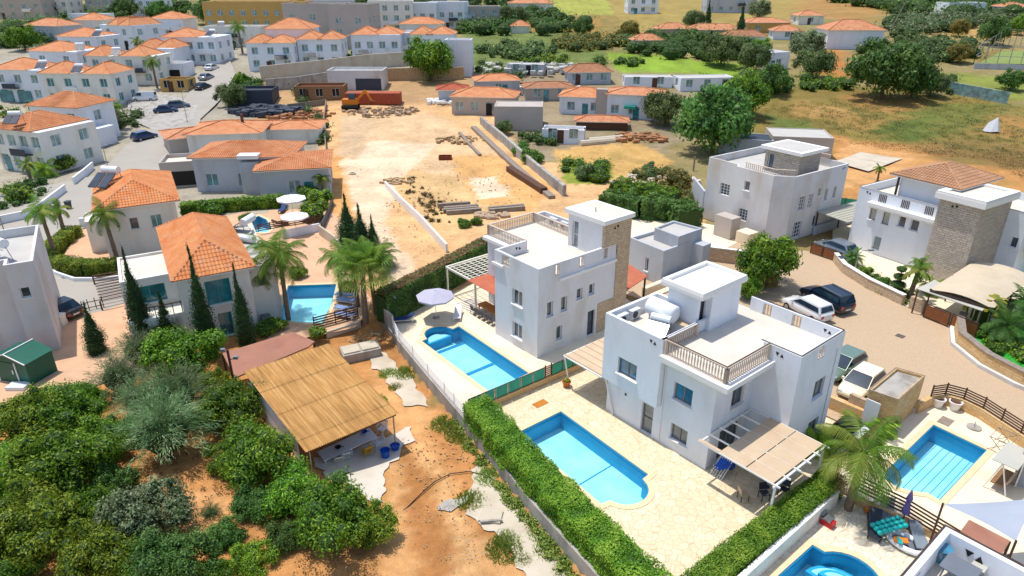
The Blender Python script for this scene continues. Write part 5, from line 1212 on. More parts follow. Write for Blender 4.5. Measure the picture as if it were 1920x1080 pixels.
for k in range(3): b.bar((16.3 + k * .14, -.8 + k * .1, .5 + k * .08), (16.4 + k * .12, -.25 + k * .1, .95 + k * .04), .45, .04, (0, 0, 1)); 
b.box(16.1, 16.8, -.1, .3, .3, .9); b.build('seat', 'blue_plastic', t)
chair('beige garden chair at the edge of the pergola shade', V, 18.4, -1.3, 0, 150, 'rail_brown', 'tan_canvas'); chair('dark garden chair deeper under the pergola, left one', V, 19.1, -.4, 0, 60, 'black_plastic', 'charcoal'); chair('dark garden chair deeper under the pergola, right one', V, 19.6, .7, 0, 10, 'black_plastic', 'charcoal')
t = T('garden_table', 'dark round garden table under the beige pergola', 'table', V, (18.6, .6, 0)); b = MB(); b.lathe((18.6, .6, .7), [(.5, 0), (.5, .04)], 18); b.build('table_top', 'charcoal', t); b = MB(); b.lathe((18.6, .6, 0), [(.25, 0), (.05, .05), (.05, .7)], 10); b.build('leg', 'charcoal', t)
def pot(label, fr, x, y, r, h, mat, plant='leaf_lime', cat='planter', z=0, nleaf=26, group=None):
    t = T('planter', label, cat, fr, (x, y, z), group); b = MB(); b.lathe((x, y, z), [(r * .65, 0), (r * .95, h * .85), (r * 1.08, h * .86), (r * 1.08, h), (r * .9, h), (r * .85, h * .8)], 18); b.build('pot', mat, t)
    b = MB(); b.lathe((x, y, z), [(r * .86, h * .78), (r * .86, h * .82)], 16); b.build('soil', 'wood_dark', t)
    if plant:
        b = MB()
        for k in range(nleaf):
            a = rnd.uniform(0, 6.28); l = rnd.uniform(.5, 1) * r * 1.6; e = rnd.uniform(.3, 1.1); p = Vector((x, y, z + h * .8)); d = Vector((math.cos(a) * math.cos(e), math.sin(a) * math.cos(e), math.sin(e))); s_ = d.cross(Vector((0, 0, 1))).normalized() * r * .16
            q = p + d * l * .55; r_ = p + d * l - Vector((0, 0, l * .15)); b.add([p, q - s_, r_, q + s_], [(0, 1, 2, 3)], rnd.random())
        b.build('plant', plant, t)
    return t
pot('terracotta pot with a spiky yellow green plant under the cream canopy', V, 4.15, -.95, .3, .45, 'terracotta', 'leaf_yellow')
x, y = V.l(*U(1757, 762, 0)); pot('left one of two empty white planters on the cream terrace', V, x, y, .38, .65, 'ledge', None)
x, y = V.l(*U(1788, 768, 0)); pot('right one of two empty white planters on the cream terrace', V, x, y, .38, .65, 'ledge', None)
x, y = V.l(*U(1826, 802, 0)); t = T('umbrella_stand', 'round stone parasol base on the cream terrace', 'parasol base', V, (x, y, 0)); b = MB(); b.lathe((x, y, 0), [(.42, 0), (.42, .08), (.2, .1)], 20); b.build('disc', 'concrete', t); b = MB(); b.tube([(x, y, .1), (x, y, .45)], .03, 6); b.build('stem', 'steel', t)
x, y = V.l(*U(1773, 790, 0)); b = MB(); b.box(x - .35, x + .35, y - .5, y + .5, .004, .02); tag(b.build('floor_drain', 'timber_grey', None, V, (x, y, 0)), 'grey rectangular grate set in the cream terrace', 'drain')
x, y = V.l(*U(1013, 757, 0)); b = MB(); b.box(x - .28, x + .28, y - .5, y + .5, .008, .03); tag(b.build('doormat', 'wood_orange', None, V, (x, y, 0)), 'orange brown mat on the paving below the green screens', 'mat')
x, y = V.l(*U(1688, 630, 0)); b = MB(); b.box(x - .3, x + .3, y - .3, y + .3, -.004, .012); tag(b.build('drain_cover', 'manhole', None, V, (x, y, 0)), 'small square drain cover in the tan paved court', 'drain cover')
for px, py, lb in ((113, 455, 'round manhole cover in the road left of the lime hedge'), (298, 237, 'small manhole in the upper stretch of the road')):
    x, y = G(px, py); b = MB(); b.lathe((x, y, .035 + base_h(x, y)), [(.42, 0), (.42, .012)], 18); tag(b.build('manhole_cover', 'manhole', None, W0, (x, y, 0)), lb, 'manhole cover')
t = T('barbecue', 'covered dark barbecue beside the honey stone wall', 'barbecue', V, (19.2, 8.8, 0)); b = MB(); b.box(18.6, 19.7, 7.7, 9.3, .05, .85); b.build('body', 'charcoal', t); b = MB(); b.add([(18.55, 7.65, .853), (19.75, 7.65, .853), (19.75, 9.35, .853), (18.55, 9.35, .853), (18.8, 7.8, 1.1), (19.5, 7.8, 1.1), (19.5, 9.2, 1.1), (18.8, 9.2, 1.1)], [(0, 1, 5, 4), (1, 2, 6, 5), (2, 3, 7, 6), (3, 0, 4, 7), (4, 5, 6, 7)]); b.build('lid', 'black_plastic', t)
t = T('storage_box', 'pale grey storage chest right of the covered barbecue', 'storage box', V, (20.1, 8.6, 0)); b = MB(); b.box(19.8, 20.35, 7.9, 9.4, 0, .6); b.build('chest', 'grey_plastic', t); b = MB(); b.box(19.77, 20.38, 7.87, 9.43, .603, .7); b.build('lid', 'ac_white', t)
t = T('garden_shed', 'small green metal garden shed against the plain grey white house', 'shed', Fr(-34.9, 41.6, -16), (0, 0, 0)); b = MB(); b.box(-1.2, 1.9, -.9, 1.2, 0, 1.75); b.build('wall', 'green_metal', t)
b = MB(); b.add([(-1.3, -1, 1.75), (2, -1, 1.75), (2, 1.3, 1.75), (-1.3, 1.3, 1.75), (.35, -1, 2.3), (.35, 1.3, 2.3)], [(0, 4, 5, 3), (4, 1, 2, 5), (0, 1, 4), (2, 3, 5)]); b.build('roof', 'green_metal', t)
b = MB(); b.box(-.8, .9, -.95, -.903, .05, 1.65); b.build('door', 'green_metal', t); b = MB(); 
for x in (-.85, .9): b.box(x, x + .07, -.97, -.9, .02, 1.72)
b.bar((-1.32, -1.02, 1.77), (.35, -1.02, 2.33), .06); b.bar((.35, -1.02, 2.33), (2.02, -1.02, 1.77), .06); b.bar((.35, -1, 2.33), (.35, 1.3, 2.33), .07); b.build('trim', 'ledge', t)
b = MB(); b.box(.6, .68, -1.0, -.95, .8, 1.1); b.build('handle', 'ledge', t)
x, y = U(37, 728, 0); b = MB(); b.box(x - .7, x + .6, y - .4, y + .4, .05, .3); tag(b.build('white_box', 'white_plastic', None, W0, (x, y, 0)), 'low white box on the yard at the left edge', 'box')
b = MB(); x, y = U(112, 600, .5); b.box(x - .35, x + .35, y - .4, y + .4, 0, 1.0); tag(b.build('gate_pier', 'cream_wall', None, W0, (x, y, 0)), 'beige pier at the house corner beside the dark car', 'pier')
# things on the bottom right terrace
Q = lambda px, py, z=.3: V.l(*U(px, py, z))
x, y = Q(1662, 962); lounger('grey padded lounger under the palm by the purple parasol', V, x, y, 0, 20, 'cushion_grey', 'charcoal', 'grey padded loungers'); x, y = Q(1722, 1005); lounger('grey padded lounger nearest the bottom right roof terrace', V, x, y, 0, 35, 'cushion_grey', 'charcoal', 'grey padded loungers', .2); x, y = Q(1640, 985); lounger('dark lounger half hidden behind the teal lilo', V, x, y, 0, 25, 'charcoal', 'black_plastic')
x, y = Q(1664, 993, .5); f = Fr(*V.w(x, y), -50 + 60); t = T('lilo', 'turquoise inflatable lilo leaning between the grey loungers', 'lilo', f, (0, 0, .3)); b = MB(); b.smooth = True
for i in range(6): 
    for j in range(3): 
        c = Vector((-.65 + i * .27, (j - 1) * .27, .62 + i * .05)); b.tube([c + Vector((-.12, 0, 0)), c + Vector((-.06, 0, .04)), c + Vector((.06, 0, .04)), c + Vector((.12, 0, 0))], [.07, .13, .13, .07], 8)
b.build('air_chambers', 'teal_plastic', t)
x, y = Q(1690, 985, 0); t = T('closed_parasol', 'closed purple parasol standing among the grey loungers', 'parasol', V, (x, y, 0)); b = MB(); b.tube([(x, y, 0), (x, y, 2.3)], .03, 6); b.build('pole', 'charcoal', t); b = MB(); b.lathe((x, y, .8), [(.16, 0), (.22, .1), (.1, .7), (.16, 1.0), (.03, 1.5)], 9); b.build('cloth', 'purple_cloth', t)
x, y = Q(1700, 1015, .3); t = T('inflatable_boat', 'white rubber dinghy with towels and toys beside the turquoise lilo', 'dinghy', V, (x, y, 0)); b = MB(); b.smooth = True; pts = [(x + .85 * math.cos(R(a)), y + .5 * math.sin(R(a)), .22) for a in range(0, 361, 24)]; b.tube(pts, .14, 8, False); b.build('tube', 'tank_white', t); b = MB(); b.lathe((x, y, .1), [(.45, 0), (.45, .03)], 14); b.build('floor', 'grey_plastic', t)
x, y = Q(1690, 1012, .5); b = MB(); b.bar((x - .3, y - .15, .4), (x + .25, y + .2, .48), .35, .06); tag(b.build('towel', 'orange_cloth', None, V, (x, y, .4)), 'orange towel lying on the white dinghy', 'towel'); b = MB(); b.bar((x - .2, y + .2, .42), (x + .1, y - .3, .5), .2, .05); 
tag(b.build('towel', 'teal_plastic', None, V, (x, y, .4)), 'turquoise towel lying on the white dinghy', 'towel')
x, y = Q(1552, 978, .2); t = T('cool_box', 'red cool box on the pale paving near the beige wall', 'cool box', V, (x, y, 0)); b = MB(); b.box(x - .3, x + .35, y - .2, y + .2, 0, .35); b.build('box', 'red_plastic', t); b = MB(); b.box(x - .33, x + .2, y - .22, y + .35, .353, .42); b.build('lid', 'steel', t)
x, y = Q(1535, 962, .3); t = T('side_table', 'grey folding table beside the red cool box', 'table', V, (x, y, 0)); b = MB(); b.box(x - .55, x + .35, y - .25, y + .3, .5, .55); b.build('table_top', 'steel', t)
for dx in (-.5, .3):
    b = MB(); b.bar((x + dx, y, 0), (x + dx, y, .5), .05); b.build('leg', 'charcoal', t)
x, y = Q(1522, 950, .5); t = T('waste_bin', 'dark grey bin behind the red cool box', 'bin', V, (x, y, 0)); b = MB(); b.lathe((x, y, 0), [(.22, 0), (.28, .75)], 14); b.build('body', 'charcoal', t); b = MB(); b.lathe((x, y, .753), [(.3, 0), (.25, .08)], 14); b.build('lid', 'black_plastic', t)
x, y = Q(1630, 955, .3); b = MB(); b.bar((x - .2, y, .1), (x + .25, y + .2, .35), .3, .12); tag(b.build('towel', 'orange_cloth', None, V, (x, y, 0)), 'orange towel dropped under the palm fronds', 'towel')
# bottom right house with roof terrace
t = T('villa', 'white villa with an open roof terrace cut off by the bottom right corner', 'villa', V, (30, -8, 0))
body(t, [(27.9, -14), (37, -14), (37, -3.9), (27.9, -3.9)], 0, 6.8, 'white', {}, rz=5.75, para=.28, capmat='rail_brown')
b = MB()
for i in range(12): b.box(28.2, 28.22, -8.6 + i * .17, -8.5 + i * .17, 5.9, 6.5)
b.build('balustrade', 'ledge', t); vents(t, (33, -4.19), (28.4, -4.19), 3.7, 6.35, .14)
x, y = V.l(*U(1765, 1038, 6.1)); t = T('planter', 'blue grey glazed urn in the corner of the open roof terrace', 'planter', V, (x, y, 5.75)); b = MB(); b.lathe((x, y, 5.76), [(.18, 0), (.34, .35), (.3, .6), (.34, .66), (.26, .64)], 16); b.build('urn', 'glass_blue', t); b = MB(); b.lathe((x, y, 5.76), [(.24, .6), (.24, .62)], 14); b.build('soil', 'wood_dark', t)
x, y = V.l(*U(1795, 1072, 6.2)); t = T('table', 'grey square table on the open roof terrace', 'table', V, (x, y, 5.75)); b = MB(); b.box(x - .5, x + .6, y - .5, y + .5, 6.4, 6.45); b.build('table_top', 'grey_plastic', t)
for dx in (-.4, .5): b = MB(); b.bar((x + dx, y - .4, 5.76), (x + dx, y + .4, 6.4), .05); b.build('leg', 'charcoal', t)
x, y = V.l(*U(1836, 1062, 6.2)); chair('pale chair against the parapet of the open roof terrace', V, x, y, 5.76, 0, 'timber_grey', 'awning_grey')
t = T('canopy', 'rust brown flat canopy behind the open roof terrace', 'canopy', V, (29, -2, 0)); q_ = [V.l(*U(x, y, 4.2)) for x, y in ((1817, 974), (1894, 1014), (1878, 1040), (1801, 996))]; b = MB(); b.prism(ccw(q_), 4.15, 4.2); b.build('cover', 'brown_slab', t); b = MB(); b.bar((*q_[1], 0), (*q_[1], 4.15), .1); b.build('post', 'brown_metal', t)
t = T('shade_sail', 'pale blue grey shade sail over the right terrace', 'shade sail', V, (29, 2, 0)); s0, s1, s2 = [V.l(*U(x, y, 2.9)) for x, y in ((1768, 945), (1960, 932), (1905, 1015))]; b = MB(); N = 8; pt = []
for i in range(N + 1):
    for j in range(N + 1 - i):
        a, c = i / N, j / N; d = 1 - a - c; x = s0[0] * d + s1[0] * a + s2[0] * c; y = s0[1] * d + s1[1] * a + s2[1] * c; k = 4 * max(a * c, a * d, c * d); pull = .12 * (min(a, c, d) < .01) * k; mx_, my_ = (s0[0] + s1[0] + s2[0]) / 3, (s0[1] + s1[1] + s2[1]) / 3; pt.append((x + (mx_ - x) * pull, y + (my_ - y) * pull, 2.9 - .8 * a * c * 3 * d))
ix = lambda i, j: sum(N + 1 - k for k in range(i)) + j
b.add(pt, [(ix(i, j), ix(i + 1, j), ix(i, j + 1)) for i in range(N) for j in range(N - i)] + [(ix(i + 1, j), ix(i + 1, j + 1), ix(i, j + 1)) for i in range(N) for j in range(N - 1 - i)]); b.build('sail', 'sail_cloth', t)
for s_ in (s0, s2): b = MB(); b.tube([(*s_, 0), (*s_, 2.95)], .05, 6); b.build('post', 'brown_metal', t)
t = T('house', 'corner of a grey tiled white house cut off by the right edge beside the terrace', 'house', V, (31, 8, 0)); q_ = [V.l(*U(x, y, 0)) for x, y in ((1880, 905), (1925, 815), (2050, 850), (2000, 960))]
xx = V.l(*U(1897, 905, 0)); body(t, [(xx[0], xx[1]), (xx[0] + 6, xx[1] + .2), (xx[0] + 5.5, 13.5), (xx[0] - .3, 13.3)], 0, 3.0, 'grey_wall', {3: [(1, 2.2, .1, 2.1)]}, rz=2.8, roof='roof_grey')
x, y = V.l(*U(1893, 905, .3)); t = T('garden_swing', 'striped garden swing seat with a white frame at the right edge', 'garden swing', V, (x, y, 0)); x -= .4; b = MB(); b.box(x - .3, x + .35, y - .9, y + .9, .4, .48); b.build('seat', 'wood', t); b = MB(); b.bar((x + .35, y, .5), (x + .55, y, 1.0), 1.8, .05, (0, 0, 1)); b.build('backrest', 'tan_canvas', t)
b = MB(); 
for dy in (-1.05, 1.05): b.bar((x - .5, y + dy, 0), (x, y + dy, 1.9), .06); b.bar((x + .6, y + dy, 0), (x, y + dy, 1.9), .06)
b.bar((x, y - 1.05, 1.9), (x, y + 1.05, 1.9), .07); b.build('frame', 'ledge', t); b = MB(); b.box(x - .5, x + .7, y - 1.2, y + 1.2, 1.95, 1.99); b.build('canopy', 'awning_grey', t)
x, y = V.l(*U(1878, 830, .4)); t = T('drying_rack', 'metal drying rack standing on the cream terrace', 'drying rack', V, (x, y, 0)); b = MB()
for k in range(4): b.bar((x - .5 + k * .35, y - .7, .9), (x - .5 + k * .35, y + .7, .9), .03)
for dy in (-.7, .7): b.bar((x - .55, y + dy, .9), (x + .6, y + dy, .9), .03); b.bar((x - .5, y + dy, 0), (x + .5, y + dy, .9), .03); b.bar((x + .5, y + dy, 0), (x - .5, y + dy, .9), .03)
b.build('frame', 'timber_grey', t)
x, y = V.l(*U(1716, 765, .2)); b = MB(); b.lathe((x, y, 0), [(.3, 0), (.28, .3), (.1, .38)], 10); tag(b.build('bag', 'ac_white', None, V, (x, y, 0)), 'crumpled pale bag at the foot of the stone store room', 'bag')
x, y = V.l(*U(1783, 600, 0))
t = T('pool_liner', 'small blue spa pool between the grey villa tower and the dark low building', 'spa pool', V, (-11, 22, 0)); q_ = ccw([V.l(*U(a, c, .35)) for a, c in ((1168, 452), (1183, 450), (1184, 481), (1168, 484))]); b = MB(); b.prism(q_, 0, .35); b.build('shell', 'ledge', t); b = MB(); b.prism(grow(q_, -.12), .352, .37); b.build('cover', 'pool_wall', t)
# ======================= vegetation =======================
def cloud(n, lumps, size, seed, aspect=.5, upright=0., core=True, shell=(.8, 1.06), drop=0, coremat=1, corek=.8):
    """leaf mesh: every leaf a small rhombic blade on the shell of one of the lumps"""
    r = np.random.RandomState(seed); w = np.array([l[1][0] * l[1][2] + l[1][0] * l[1][1] for l in lumps]); w = w / w.sum()
    k = r.choice(len(lumps), n, p=w); c = np.array([l[0] for l in lumps])[k]; rad = np.array([l[1] for l in lumps])[k]
    d = r.normal(size=(n, 3)); d /= np.linalg.norm(d, axis=1)[:, None]; p = c + d * rad * r.uniform(shell[0], shell[1], n)[:, None]
    keep = np.ones(n, bool)
    for i, l in enumerate(lumps):
        q = (p - np.array(l[0])) / np.array(l[1]); keep &= ~(((q * q).sum(1) < .5) & (k != i))
    p, d, k = p[keep], d[keep], k[keep]; n = len(p)
    nn = d + r.normal(size=(n, 3)) * .55; nn[:, 2] += .25; nn /= np.linalg.norm(nn, axis=1)[:, None]
    t = np.cross(nn, r.normal(size=(n, 3))); t[:, 2] += upright; t /= np.linalg.norm(t, axis=1)[:, None]; b = np.cross(nn, t)
    s = size * r.uniform(.6, 1.35, n)[:, None]
    V_ = np.stack([p - t * s, p + b * s * aspect, p + t * s - np.array([0, 0, 1]) * s * drop, p - b * s * aspect], 1).reshape(-1, 3)
    lum = r.uniform(0, 1, len(lumps)); cf = np.clip(.5 + (lum[k] - .5) * .55 + r.normal(0, .2, n), 0, 1)
    m = MB(); m.v = [tuple(x) for x in V_.tolist()]; m.f = [(4 * i, 4 * i + 1, 4 * i + 2, 4 * i + 3) for i in range(n)]; m.m = [0] * n; m.vc = np.repeat(cf, 4).tolist()
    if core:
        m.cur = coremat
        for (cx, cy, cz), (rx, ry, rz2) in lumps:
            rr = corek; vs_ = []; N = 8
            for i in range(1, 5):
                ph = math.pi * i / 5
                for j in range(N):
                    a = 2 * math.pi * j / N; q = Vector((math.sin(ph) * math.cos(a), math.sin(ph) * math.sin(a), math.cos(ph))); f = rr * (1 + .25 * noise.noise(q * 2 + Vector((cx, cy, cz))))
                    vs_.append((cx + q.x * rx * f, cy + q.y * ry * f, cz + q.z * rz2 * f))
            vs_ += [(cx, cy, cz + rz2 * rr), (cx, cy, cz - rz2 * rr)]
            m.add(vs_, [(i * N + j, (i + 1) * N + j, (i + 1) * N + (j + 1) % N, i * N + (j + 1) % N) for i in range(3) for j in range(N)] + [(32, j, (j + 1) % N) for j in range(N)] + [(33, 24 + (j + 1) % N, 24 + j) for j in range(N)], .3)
    return m
def lumps(seed, R_, Hh, z0, n=9, k=.5, flat=1.):
    r = random.Random(seed); out = [((0, 0, z0 + Hh * .5), (R_ * .62, R_ * .62, Hh * .42))]
    for i in range(n):
        a = 2 * math.pi * (i + r.uniform(-.3, .3)) / n; e = r.uniform(-.5, .9); q = r.uniform(.5, .72); rr = R_ * k * r.uniform(.7, 1.1)
        out.append(((math.cos(a) * R_ * q * math.cos(e * .8), math.sin(a) * R_ * q * math.cos(e * .8), z0 + Hh * (.5 + .36 * math.sin(e * 1.4))), (rr, rr, rr * flat * r.uniform(.75, 1))))
    return out
def bushy(seed, R_, Hh, z0, n=30, k=.27):
    r = random.Random(seed); out = [((0, 0, z0 + Hh * .42), (R_ * .6, R_ * .6, Hh * .36))]
    for i in range(n):
        a = 2.399 * i + r.uniform(-.4, .4); e = math.asin(min(1, (i + .5) / n * 1.25 - .3)); q = r.uniform(.58, .92) * (1 + .22 * math.sin(a * 2 + seed)); rr = R_ * k * r.uniform(.55, 1.35)
        out.append(((math.cos(a) * R_ * q * math.cos(e), math.sin(a) * R_ * q * math.cos(e), z0 + Hh * (.45 + .5 * q * math.sin(e))), (rr, rr, rr * r.uniform(.6, .95))))
    return out
def trunk_mb(h, r, seed=1, lean=.1, n=5, branch=True):
    rr = random.Random(seed); b = MB(); pts = [(lean * h * i / n + rr.uniform(-.04, .04), rr.uniform(-.04, .04), h * i / n) for i in range(n + 1)]
    b.tube(pts, [r * (1 - .5 * i / n) for i in range(n + 1)], 7)
    if branch:
        for k in range(4):
            a = rr.uniform(0, 6.3); p = Vector(pts[-2]); q = p + Vector((math.cos(a) * h * .35, math.sin(a) * h * .35, h * .4)); b.tube([p, (p + q) / 2 + Vector((0, 0, .1)), q], [r * .45, r * .35, r * .2], 5)
    return b
KIND = {}
def kindmesh(kind, parts):
    KIND[kind] = []
    for nm, mb, mats in parts:
        o = mb.build(nm, mats); KIND[kind].append((nm, o.data)); bpy.data.objects.remove(o)
def plant(kind, label, cat, x, y, z=0, s=1, rz=None, sz=None, group=None, nm=None):
    t = T(nm or kind.rsplit('_', 1)[0], label, cat, W0, (0, 0, 0), group); t.location = (x, y, z); t.rotation_euler = (0, 0, rnd.uniform(0, 6.28) if rz is None else rz); t.scale = (s, s, sz if sz else s)
    for n_, me in KIND[kind]: o = bpy.data.objects.new(n_, me); col.objects.link(o); o.parent = t
    return t
for i, (mt, sd_) in enumerate((('leaf_citrus', 3), ('leaf_citrus', 8), ('leaf_dark', 5), ('leaf_lime', 11), ('leaf_olive', 13), ('leaf_dark', 21))):
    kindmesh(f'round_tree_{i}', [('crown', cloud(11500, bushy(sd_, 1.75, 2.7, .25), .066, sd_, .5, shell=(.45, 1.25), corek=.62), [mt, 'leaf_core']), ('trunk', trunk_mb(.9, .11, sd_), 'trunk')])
def plume(seed, R_, Hh, n=34, per=120):
    r = random.Random(seed); b = MB()
    for i in range(n):
        a = 2.4 * i + r.uniform(-.3, .3); e = math.acos(1 - (i + .5) / n * .95); rad = R_ * r.uniform(.8, 1.08)
        d = Vector((math.cos(a) * math.sin(e), math.sin(a) * math.sin(e), math.cos(e) * Hh / R_ * .75)); pc = r.uniform(.2, .9)
        for k in range(per):
            f = r.uniform(.3, 1); p = d * rad * f + Vector((0, 0, Hh * .3 - (f ** 2) * Hh * .22 * math.sin(e))); p += Vector((r.gauss(0, .16), r.gauss(0, .16), r.gauss(0, .12)))
            t_ = (d + Vector((r.gauss(0, .35), r.gauss(0, .35), r.gauss(0, .25) - .45 * f))).normalized(); s_ = t_.cross(Vector((r.gauss(0, 1), r.gauss(0, 1), 1))).normalized() * .016; L = r.uniform(.16, .34)
            b.add([p - s_, p + s_, p + t_ * L], [(0, 1, 2)], max(0, min(1, pc + r.gauss(0, .18))))
    m = len(b.v); b.cur = 1; c2 = cloud(10, [((0, 0, Hh * .28), (R_ * .62, R_ * .62, Hh * .42))], .01, 1); 
    off = len(b.v); b.v += c2.v; b.f += [tuple(q + off for q in f) for f in c2.f]; b.m += [1] * len(c2.f); b.vc += c2.vc
    return b
for i, (mt, sd_) in enumerate((('leaf_casuarina', 4), ('leaf_casuarina', 9), ('leaf_olive', 6))):
    b = plume(sd_, 1.9, 2.6); b.v = [(x, y, z + 1.0) for x, y, z in b.v]
    kindmesh(f'feathery_tree_{i}', [('crown', b, [mt, 'leaf_core']), ('trunk', trunk_mb(1.3, .12, sd_), 'bark_grey')])
def cyp(seed, h, r):
    q = random.Random(seed); L = []; n = 16
    for i in range(n):
        f = i / (n - 1); rr = r * (.55 + .6 * math.sin(math.pi * min(1, f * 1.25 + .12)) ** .8) * (1 - f ** 3 * .85) * .62; a = q.uniform(0, 6.3); o = r * .3 * (1 - f)
        L.append(((math.cos(a) * o, math.sin(a) * o, .3 + f * (h - .7)), (max(.1, rr), max(.1, rr), h / n * 1.15)))
        if f < .8: L.append(((math.cos(a + 3) * o * 1.2, math.sin(a + 3) * o * 1.2, .3 + f * (h - .7) + .2), (max(.1, rr * .85), max(.1, rr * .85), h / n * 1.1)))
    return L
for i in range(2): kindmesh(f'cypress_{i}', [('crown', cloud(9500, cyp(i + 2, 8, .95), .07, i + 5, .4, 1.3, shell=(.55, 1.32), corek=.7), ['leaf_cypress', 'leaf_core']), ('trunk', trunk_mb(1.0, .12, i, 0, branch=False), 'trunk')])
def palm(seed, h, R_, nf=20, lean=.0, fan=False, tr=.14, bend=.9, leafn=26, lw=.045, mat='leaf_palm', boot=True, stiff=0., dead=0):
    r = random.Random(seed); tb = MB(); n = 8; pts = [(lean * (i / n) ** 1.5 * h, 0, h * i / n) for i in range(n + 1)]; tb.tube(pts, [tr * (1.25 - .35 * i / n + (.12 if i % 2 else 0)) for i in range(n + 1)], 9)
    top = Vector(pts[-1]); parts = []; cr = MB(); dr = MB()
    for i in range(nf):
        a = 2.399 * i + r.uniform(-.2, .2); e = 1.25 - 1.75 * (i / nf) ** .8 + r.uniform(-.1, .1); L = R_ * r.uniform(.85, 1.1); c = r.uniform(.15, .95)
        if fan:
            d = Vector((math.cos(a) * math.cos(e), math.sin(a) * math.cos(e), math.sin(e))); q = top + d * L * .5; cr.bar(top, q, .03, .03); side = d.cross(Vector((0, 0, 1))).normalized(); up = side.cross(d)
            for k in range(15):
                t_ = -1.35 + 2.7 * k / 14; dd = (d * math.cos(t_) + side * math.sin(t_)).normalized(); w = up.cross(dd).normalized() * .055; l = L * .5 * r.uniform(.85, 1); m_ = q + dd * l * .6; e_ = q + dd * l - Vector((0, 0, l * .22))
                cr.add([q, m_ + w, e_, m_ - w], [(0, 1, 2, 3)], c + r.uniform(-.15, .15))
            continue
        P = []; p = top.copy(); ee = e; m = 9
        for k in range(m + 1):
            P.append(p.copy()); p = p + Vector((math.cos(a) * math.cos(ee), math.sin(a) * math.cos(ee), math.sin(ee))) * L / m; ee -= bend * (.1 + .12 * k / m) * (1.6 if e < .9 else 1.1)
        B_ = dr if i >= nf - dead else cr
        B_.tube(P, [.03 * (1 - .8 * k / m) + .004 for k in range(m + 1)], 4)
        for k in range(leafn):
            f = .12 + .88 * k / leafn; x = f * m; j = min(m - 1, int(x)); q = P[j].lerp(P[j + 1], x - j); d = (P[j + 1] - P[j]).normalized(); side = d.cross(Vector((0, 0, 1)))
            side = side.normalized() if side.length > .05 else Vector((1, 0, 0)); l = R_ * .26 * math.sin(math.pi * (f * .85 + .12)) + .05
            for s_ in (-1, 1):
                t_ = (side * s_ * .85 + d * .55 + Vector((0, 0, stiff - .35 + r.uniform(-.15, .1)))).normalized(); w = d * lw; e_ = q + t_ * l - Vector((0, 0, l * .25 * (1 - stiff)))
                B_.add([q - w * .5, q + w * .5, (q + e_) / 2 + w * .5 + Vector((0, 0, l * .05)), e_, (q + e_) / 2 - w * .5 + Vector((0, 0, l * .05))], [(0, 1, 2, 3, 4)], max(0, min(1, c + r.uniform(-.2, .2))))
    out = [('fronds', cr, mat)]
    if dead: out.append(('dry_fronds', dr, 'leaf_dry'))
    if h > .3: out.append(('trunk', tb, 'palm_trunk'))
    if boot and h > 1: 
        b2 = MB(); b2.lathe(top - Vector((0, 0, .5)), [(tr * 1.0, 0), (tr * 1.5, .3), (tr * 1.2, .6), (.03, .8)], 9); out.append(('crown_shaft', b2, 'leaf_lime'))
    return out
kindmesh('palm_tree_0', palm(1, 4.2, 1.9, 16, .08)); kindmesh('palm_tree_1', palm(2, 2.3, 1.3, 12, .05)); kindmesh('palm_tree_2', palm(3, 5.6, 3.0, 22, .05, tr=.16, leafn=34)); kindmesh('palm_tree_3', palm(7, 3.6, 3.3, 20, .03, tr=.18, leafn=40, bend=1.15, dead=3))
kindmesh('fan_palm_0', palm(4, 5.2, 3.2, 40, .04, True, tr=.22, boot=False)); kindmesh('fan_palm_1', palm(5, .8, 1.9, 26, 0, True, tr=.15, boot=False))
kindmesh('cycad_0', palm(6, .9, 1.3, 26, 0, False, .2, .5, 22, .04, 'leaf_dark', False, .3)); kindmesh('areca_palm_0', palm(8, .7, 2.0, 22, 0, False, .1, .9, 22, .06, 'leaf_lime', False)); kindmesh('date_palm_0', palm(9, 1.6, 2.6, 34, 0, False, .25, .6, 30, .04, 'leaf_dark', False, .3))
def banana(seed):
    r = random.Random(seed); c = MB(); tb = MB()
    for k in range(4):
        ox, oy = r.uniform(-.5, .5), r.uniform(-.5, .5); hh_ = r.uniform(1.2, 2.2); tb.tube([(ox, oy, 0), (ox * 1.1, oy * 1.1, hh_)], [.1, .06], 7)
        for i in range(7):
            a = r.uniform(0, 6.3); e = r.uniform(.4, 1.2); p = Vector((ox * 1.1, oy * 1.1, hh_)); cc = r.uniform(.2, 1); L = r.uniform(1.0, 1.6); pr_ = None
            for q in range(6):
                d = Vector((math.cos(a) * math.cos(e), math.sin(a) * math.cos(e), math.sin(e))); s_ = d.cross(Vector((0, 0, 1))).normalized() * .2 * math.sin(math.pi * (q + .4) / 6.2); row = (p - s_, p + s_)
                if pr_: c.add([pr_[0], pr_[1], row[1], row[0]], [(0, 1, 2, 3)], cc)
                pr_ = row; p = p + d * L / 6; e -= .3
    return [('leaves', c, 'leaf_yellow'), ('stems', tb, 'leaf_lime')]
kindmesh('banana_plant_0', banana(3)); kindmesh('banana_plant_1', banana(5))
for i, mt in enumerate(('leaf_lime', 'leaf_citrus', 'leaf_scrub', 'leaf_rusty', 'leaf_hedge')):
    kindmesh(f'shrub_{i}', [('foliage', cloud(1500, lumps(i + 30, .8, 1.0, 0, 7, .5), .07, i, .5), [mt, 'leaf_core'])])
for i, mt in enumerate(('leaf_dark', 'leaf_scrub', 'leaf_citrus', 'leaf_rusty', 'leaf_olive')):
    kindmesh(f'broad_tree_{i}', [('crown', cloud(8500, bushy(i + 50, 3.2, 4.6, .1, 34, .25), .15, i + 9, .55, shell=(.45, 1.28), corek=.62), [mt, 'leaf_core']), ('trunk', trunk_mb(1.8, .22, i), 'trunk')])
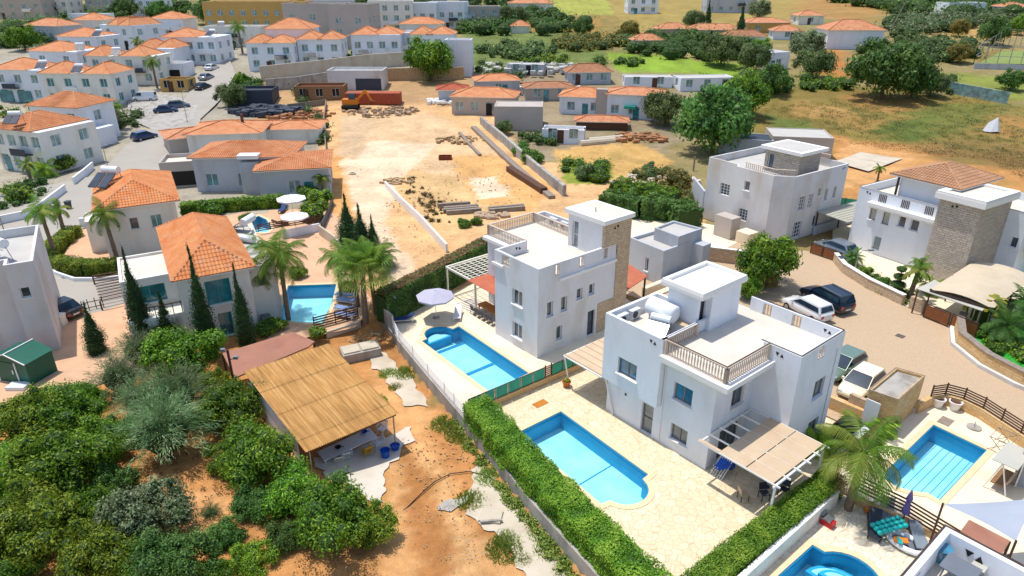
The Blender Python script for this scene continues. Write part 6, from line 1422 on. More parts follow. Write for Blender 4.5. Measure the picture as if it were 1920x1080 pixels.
kindmesh('tall_cypress_0', [('crown', cloud(1500, cyp(4, 9, 1.3), .2, 5, .4, 1.3), ['leaf_cypress', 'leaf_core']), ('trunk', trunk_mb(1.0, .2, 2, 0, branch=False), 'trunk')])
def topiary():
    L = []
    for i in range(4): L.append(((0, 0, .35 + i * .55), (.62 - i * .1, .62 - i * .1, .2)))
    return cloud(3200, L, .045, 3, .6, corek=.88)
kindmesh('topiary_0', [('crown', topiary(), ['leaf_dark', 'leaf_core']), ('trunk', trunk_mb(2.0, .05, 1, 0, branch=False), 'trunk')])
def tuft(n, R_, hh_, seed):
    r = random.Random(seed); b = MB()
    for i in range(n):
        a, q = r.uniform(0, 6.3), R_ * math.sqrt(r.random()); p = Vector((q * math.cos(a), q * math.sin(a), 0)); d = Vector((r.gauss(0, .4), r.gauss(0, .4), 1)).normalized(); s_ = d.cross(Vector((r.gauss(0, 1), r.gauss(0, 1), .2))).normalized() * .02; L = hh_ * r.uniform(.4, 1.1) * (1.1 - q / R_ * .6)
        b.add([p - s_, p + s_, p + d * L * .6 + s_ * .7, p + d * L + Vector((d.x, d.y, -.2)) * L * .3], [(0, 1, 2, 3)], r.random())
    return b
for i in range(2): kindmesh(f'weed_tuft_{i}', [('blades', tuft(650, .8, .5, i), ('grass', 'leaf_dark')[i] if i == 0 else 'grass')])
# ---- placing by the foot of the plant (pixel of the foot, read on the ground) ----
def at(px, py, dz=0): return G(px, py, dz)
def atz(px, py, hgt):   # pixel of the crown's middle at height hgt over the ground
    x, y = G(px, py, hgt); return x, y
OR = [ # crown px, radius px, kind, label, category
 (345, 690, 62, 'round_tree_1', 'glossy bright green citrus tree below the middle cypress'), (437, 780, 58, 'round_tree_0', 'dark glossy citrus tree beside the left wall of the corrugated shed'),
 (130, 792, 62, 'round_tree_0', 'citrus tree with rounded crown under the orchard wall corner'), (48, 815, 66, 'round_tree_3', 'yellow green tree at the left edge under the orchard wall'), (190, 845, 55, 'round_tree_1', 'citrus tree between the feathery tree and the left edge trees'),
 (120, 905, 82, 'round_tree_1', 'broad citrus tree in the middle of the left orchard'), (20, 905, 60, 'round_tree_0', 'citrus tree cut by the left edge halfway down the orchard'), (212, 905, 44, 'round_tree_2', 'small smooth dark green tree in front of the large feathery tree'),
 (275, 985, 74, 'round_tree_4', 'pale speckled tree with whitish leaves near the bottom of the orchard'), (60, 1015, 84, 'round_tree_3', 'lime green tree in the bottom left corner'), (175, 1050, 66, 'round_tree_3', 'lime green tree second from the bottom left corner'),
 (330, 1065, 66, 'round_tree_5', 'dark blue green tree on the bottom edge below the pale speckled tree'), (420, 995, 38, 'round_tree_2', 'small dark bush like tree on the orange soil of the orchard'), (472, 1040, 40, 'round_tree_3', 'small bright green tree near the bottom edge on orange soil'),
 (490, 880, 72, 'round_tree_1', 'bright citrus tree touching the corner of the corrugated shed'), (555, 935, 58, 'round_tree_1', 'citrus tree between the shed corner and the dark glossy tree'), (622, 985, 74, 'round_tree_0', 'dark glossy tree beside the bend of the black cable'), (690, 985, 48, 'round_tree_3', 'yellow tipped tree at the end of the black cable'),
 (545, 1000, 40, 'round_tree_5', 'low dark tree in the shade left of the dark glossy tree'), (10, 1070, 50, 'round_tree_0', 'tree at the very bottom left corner under the lime green one'),
 (80, 765, 40, 'round_tree_0', 'bright citrus tree directly under the white edged yard wall'), (240, 810, 40, 'round_tree_5', 'dark citrus tree tucked left of the large drooping tree'), (170, 960, 50, 'round_tree_0', 'citrus tree between the broad citrus tree and the pale speckled one'), (20, 965, 46, 'round_tree_3', 'yellow green tree between the left edge citrus and the lime corner tree'),
 (255, 1060, 50, 'round_tree_1', 'bright tree on the bottom edge between the lime and dark blue green trees'), (430, 860, 40, 'round_tree_0', 'small citrus tree right of the large drooping tree'), (480, 945, 42, 'round_tree_5', 'dark citrus tree between the shed corner tree and the small dark bush'), (110, 985, 44, 'round_tree_5', 'dark tree above the lime green corner trees'), (400, 1060, 34, 'round_tree_0', 'low tree on the bottom edge right of the dark blue green one'),
 (395, 720, 34, 'round_tree_3', 'yellow flowering shrub like tree beside the flat brown roof'), (160, 745, 36, 'round_tree_0', 'citrus tree at the bottom of the sloping yard wall')]
for px, py, r_, kd, lb in OR:
    x, y = U(px, py, .6); dep = y * cp + (H - .6) * sp; R_ = r_ * dep / F; s = R_ / 1.68; plant(kd, lb, 'tree', x, y, -.78, s, sz=s * 1.12, group='orchard trees', nm='citrus_tree' if 'citrus' in lb else 'orchard_tree')
for px, py, r_, kd, lb in ((315, 835, 92, 'feathery_tree_0', 'large drooping feathery grey green tree in the middle of the orchard'), (330, 765, 78, 'feathery_tree_1', 'feathery green tree behind the large drooping one'), (395, 775, 44, 'feathery_tree_0', 'small feathery tree beside the dark citrus tree'), (225, 715, 56, 'feathery_tree_2', 'olive grey tree at the corner of the terracotta yard'),
                           (262, 665, 52, 'feathery_tree_2', 'olive grey tree in front of the leftmost cypress pair'), (300, 650, 40, 'feathery_tree_2', 'olive grey tree between the cypresses and the bright citrus tree'), (265, 755, 56, 'feathery_tree_1', 'grey green tree under the olive grey trees'), (390, 940, 26, 'feathery_tree_0', 'wispy grey sapling on the orange soil')):
    x, y = U(px, py, .8); dep = y * cp + (H - .8) * sp; R_ = r_ * dep / F; plant(kd, lb, 'tree', x, y, -.8, R_ / 1.9, group='grey green orchard trees', nm='feathery_tree')
def cypl(px, py, tx, ty, kd, lb, z0=-.3, w=1.):
    x, y = U(px, py, z0); lo, hi = 1, 14
    for _ in range(30):
        m = (lo + hi) / 2; Y = y * 1; dep = y * cp - (z0 + m - H) * sp; up = y * sp + (z0 + m - H) * cp; yy = 540 - F * up / dep
        if yy > ty: lo = m
        else: hi = m
    plant(kd, lb, 'tree', x, y, z0, w, sz=m / 8, nm='cypress')
cypl(279, 662, 228, 462, 'cypress_0', 'leftmost tall cypress of the row before the orange roofed house', w=1.15); cypl(322, 655, 298, 545, 'cypress_1', 'shorter cypress joined to the right side of the leftmost tall one', w=1.1)
cypl(396, 672, 350, 458, 'cypress_1', 'middle tall cypress in front of the bright orange roof', w=1.05); cypl(466, 655, 436, 492, 'cypress_0', 'right hand cypress in front of the teal balcony door', w=.95)
cypl(186, 668, 178, 566, 'cypress_1', 'stout short cypress on the terracotta yard edge', w=1.0)
cypl(656, 475, 660, 362, 'cypress_0', 'left dark cypress behind the big fan palm', 0, 1.5); cypl(680, 482, 683, 382, 'cypress_1', 'right dark cypress behind the big fan palm', 0, 1.4); cypl(702, 480, 704, 402, 'cypress_0', 'small dark cypress right of the pair behind the fan palm', 0, .9)
def pl(kd, lb, px, py, s=1., z=0, cat='palm', nm=None, sz=None, rz=None, group=None): x, y = U(px, py, z) if py > 330 else G(px, py); plant(kd, lb, cat, x, y, z if py > 330 else base_h(x, y), s, nm=nm, sz=sz, rz=rz, group=group)
pl('date_palm_0', 'ragged yucca like plant at the right foot of the dark cypresses', 716, 500, .8)
pl('palm_tree_0', 'leaning palm inside the curved lime hedge by the road', 106, 488, 1.2, rz=2.5); pl('palm_tree_1', 'short palm at the top end of the curved lime hedge', 122, 442, 1.3, rz=1.9); pl('palm_tree_0', 'palm against the corner of the tall white roadside house', 222, 495, 1.2, rz=2.6)
pl('palm_tree_2', 'feather palm right of the big fan palm group', 640, 560, .7, rz=2); pl('shrub_1', 'dark bush filling the corner by the tapering pool', 655, 545, 1.1, cat='shrub', nm='shrub'); pl('shrub_0', 'bright bush under the feather palms of the tapering pool', 560, 520, 1.0, cat='shrub', nm='shrub')
pl('fan_palm_1', 'bright fan palm between the two orange roofed houses', 275, 445, 1.4); pl('palm_tree_2', 'tall feather palm between the orange roofed house and the tapering pool', 541, 600, 1.0, rz=1.7); pl('palm_tree_2', 'second feather palm behind the tapering pool palm', 515, 560, .85, rz=.4)
pl('fan_palm_0', 'big fan palm in front of the dark cypresses', 686, 606, .92); pl('palm_tree_2', 'feather palm standing close behind the big fan palm', 705, 590, .95); pl('palm_tree_2', 'feather palm leaning over the blue loungers', 672, 575, .8, rz=3); pl('palm_tree_2', 'third feather palm left of the tapering pool', 500, 590, .75, rz=5)
pl('palm_tree_3', 'large drooping palm over the brown slat fence right of the pergola', 1590, 955, 1.0, rz=.6); pl('areca_palm_0', 'bright clump of palm fronds beside the covered barbecue', 1530, 845, .95); pl('areca_palm_0', 'small clump of palm fronds by the stone wall of the cream terrace', 1650, 815, .7)
pl('cycad_0', 'cycad on the stone wall beside the brown gate', 1597, 497, .95, cat='cycad'); pl('palm_tree_1', 'small palm at the foot of the stone clad tower', 1705, 560, 1.2); pl('palm_tree_0', 'slim palm in front of the stone clad tower', 1712, 545, .65); pl('areca_palm_0', 'leafy palm clump right of the spiral topiary', 1745, 550, .8)
pl('topiary_0', 'dark tiered topiary in the front garden of the stone clad villa', 1678, 555, 1.3, cat='topiary'); pl('banana_plant_0', 'yellow green banana clump beside the brown driveway gate', 1838, 618, 1.1, cat='banana plant'); pl('banana_plant_1', 'smaller banana clump behind the curved garden wall', 1822, 600, .9, cat='banana plant')
pl('date_palm_0', 'grey green spiky palm beside the green lawn', 1880, 640, .9); pl('date_palm_0', 'dark spiky palm at the right edge above the lawn', 1915, 600, 1.0); pl('palm_tree_1', 'roof terrace palm beside the brown hip roof', 1645, 340, .8, z=0)
pl('palm_tree_1', 'date palm in the planted bed below the white house', 60, 345, 1.2); pl('areca_palm_0', 'lush palm clump in the planted bed left of the white road wall', 85, 330, 1.3); pl('palm_tree_1', 'thin palm by the opening in the white road wall', 155, 300, 1.2)
pl('palm_tree_0', 'bright palm over the small pool behind the upper left houses', 215, 248, 1.1); pl('palm_tree_0', 'palm right beside the bright palm over the small pool', 228, 240, .95); pl('palm_tree_0', 'tall palm beside the arched white garage', 295, 165, 1.3); pl('palm_tree_0', 'palm in the gap behind the hip roofed houses', 455, 100, 1.6); pl('palm_tree_1', 'palm between the upper left white houses', 262, 105, 1.6); pl('palm_tree_1', 'green palm next to the orange roof in the second row of houses', 207, 100, 1.7)
pl('palm_tree_1', 'yellow green palm by the grey wall of the damaged house', 608, 370, 1.1)
for kd, lb, px, py, s in (('shrub_0', 'rounded lime green bush in the planted bed by the road', 38, 378, 2.0), ('shrub_4', 'green bush beside the white house corner and the road wall', 122, 320, 2.0), ('shrub_0', 'bright bush left of the farther white parasol', 470, 395, .1), ('shrub_0', 'bright shrub beside the leaning dark fence panel, upper one', 600, 385, 2.0), ('shrub_0', 'bright shrub beside the leaning dark fence panel, lower one', 592, 410, 2.0), ('shrub_0', 'bright shrub right of the farther white parasol', 578, 372, 1.7),
                          ('shrub_1', 'dark shrub right of the lounging terrace of the tapering pool', 498, 625, 1.2), ('shrub_0', 'light shrub left of the white tank by the slat fence', 522, 618, .9), ('shrub_0', 'small green shrub under the brown slat fence', 596, 632, .8), ('shrub_1', 'leafy bush between the two orange roofed houses', 400, 400, 1.9), ('shrub_1', 'bush on the terrace beside the round edged pool', 460, 415, 1.0),
                          ('shrub_4', 'bush beside the stone store room', 1662, 800, .7), ('shrub_1', 'dark shrub in the stone clad villa garden', 1650, 535, .9), ('shrub_0', 'pale shrub at the foot of the white front wall', 1622, 515, .8), ('shrub_3', 'reddish shrub on the garden wall of the stone clad villa', 1660, 548, .6), ('shrub_1', 'dark bush on the lawn at the right edge', 1895, 500, 1.4), ('shrub_4', 'round bush beside the awning balcony', 1908, 440, 1.8),
                          ('shrub_1', 'shrub at the foot of the palm at the left of the grey palm', 1865, 660, .8), ('shrub_2', 'green mound on the sandy lot below the retaining beams', 1100, 335, 2.2), ('shrub_1', 'rounded bush on the sandy lot by the pale track', 1125, 340, 1.8), ('shrub_1', 'green clump beside the stacked beams, left one', 872, 425, 1.0), ('shrub_1', 'green clump beside the stacked beams, right one', 893, 420, .9),
                          ('shrub_2', 'grey green mound in the open field by the sandy lot', 1215, 335, 1.5), ('shrub_3', 'rusty bush in the broken garden beds, nearest', 1270, 355, 2.2), ('shrub_2', 'bush in the broken garden beds, farthest', 1215, 325, 1.6), ('shrub_1', 'bush by the fallen white wall at the sandy track', 1000, 305, 2.2), ('shrub_1', 'low bush left of the fallen white wall', 975, 290, 1.8)):
    pl(kd, lb, px, py, s, cat='shrub', nm='shrub')
for px, py, r_, kd, lb in ((1440, 500, 56, 'broad_tree_2', 'round dark green tree at the edge of the tan paved court'), (1405, 520, 26, 'broad_tree_2', 'small green tree touching the stair tower of the pale blue villa')):
    x, y = U(px, py, 2.); dep = y * cp + (H - 2) * sp; plant(kd, lb, 'tree', x, y, 0, r_ * dep / F / 3.2, nm='tree', sz=r_ * dep / F / 2.4)
tf = [(862, 815), (885, 835), (905, 868), (915, 895), (760, 700), (728, 700), (742, 725), (560, 1060), (945, 1030), (950, 1010), (1000, 985), (1030, 1030), (700, 755), (1060, 1070), (980, 1050), (882, 938), (835, 795), (1010, 1000)]
i = 0
for k, (px, py) in enumerate(tf):
    x, y = G(px, py)
    if base_h(x, y) > -.4 and py > 600: continue
    s_ = (1.25, .9, .7, 1.1)[k % 4]; plant('weed_tuft_0', 'tuft of green weeds growing along the orange dirt track', 'weeds', x, y, base_h(x, y) - .08, s_, group='weed tufts on the dirt track', nm='weed_tuft')
# hedges
def hedge(label, fr, pts, w, h, mat, z=0, n=900, size=.07, coremat='leaf_core', top=None, rough=.18, seed=1, nm='hedge', cat='hedge', lean=0):
    """n leaves per metre of run"""
    r = np.random.RandomState(seed); b = MB(); core = MB(); P = [Vector(p) for p in pts]; tot = 0
    t = T(nm, label, cat, fr, (pts[0][0], pts[0][1], z)); run = 0
    for a, c in zip(P, P[1:]):
        L = (c - a).length; d = (c - a) / L; nrm = Vector((d.y, -d.x)); m = int(n * L); per = 2 * h + w
        s_ = r.uniform(0, per, m); f = r.uniform(-.01, 1.01, m); vs_, cf = [], []
        for q, ff in zip(s_, f):
            if q < h: o, z_, nn = w / 2, q, Vector((nrm.x, nrm.y, .3))
            elif q < h + w: o, z_, nn = w / 2 - (q - h), h, Vector((0, 0, 1))
            else: o, z_, nn = -w / 2, q - h - w, Vector((-nrm.x, -nrm.y, .3))
            X = a + d * (ff * L); k = noise.noise(Vector(((run + ff * L) * 1.1, q * .9, seed))); o2 = o * (1 + k * rough * 1.6) ; z2 = z_ * (1 + k * rough * .8) ; p = Vector((X.x + nrm.x * o2, X.y + nrm.y * o2, z + z2)) + Vector(r.normal(size=3) * .04)
            nn = (nn + Vector(r.normal(size=3) * .55)).normalized(); tt = nn.cross(Vector(r.normal(size=3))).normalized(); bb = nn.cross(tt); sz = size * r.uniform(.6, 1.4)
            vs_ += [p - tt * sz, p + bb * sz * .55, p + tt * sz, p - bb * sz * .55]; cf += [min(1, max(0, .5 + k * .6 + r.normal() * .17))] * 4
        o_ = len(b.v); b.v += [tuple(v) for v in vs_]; b.f += [tuple(o_ + 4 * i + j for j in range(4)) for i in range(m)]; b.m += [0] * m; b.vc += cf
        S_ = max(2, int(L / .6)); ks = [(w / 2 * .86, 0), (w / 2 * .86, h * .9), (-w / 2 * .86, h * .9), (-w / 2 * .86, 0)]; vv = []
        for i in range(S_ + 1):
            X = a + d * (L * i / S_)
            for o, z_ in ks: g_ = 1 + .15 * noise.noise(Vector((i * .9 + run, o, z_))); vv.append((X.x + nrm.x * o * g_, X.y + nrm.y * o * g_, z + z_ * g_))
        core.add(vv, [(4 * i + j, 4 * i + 4 + j, 4 * i + 5 + j, 4 * i + 1 + j) for i in range(S_) for j in range(3)] + [(0, 1, 2, 3), (4 * S_ + 3, 4 * S_ + 2, 4 * S_ + 1, 4 * S_)]); run += L
    b.build('foliage', mat, t); core.build('dark_core', coremat, t); return t  # hedge core is a solid hull, the inner shade is in its dark green
hedge('long thick clipped hedge between the dirt track and the rounded pool', V, [(3.3, -8.1), (7, -8.75), (12, -9.6), (16.5, -10.2), (20.6, -10.7)], 1.75, 1.55, 'leaf_hedge', z=.0, n=2900, size=.058, rough=.15)
hedge('straight clipped hedge on the right side of the large villa terrace', V, [(20.75, -11.5), (20.95, -4), (21.1, 3.0)], 1.3, 1.35, 'leaf_hedge', n=2400, size=.052, rough=.07, seed=4)
t = hedge('tall dark green hedge with a dry brown top behind the lilac parasol', V, [(-12.3, -6.0), (-13.5, -1.8), (-15.2, 3.5), (-17.2, 9.6)], 1.3, 2.6, 'leaf_dark', n=1500, size=.07, rough=.06, seed=2, coremat='leaf_core')
b = MB(); r = rnd
for a, c in zip([(-12.3, -6.0), (-13.5, -1.8), (-15.2, 3.5)], [(-13.5, -1.8), (-15.2, 3.5), (-17.2, 9.6)]):
    for k in range(2600):
        f = r.random(); o = r.uniform(-.75, .55); x, y = a[0] + (c[0] - a[0]) * f + o, a[1] + (c[1] - a[1]) * f + .25 * o; p = Vector((x, y, 2.62 + r.uniform(-.06, .1) + .12 * noise.noise(Vector((x, y, 0))))); q = Vector((r.gauss(0, 1), r.gauss(0, 1), r.gauss(0, .35))).normalized(); s_ = q.cross(Vector((r.gauss(0, .4), r.gauss(0, .4), 1))).normalized(); l = r.uniform(.06, .16)
        b.add([p - q * l, p + s_ * l * .35, p + q * l, p - s_ * l * .35], [(0, 1, 2, 3)], r.random())
b.build('dry_top', 'leaf_dry', t)
hedge('curved lime green hedge around the terracotta driveway', W0, Gp([(142, 442), (108, 468), (96, 482), (98, 498), (118, 506), (165, 512), (222, 508)]), 1.5, 1.15, 'leaf_lime', n=750, size=.09, seed=5)
hedge('green hedge along the damaged house garden behind the white parasols', W0, Gp([(342, 402), (430, 394), (535, 386)]), 1.6, 1.3, 'leaf_citrus', n=600, size=.1, seed=6)
hedge('rough mixed hedge behind the stair tower of the grey villa', W0, Gp([(1128, 395), (1200, 405), (1262, 408), (1292, 428)]), 3.0, 2.2, 'leaf_dark', n=900, size=.13, seed=7, rough=.35)
hedge('leafy green top of the mixed hedge above the villa stair tower', W0, Gp([(1150, 372), (1215, 385), (1265, 398)]), 2.4, 2.4, 'leaf_citrus', n=800, size=.13, seed=8, rough=.35)
# ======================= cars =======================
def carx(label, x, y, z, ang, L, Wd, Ht, mat, style='suv', cat='car', nm='parked_car', group='parked cars', rails=False):
    """ang: heading of the nose in degrees from +X"""
    f = Fr(x, y, ang); t = T(nm, label, cat, f, (0, 0, z), group); h = L / 2; wr = .34 if Ht > 1.6 else .31; w = Wd / 2
    hood = dict(suv=.58, hatch=.56, van=.5, wagon=.55, sedan=.56)[style]; belt = Ht * (.62 if style != 'van' else .58)
    # lower body sections: (x, half width, bottom, top)
    sec = [(-h, .82, .38, belt * .8), (-h + .08, .95, .28, belt * .97), (-h + .5, 1, .24, belt), (0, 1, .22, belt), (h * .42, 1, .24, belt * .99), (h * .6, .99, .25, belt * .95), (h - .35, .95, .26, belt * .84), (h - .08, .85, .3, belt * .72), (h, .74, .36, belt * .6)]
    b = MB(); b.smooth = True; vs_ = []; N = 10
    for x_, k, z0, z1 in sec:
        ww_ = w * k; pr_ = [(-.86, z0), (-1, z0 + .12), (-1, (z0 + z1) / 2), (-.97, z1 - .08), (-.86, z1), (.86, z1), (.97, z1 - .08), (1, (z0 + z1) / 2), (1, z0 + .12), (.86, z0)]
        vs_ += [(x_, ww_ * a, z + c) for a, c in pr_]
    b.add(vs_, [(i * N + j, i * N + (j + 1) % N, (i + 1) * N + (j + 1) % N, (i + 1) * N + j) for i in range(len(sec) - 1) for j in range(N)] + [tuple(range(N - 1, -1, -1)), tuple((len(sec) - 1) * N + j for j in range(N))])
    # cabin
    if style == 'suv' or style == 'wagon': cx = [(-h + .12, belt - .02), (-h + .38, Ht - .03), (h * .12, Ht), (h * .5, belt)]
    elif style == 'van': cx = [(-h + .05, belt - .02), (-h + .12, Ht - .02), (h * .42, Ht), (h * .72, belt)]
    elif style == 'hatch': cx = [(-h + .1, belt - .02), (-h + .5, Ht - .06), (h * .08, Ht), (h * .55, belt)]
    else: cx = [(-h + .5, belt - .02), (-h + 1.05, Ht - .05), (h * .05, Ht), (h * .5, belt)]
    wt = w * .78; wb = w * .95; vs_ = []
    for (x_, z_), top in zip(cx, (0, 1, 1, 0)):
        q = wt if top else wb; vs_ += [(x_, -q, z + z_), (x_, q, z + z_)]
    m_ = len(b.v); b.build('body', mat, t)
    c = MB(); c.add(vs_, [(2, 4, 5, 3), (0, 1, 3, 2)[::-1], (4, 6, 7, 5), (0, 2, 4, 6)[::-1], (1, 7, 5, 3)[::-1]]); o = c.build('cabin', mat, t)
    def quad(name, idx, shr, mt, off=.012):
        P = [Vector(vs_[i]) for i in idx]; cc = sum(P, Vector()) / 4; nrm = (P[1] - P[0]).cross(P[2] - P[0]).normalized(); ctr = Vector((0, 0, z + Ht * .8))
        if nrm.dot(cc - ctr) < 0: nrm = -nrm
        Q_ = [cc + Vector(((p - cc).x * shr[0], (p - cc).y * (shr[1]), (p - cc).z * (shr[2] if len(shr) > 2 else shr[0]))) + nrm * off for p in P]; b_ = MB(); b_.add(Q_, [(0, 1, 2, 3)]); return b_.build(name, mt, o)
    quad('windscreen', (4, 6, 7, 5), (.96, .97, .96), 'windscreen'); quad('rear_window', (0, 1, 3, 2), (.7, .86, .7), 'windscreen'); 
    if style != 'van': quad('side_window', (0, 6, 4, 2), (.86, 1, .74), 'windscreen'); quad('side_window', (1, 7, 5, 3), (.86, 1, .74), 'windscreen')
    else:
        for s_, (i0, i1) in ((-1, (6, 4)), (1, (7, 5))):
            b_ = MB(); P0 = [(h * .1, s_ * wb * .985, z + belt + .08), (h * .64, s_ * wb * .985, z + belt + .08), (h * .42, s_ * (wt + .05), z + Ht - .12), (h * .1, s_ * (wt + .05), z + Ht - .12)]; P0 = [(a, y_ + s_ * .02, c_) for a, y_, c_ in P0]; b_.add(P0, [(0, 1, 2, 3)]); b_.build('side_window', 'windscreen', o)
    for sx in (-h * .62, h * .64):
        for sy in (-1, 1):
            b = MB(); b.tube([(sx, sy * (w - .2), z + wr), (sx, sy * (w + .015), z + wr)], wr, 16); wo = b.build('wheel', 'rubber', t); b = MB(); b.tube([(sx, sy * (w + .016), z + wr), (sx, sy * (w + .03), z + wr)], wr * .62, 12); b.build('rim', 'rim', wo)
    for sy in (-1, 1):
        b = MB(); b.box(-h - .015, -h + .1, min(sy * w * .55, sy * w * .86), max(sy * w * .55, sy * w * .86), z + belt * .62, z + belt * .85); b.build('tail_light', 'tail_red', t)
        b = MB(); b.box(h - .2, h - .02, min(sy * w * .5, sy * w * .82), max(sy * w * .5, sy * w * .82), z + belt * .58, z + belt * .72); b.build('headlight', 'head_lamp', t)
        b = MB(); b.box(h * .38, h * .46, min(sy * w * 1.0, sy * w * 1.16), max(sy * w * 1.0, sy * w * 1.16), z + belt - .02, z + belt + .14); b.build('wing_mirror', mat, t)
    if rails:
        for sy in (-1, 1): b = MB(); b.bar((-h + .5, sy * wt * .88, z + Ht + .05), (h * .1, sy * wt * .88, z + Ht + .06), .05); b.build('roof_rail', 'steel', t)
    b = MB(); b.box(-h - .012, -h + .05, -.26, .26, z + .5, z + .62); b.build('number_plate', 'white_plastic', t)
    return t
def vcar(label, v, u, deg, *a, **k):   # deg measured in frame V: 0 = +v
    x, y = V.w(v, u); return carx(label, x, y, 0, deg - 50.5, *a, **k)
vcar('dark navy estate car with roof rails on the tan paved court', 9.0, 25.3, 163, 4.75, 1.88, 1.72, 'car_navy', 'suv', rails=True)
vcar('white estate car behind the pale blue villa, next to the dark navy estate', 8.9, 22.3, 166, 4.3, 1.72, 1.6, 'car_white', 'wagon')
vcar('grey green car half hidden behind the corner of the pale blue villa', 15.3, 15.6, 268, 4.2, 1.74, 1.5, 'car_green', 'hatch')
vcar('cream white hatchback parked beside the stone store room', 17.35, 14.2, 272, 4.1, 1.76, 1.52, 'car_cream', 'hatch')
x, y = U(1567, 462, .7); carx('silver hatchback under the grey ribbed carport', x, y, 0, 118, 4.2, 1.75, 1.5, 'car_silver', 'hatch')
x, y = U(112, 578, .6); carx('dark blue black car behind the black railing of the left yard', x, y, 0, 155, 4.2, 1.75, 1.45, 'car_black', 'sedan')
def gcar(lb, px, py, deg, *a, **k): x, y = G(px, py); carx(lb, x, y, base_h(x, y) + .05, deg, *a, **k)
gcar('small white delivery van parked by the upper left houses', 272, 190, 190, 4.6, 1.8, 1.9, 'car_white', 'van'); gcar('dark blue car on the upper road beside the palm garden', 312, 212, 20, 4.3, 1.8, 1.5, 'car_blue', 'sedan'); gcar('dark grey car parked behind the dark blue one on the upper road', 336, 203, 20, 4.2, 1.75, 1.5, 'car_grey', 'hatch')
gcar('blue grey car on the road near the white kerb wall', 272, 262, 60, 4.2, 1.75, 1.5, 'car_blue', 'hatch'); gcar('silver car at the far end of the upper road', 388, 150, 80, 4.3, 1.8, 1.5, 'car_silver', 'sedan'); gcar('white car at the far end of the upper road', 398, 132, 80, 4.3, 1.8, 1.5, 'car_white', 'sedan')
gcar('dark car in the middle of the far end of the upper road', 381, 168, 75, 4.3, 1.8, 1.5, 'car_black', 'sedan')
# ======================= the town and fields behind =======================
HL = 'hip roofed houses of the upper left'
H2 = 'white houses behind the building plot'
def bgw(n, w, z0, z1, seed, ww_=1.5, hh_=1.6, kw=None):
    out = []
    for fl in range(max(1, int((z1 - z0) / 2.9))):
        for i in range(n):
            c = w * (i + .5) / n; zz = z0 + .85 + fl * 2.9; out.append((c - ww_ / 2, c + ww_ / 2, zz, zz + hh_, kw or {}))
    return out
def house(label, px, py, w, d, h, rot, wall='white', roofs='hip', rmat='tile_bump', z=None, nwin=3, pane='glass_pale', frame='ledge', heat=False, rh=1.5, group='houses behind', nm='house', wins=True, para=.5, extra=None, geo=False, cat='house'):
    """px,py: foot of the front wall's middle; w,d,h in metres; roofs: 'hip', 'flat' or list of (x0,x1,y0,y1) fractions"""
    if group == HL: w *= .9; h *= 1.12; rh *= 1.2
    elif group == H2: h *= 1.08; rh *= 1.1
    x, y = G(px, py); zb = base_h(x, y) - .1; f = Fr(x, y, rot); t = T(nm, label, cat, f, (0, 0, zb), group)
    fp = [(-w / 2, 0), (w / 2, 0), (w / 2, d), (-w / 2, d)]; o = {}
    if wins: o = {0: bgw(nwin, w, zb, zb + h, 1, kw=dict(sill=False)), 1: bgw(max(1, int(d / 4)), d, zb, zb + h, 2, kw=dict(sill=False)), 3: bgw(max(1, int(d / 4)), d, zb, zb + h, 2, kw=dict(sill=False))}
    if roofs == 'hip': body(t, fp, zb - 1, zb + h, wall, o, frame=frame, pane=pane); hip(t, -w / 2, w / 2, 0, d, zb + h + .02, rh, .45, rmat, geo)
    else:
        body(t, fp, zb - 1, zb + h + para * (roofs == 'flat'), wall, o, frame=frame, pane=pane, rz=zb + h if roofs == 'flat' else None, roof='roof_floor' if rmat == 'tile_bump' else rmat)
        if roofs != 'flat':
            for (a, b_, c, e) in roofs: hip(t, -w / 2 + w * a, -w / 2 + w * b_, d * c, d * e, zb + h + .05, rh, .3, rmat, geo)
    if wins:
        rr = random.Random(int(px * 7 + py)); b = MB(); dx = rr.uniform(-w * .4, w * .3); b.box(dx, dx + 1.1, -.04, -.003, zb, zb + 2.2); b.build('door', rr.choice(['wood_dark', 'glass_teal', 'interior', 'brown_metal']), t)
        if h > 4.5:
            c_ = rr.uniform(-w * .3, w * .3); b = MB(); b.box(c_ - 1.5, c_ + 1.5, -1.1, -.003, zb + 2.7, zb + 2.85); b.box(c_ - 1.5, c_ + 1.5, -1.1, -1.04, zb + 2.85, zb + 3.7); b.build('balcony', rr.choice(['ledge', 'white', 'charcoal']), t)
            b = MB(); q_ = rr.uniform(-w * .45, w * .4); b.box(q_, q_ + .8, -.35, -.003, zb + 3.4, zb + 3.95); b.build('air_conditioner', 'ac_white', t)
    if extra:
        for (x0, x1, y0, y1, z0, z1, m, nm_) in extra: b = MB(); b.box(x0, x1, y0, y1, zb + z0, zb + z1); b.build(nm_, m, t)
    if heat: heater('', f, heat[0], heat[1], zb + h + (heat[2] if len(heat) > 2 else .05), rnd.uniform(-30, 40), 1.1, 'white drum solar heater on the ' + heat[3], 'solar heaters of the background houses')
    return t
bal = lambda x, z: [(x - 1.3, x + 1.3, -1.1, -.003, z, z + .9, 'ledge', 'balcony')]

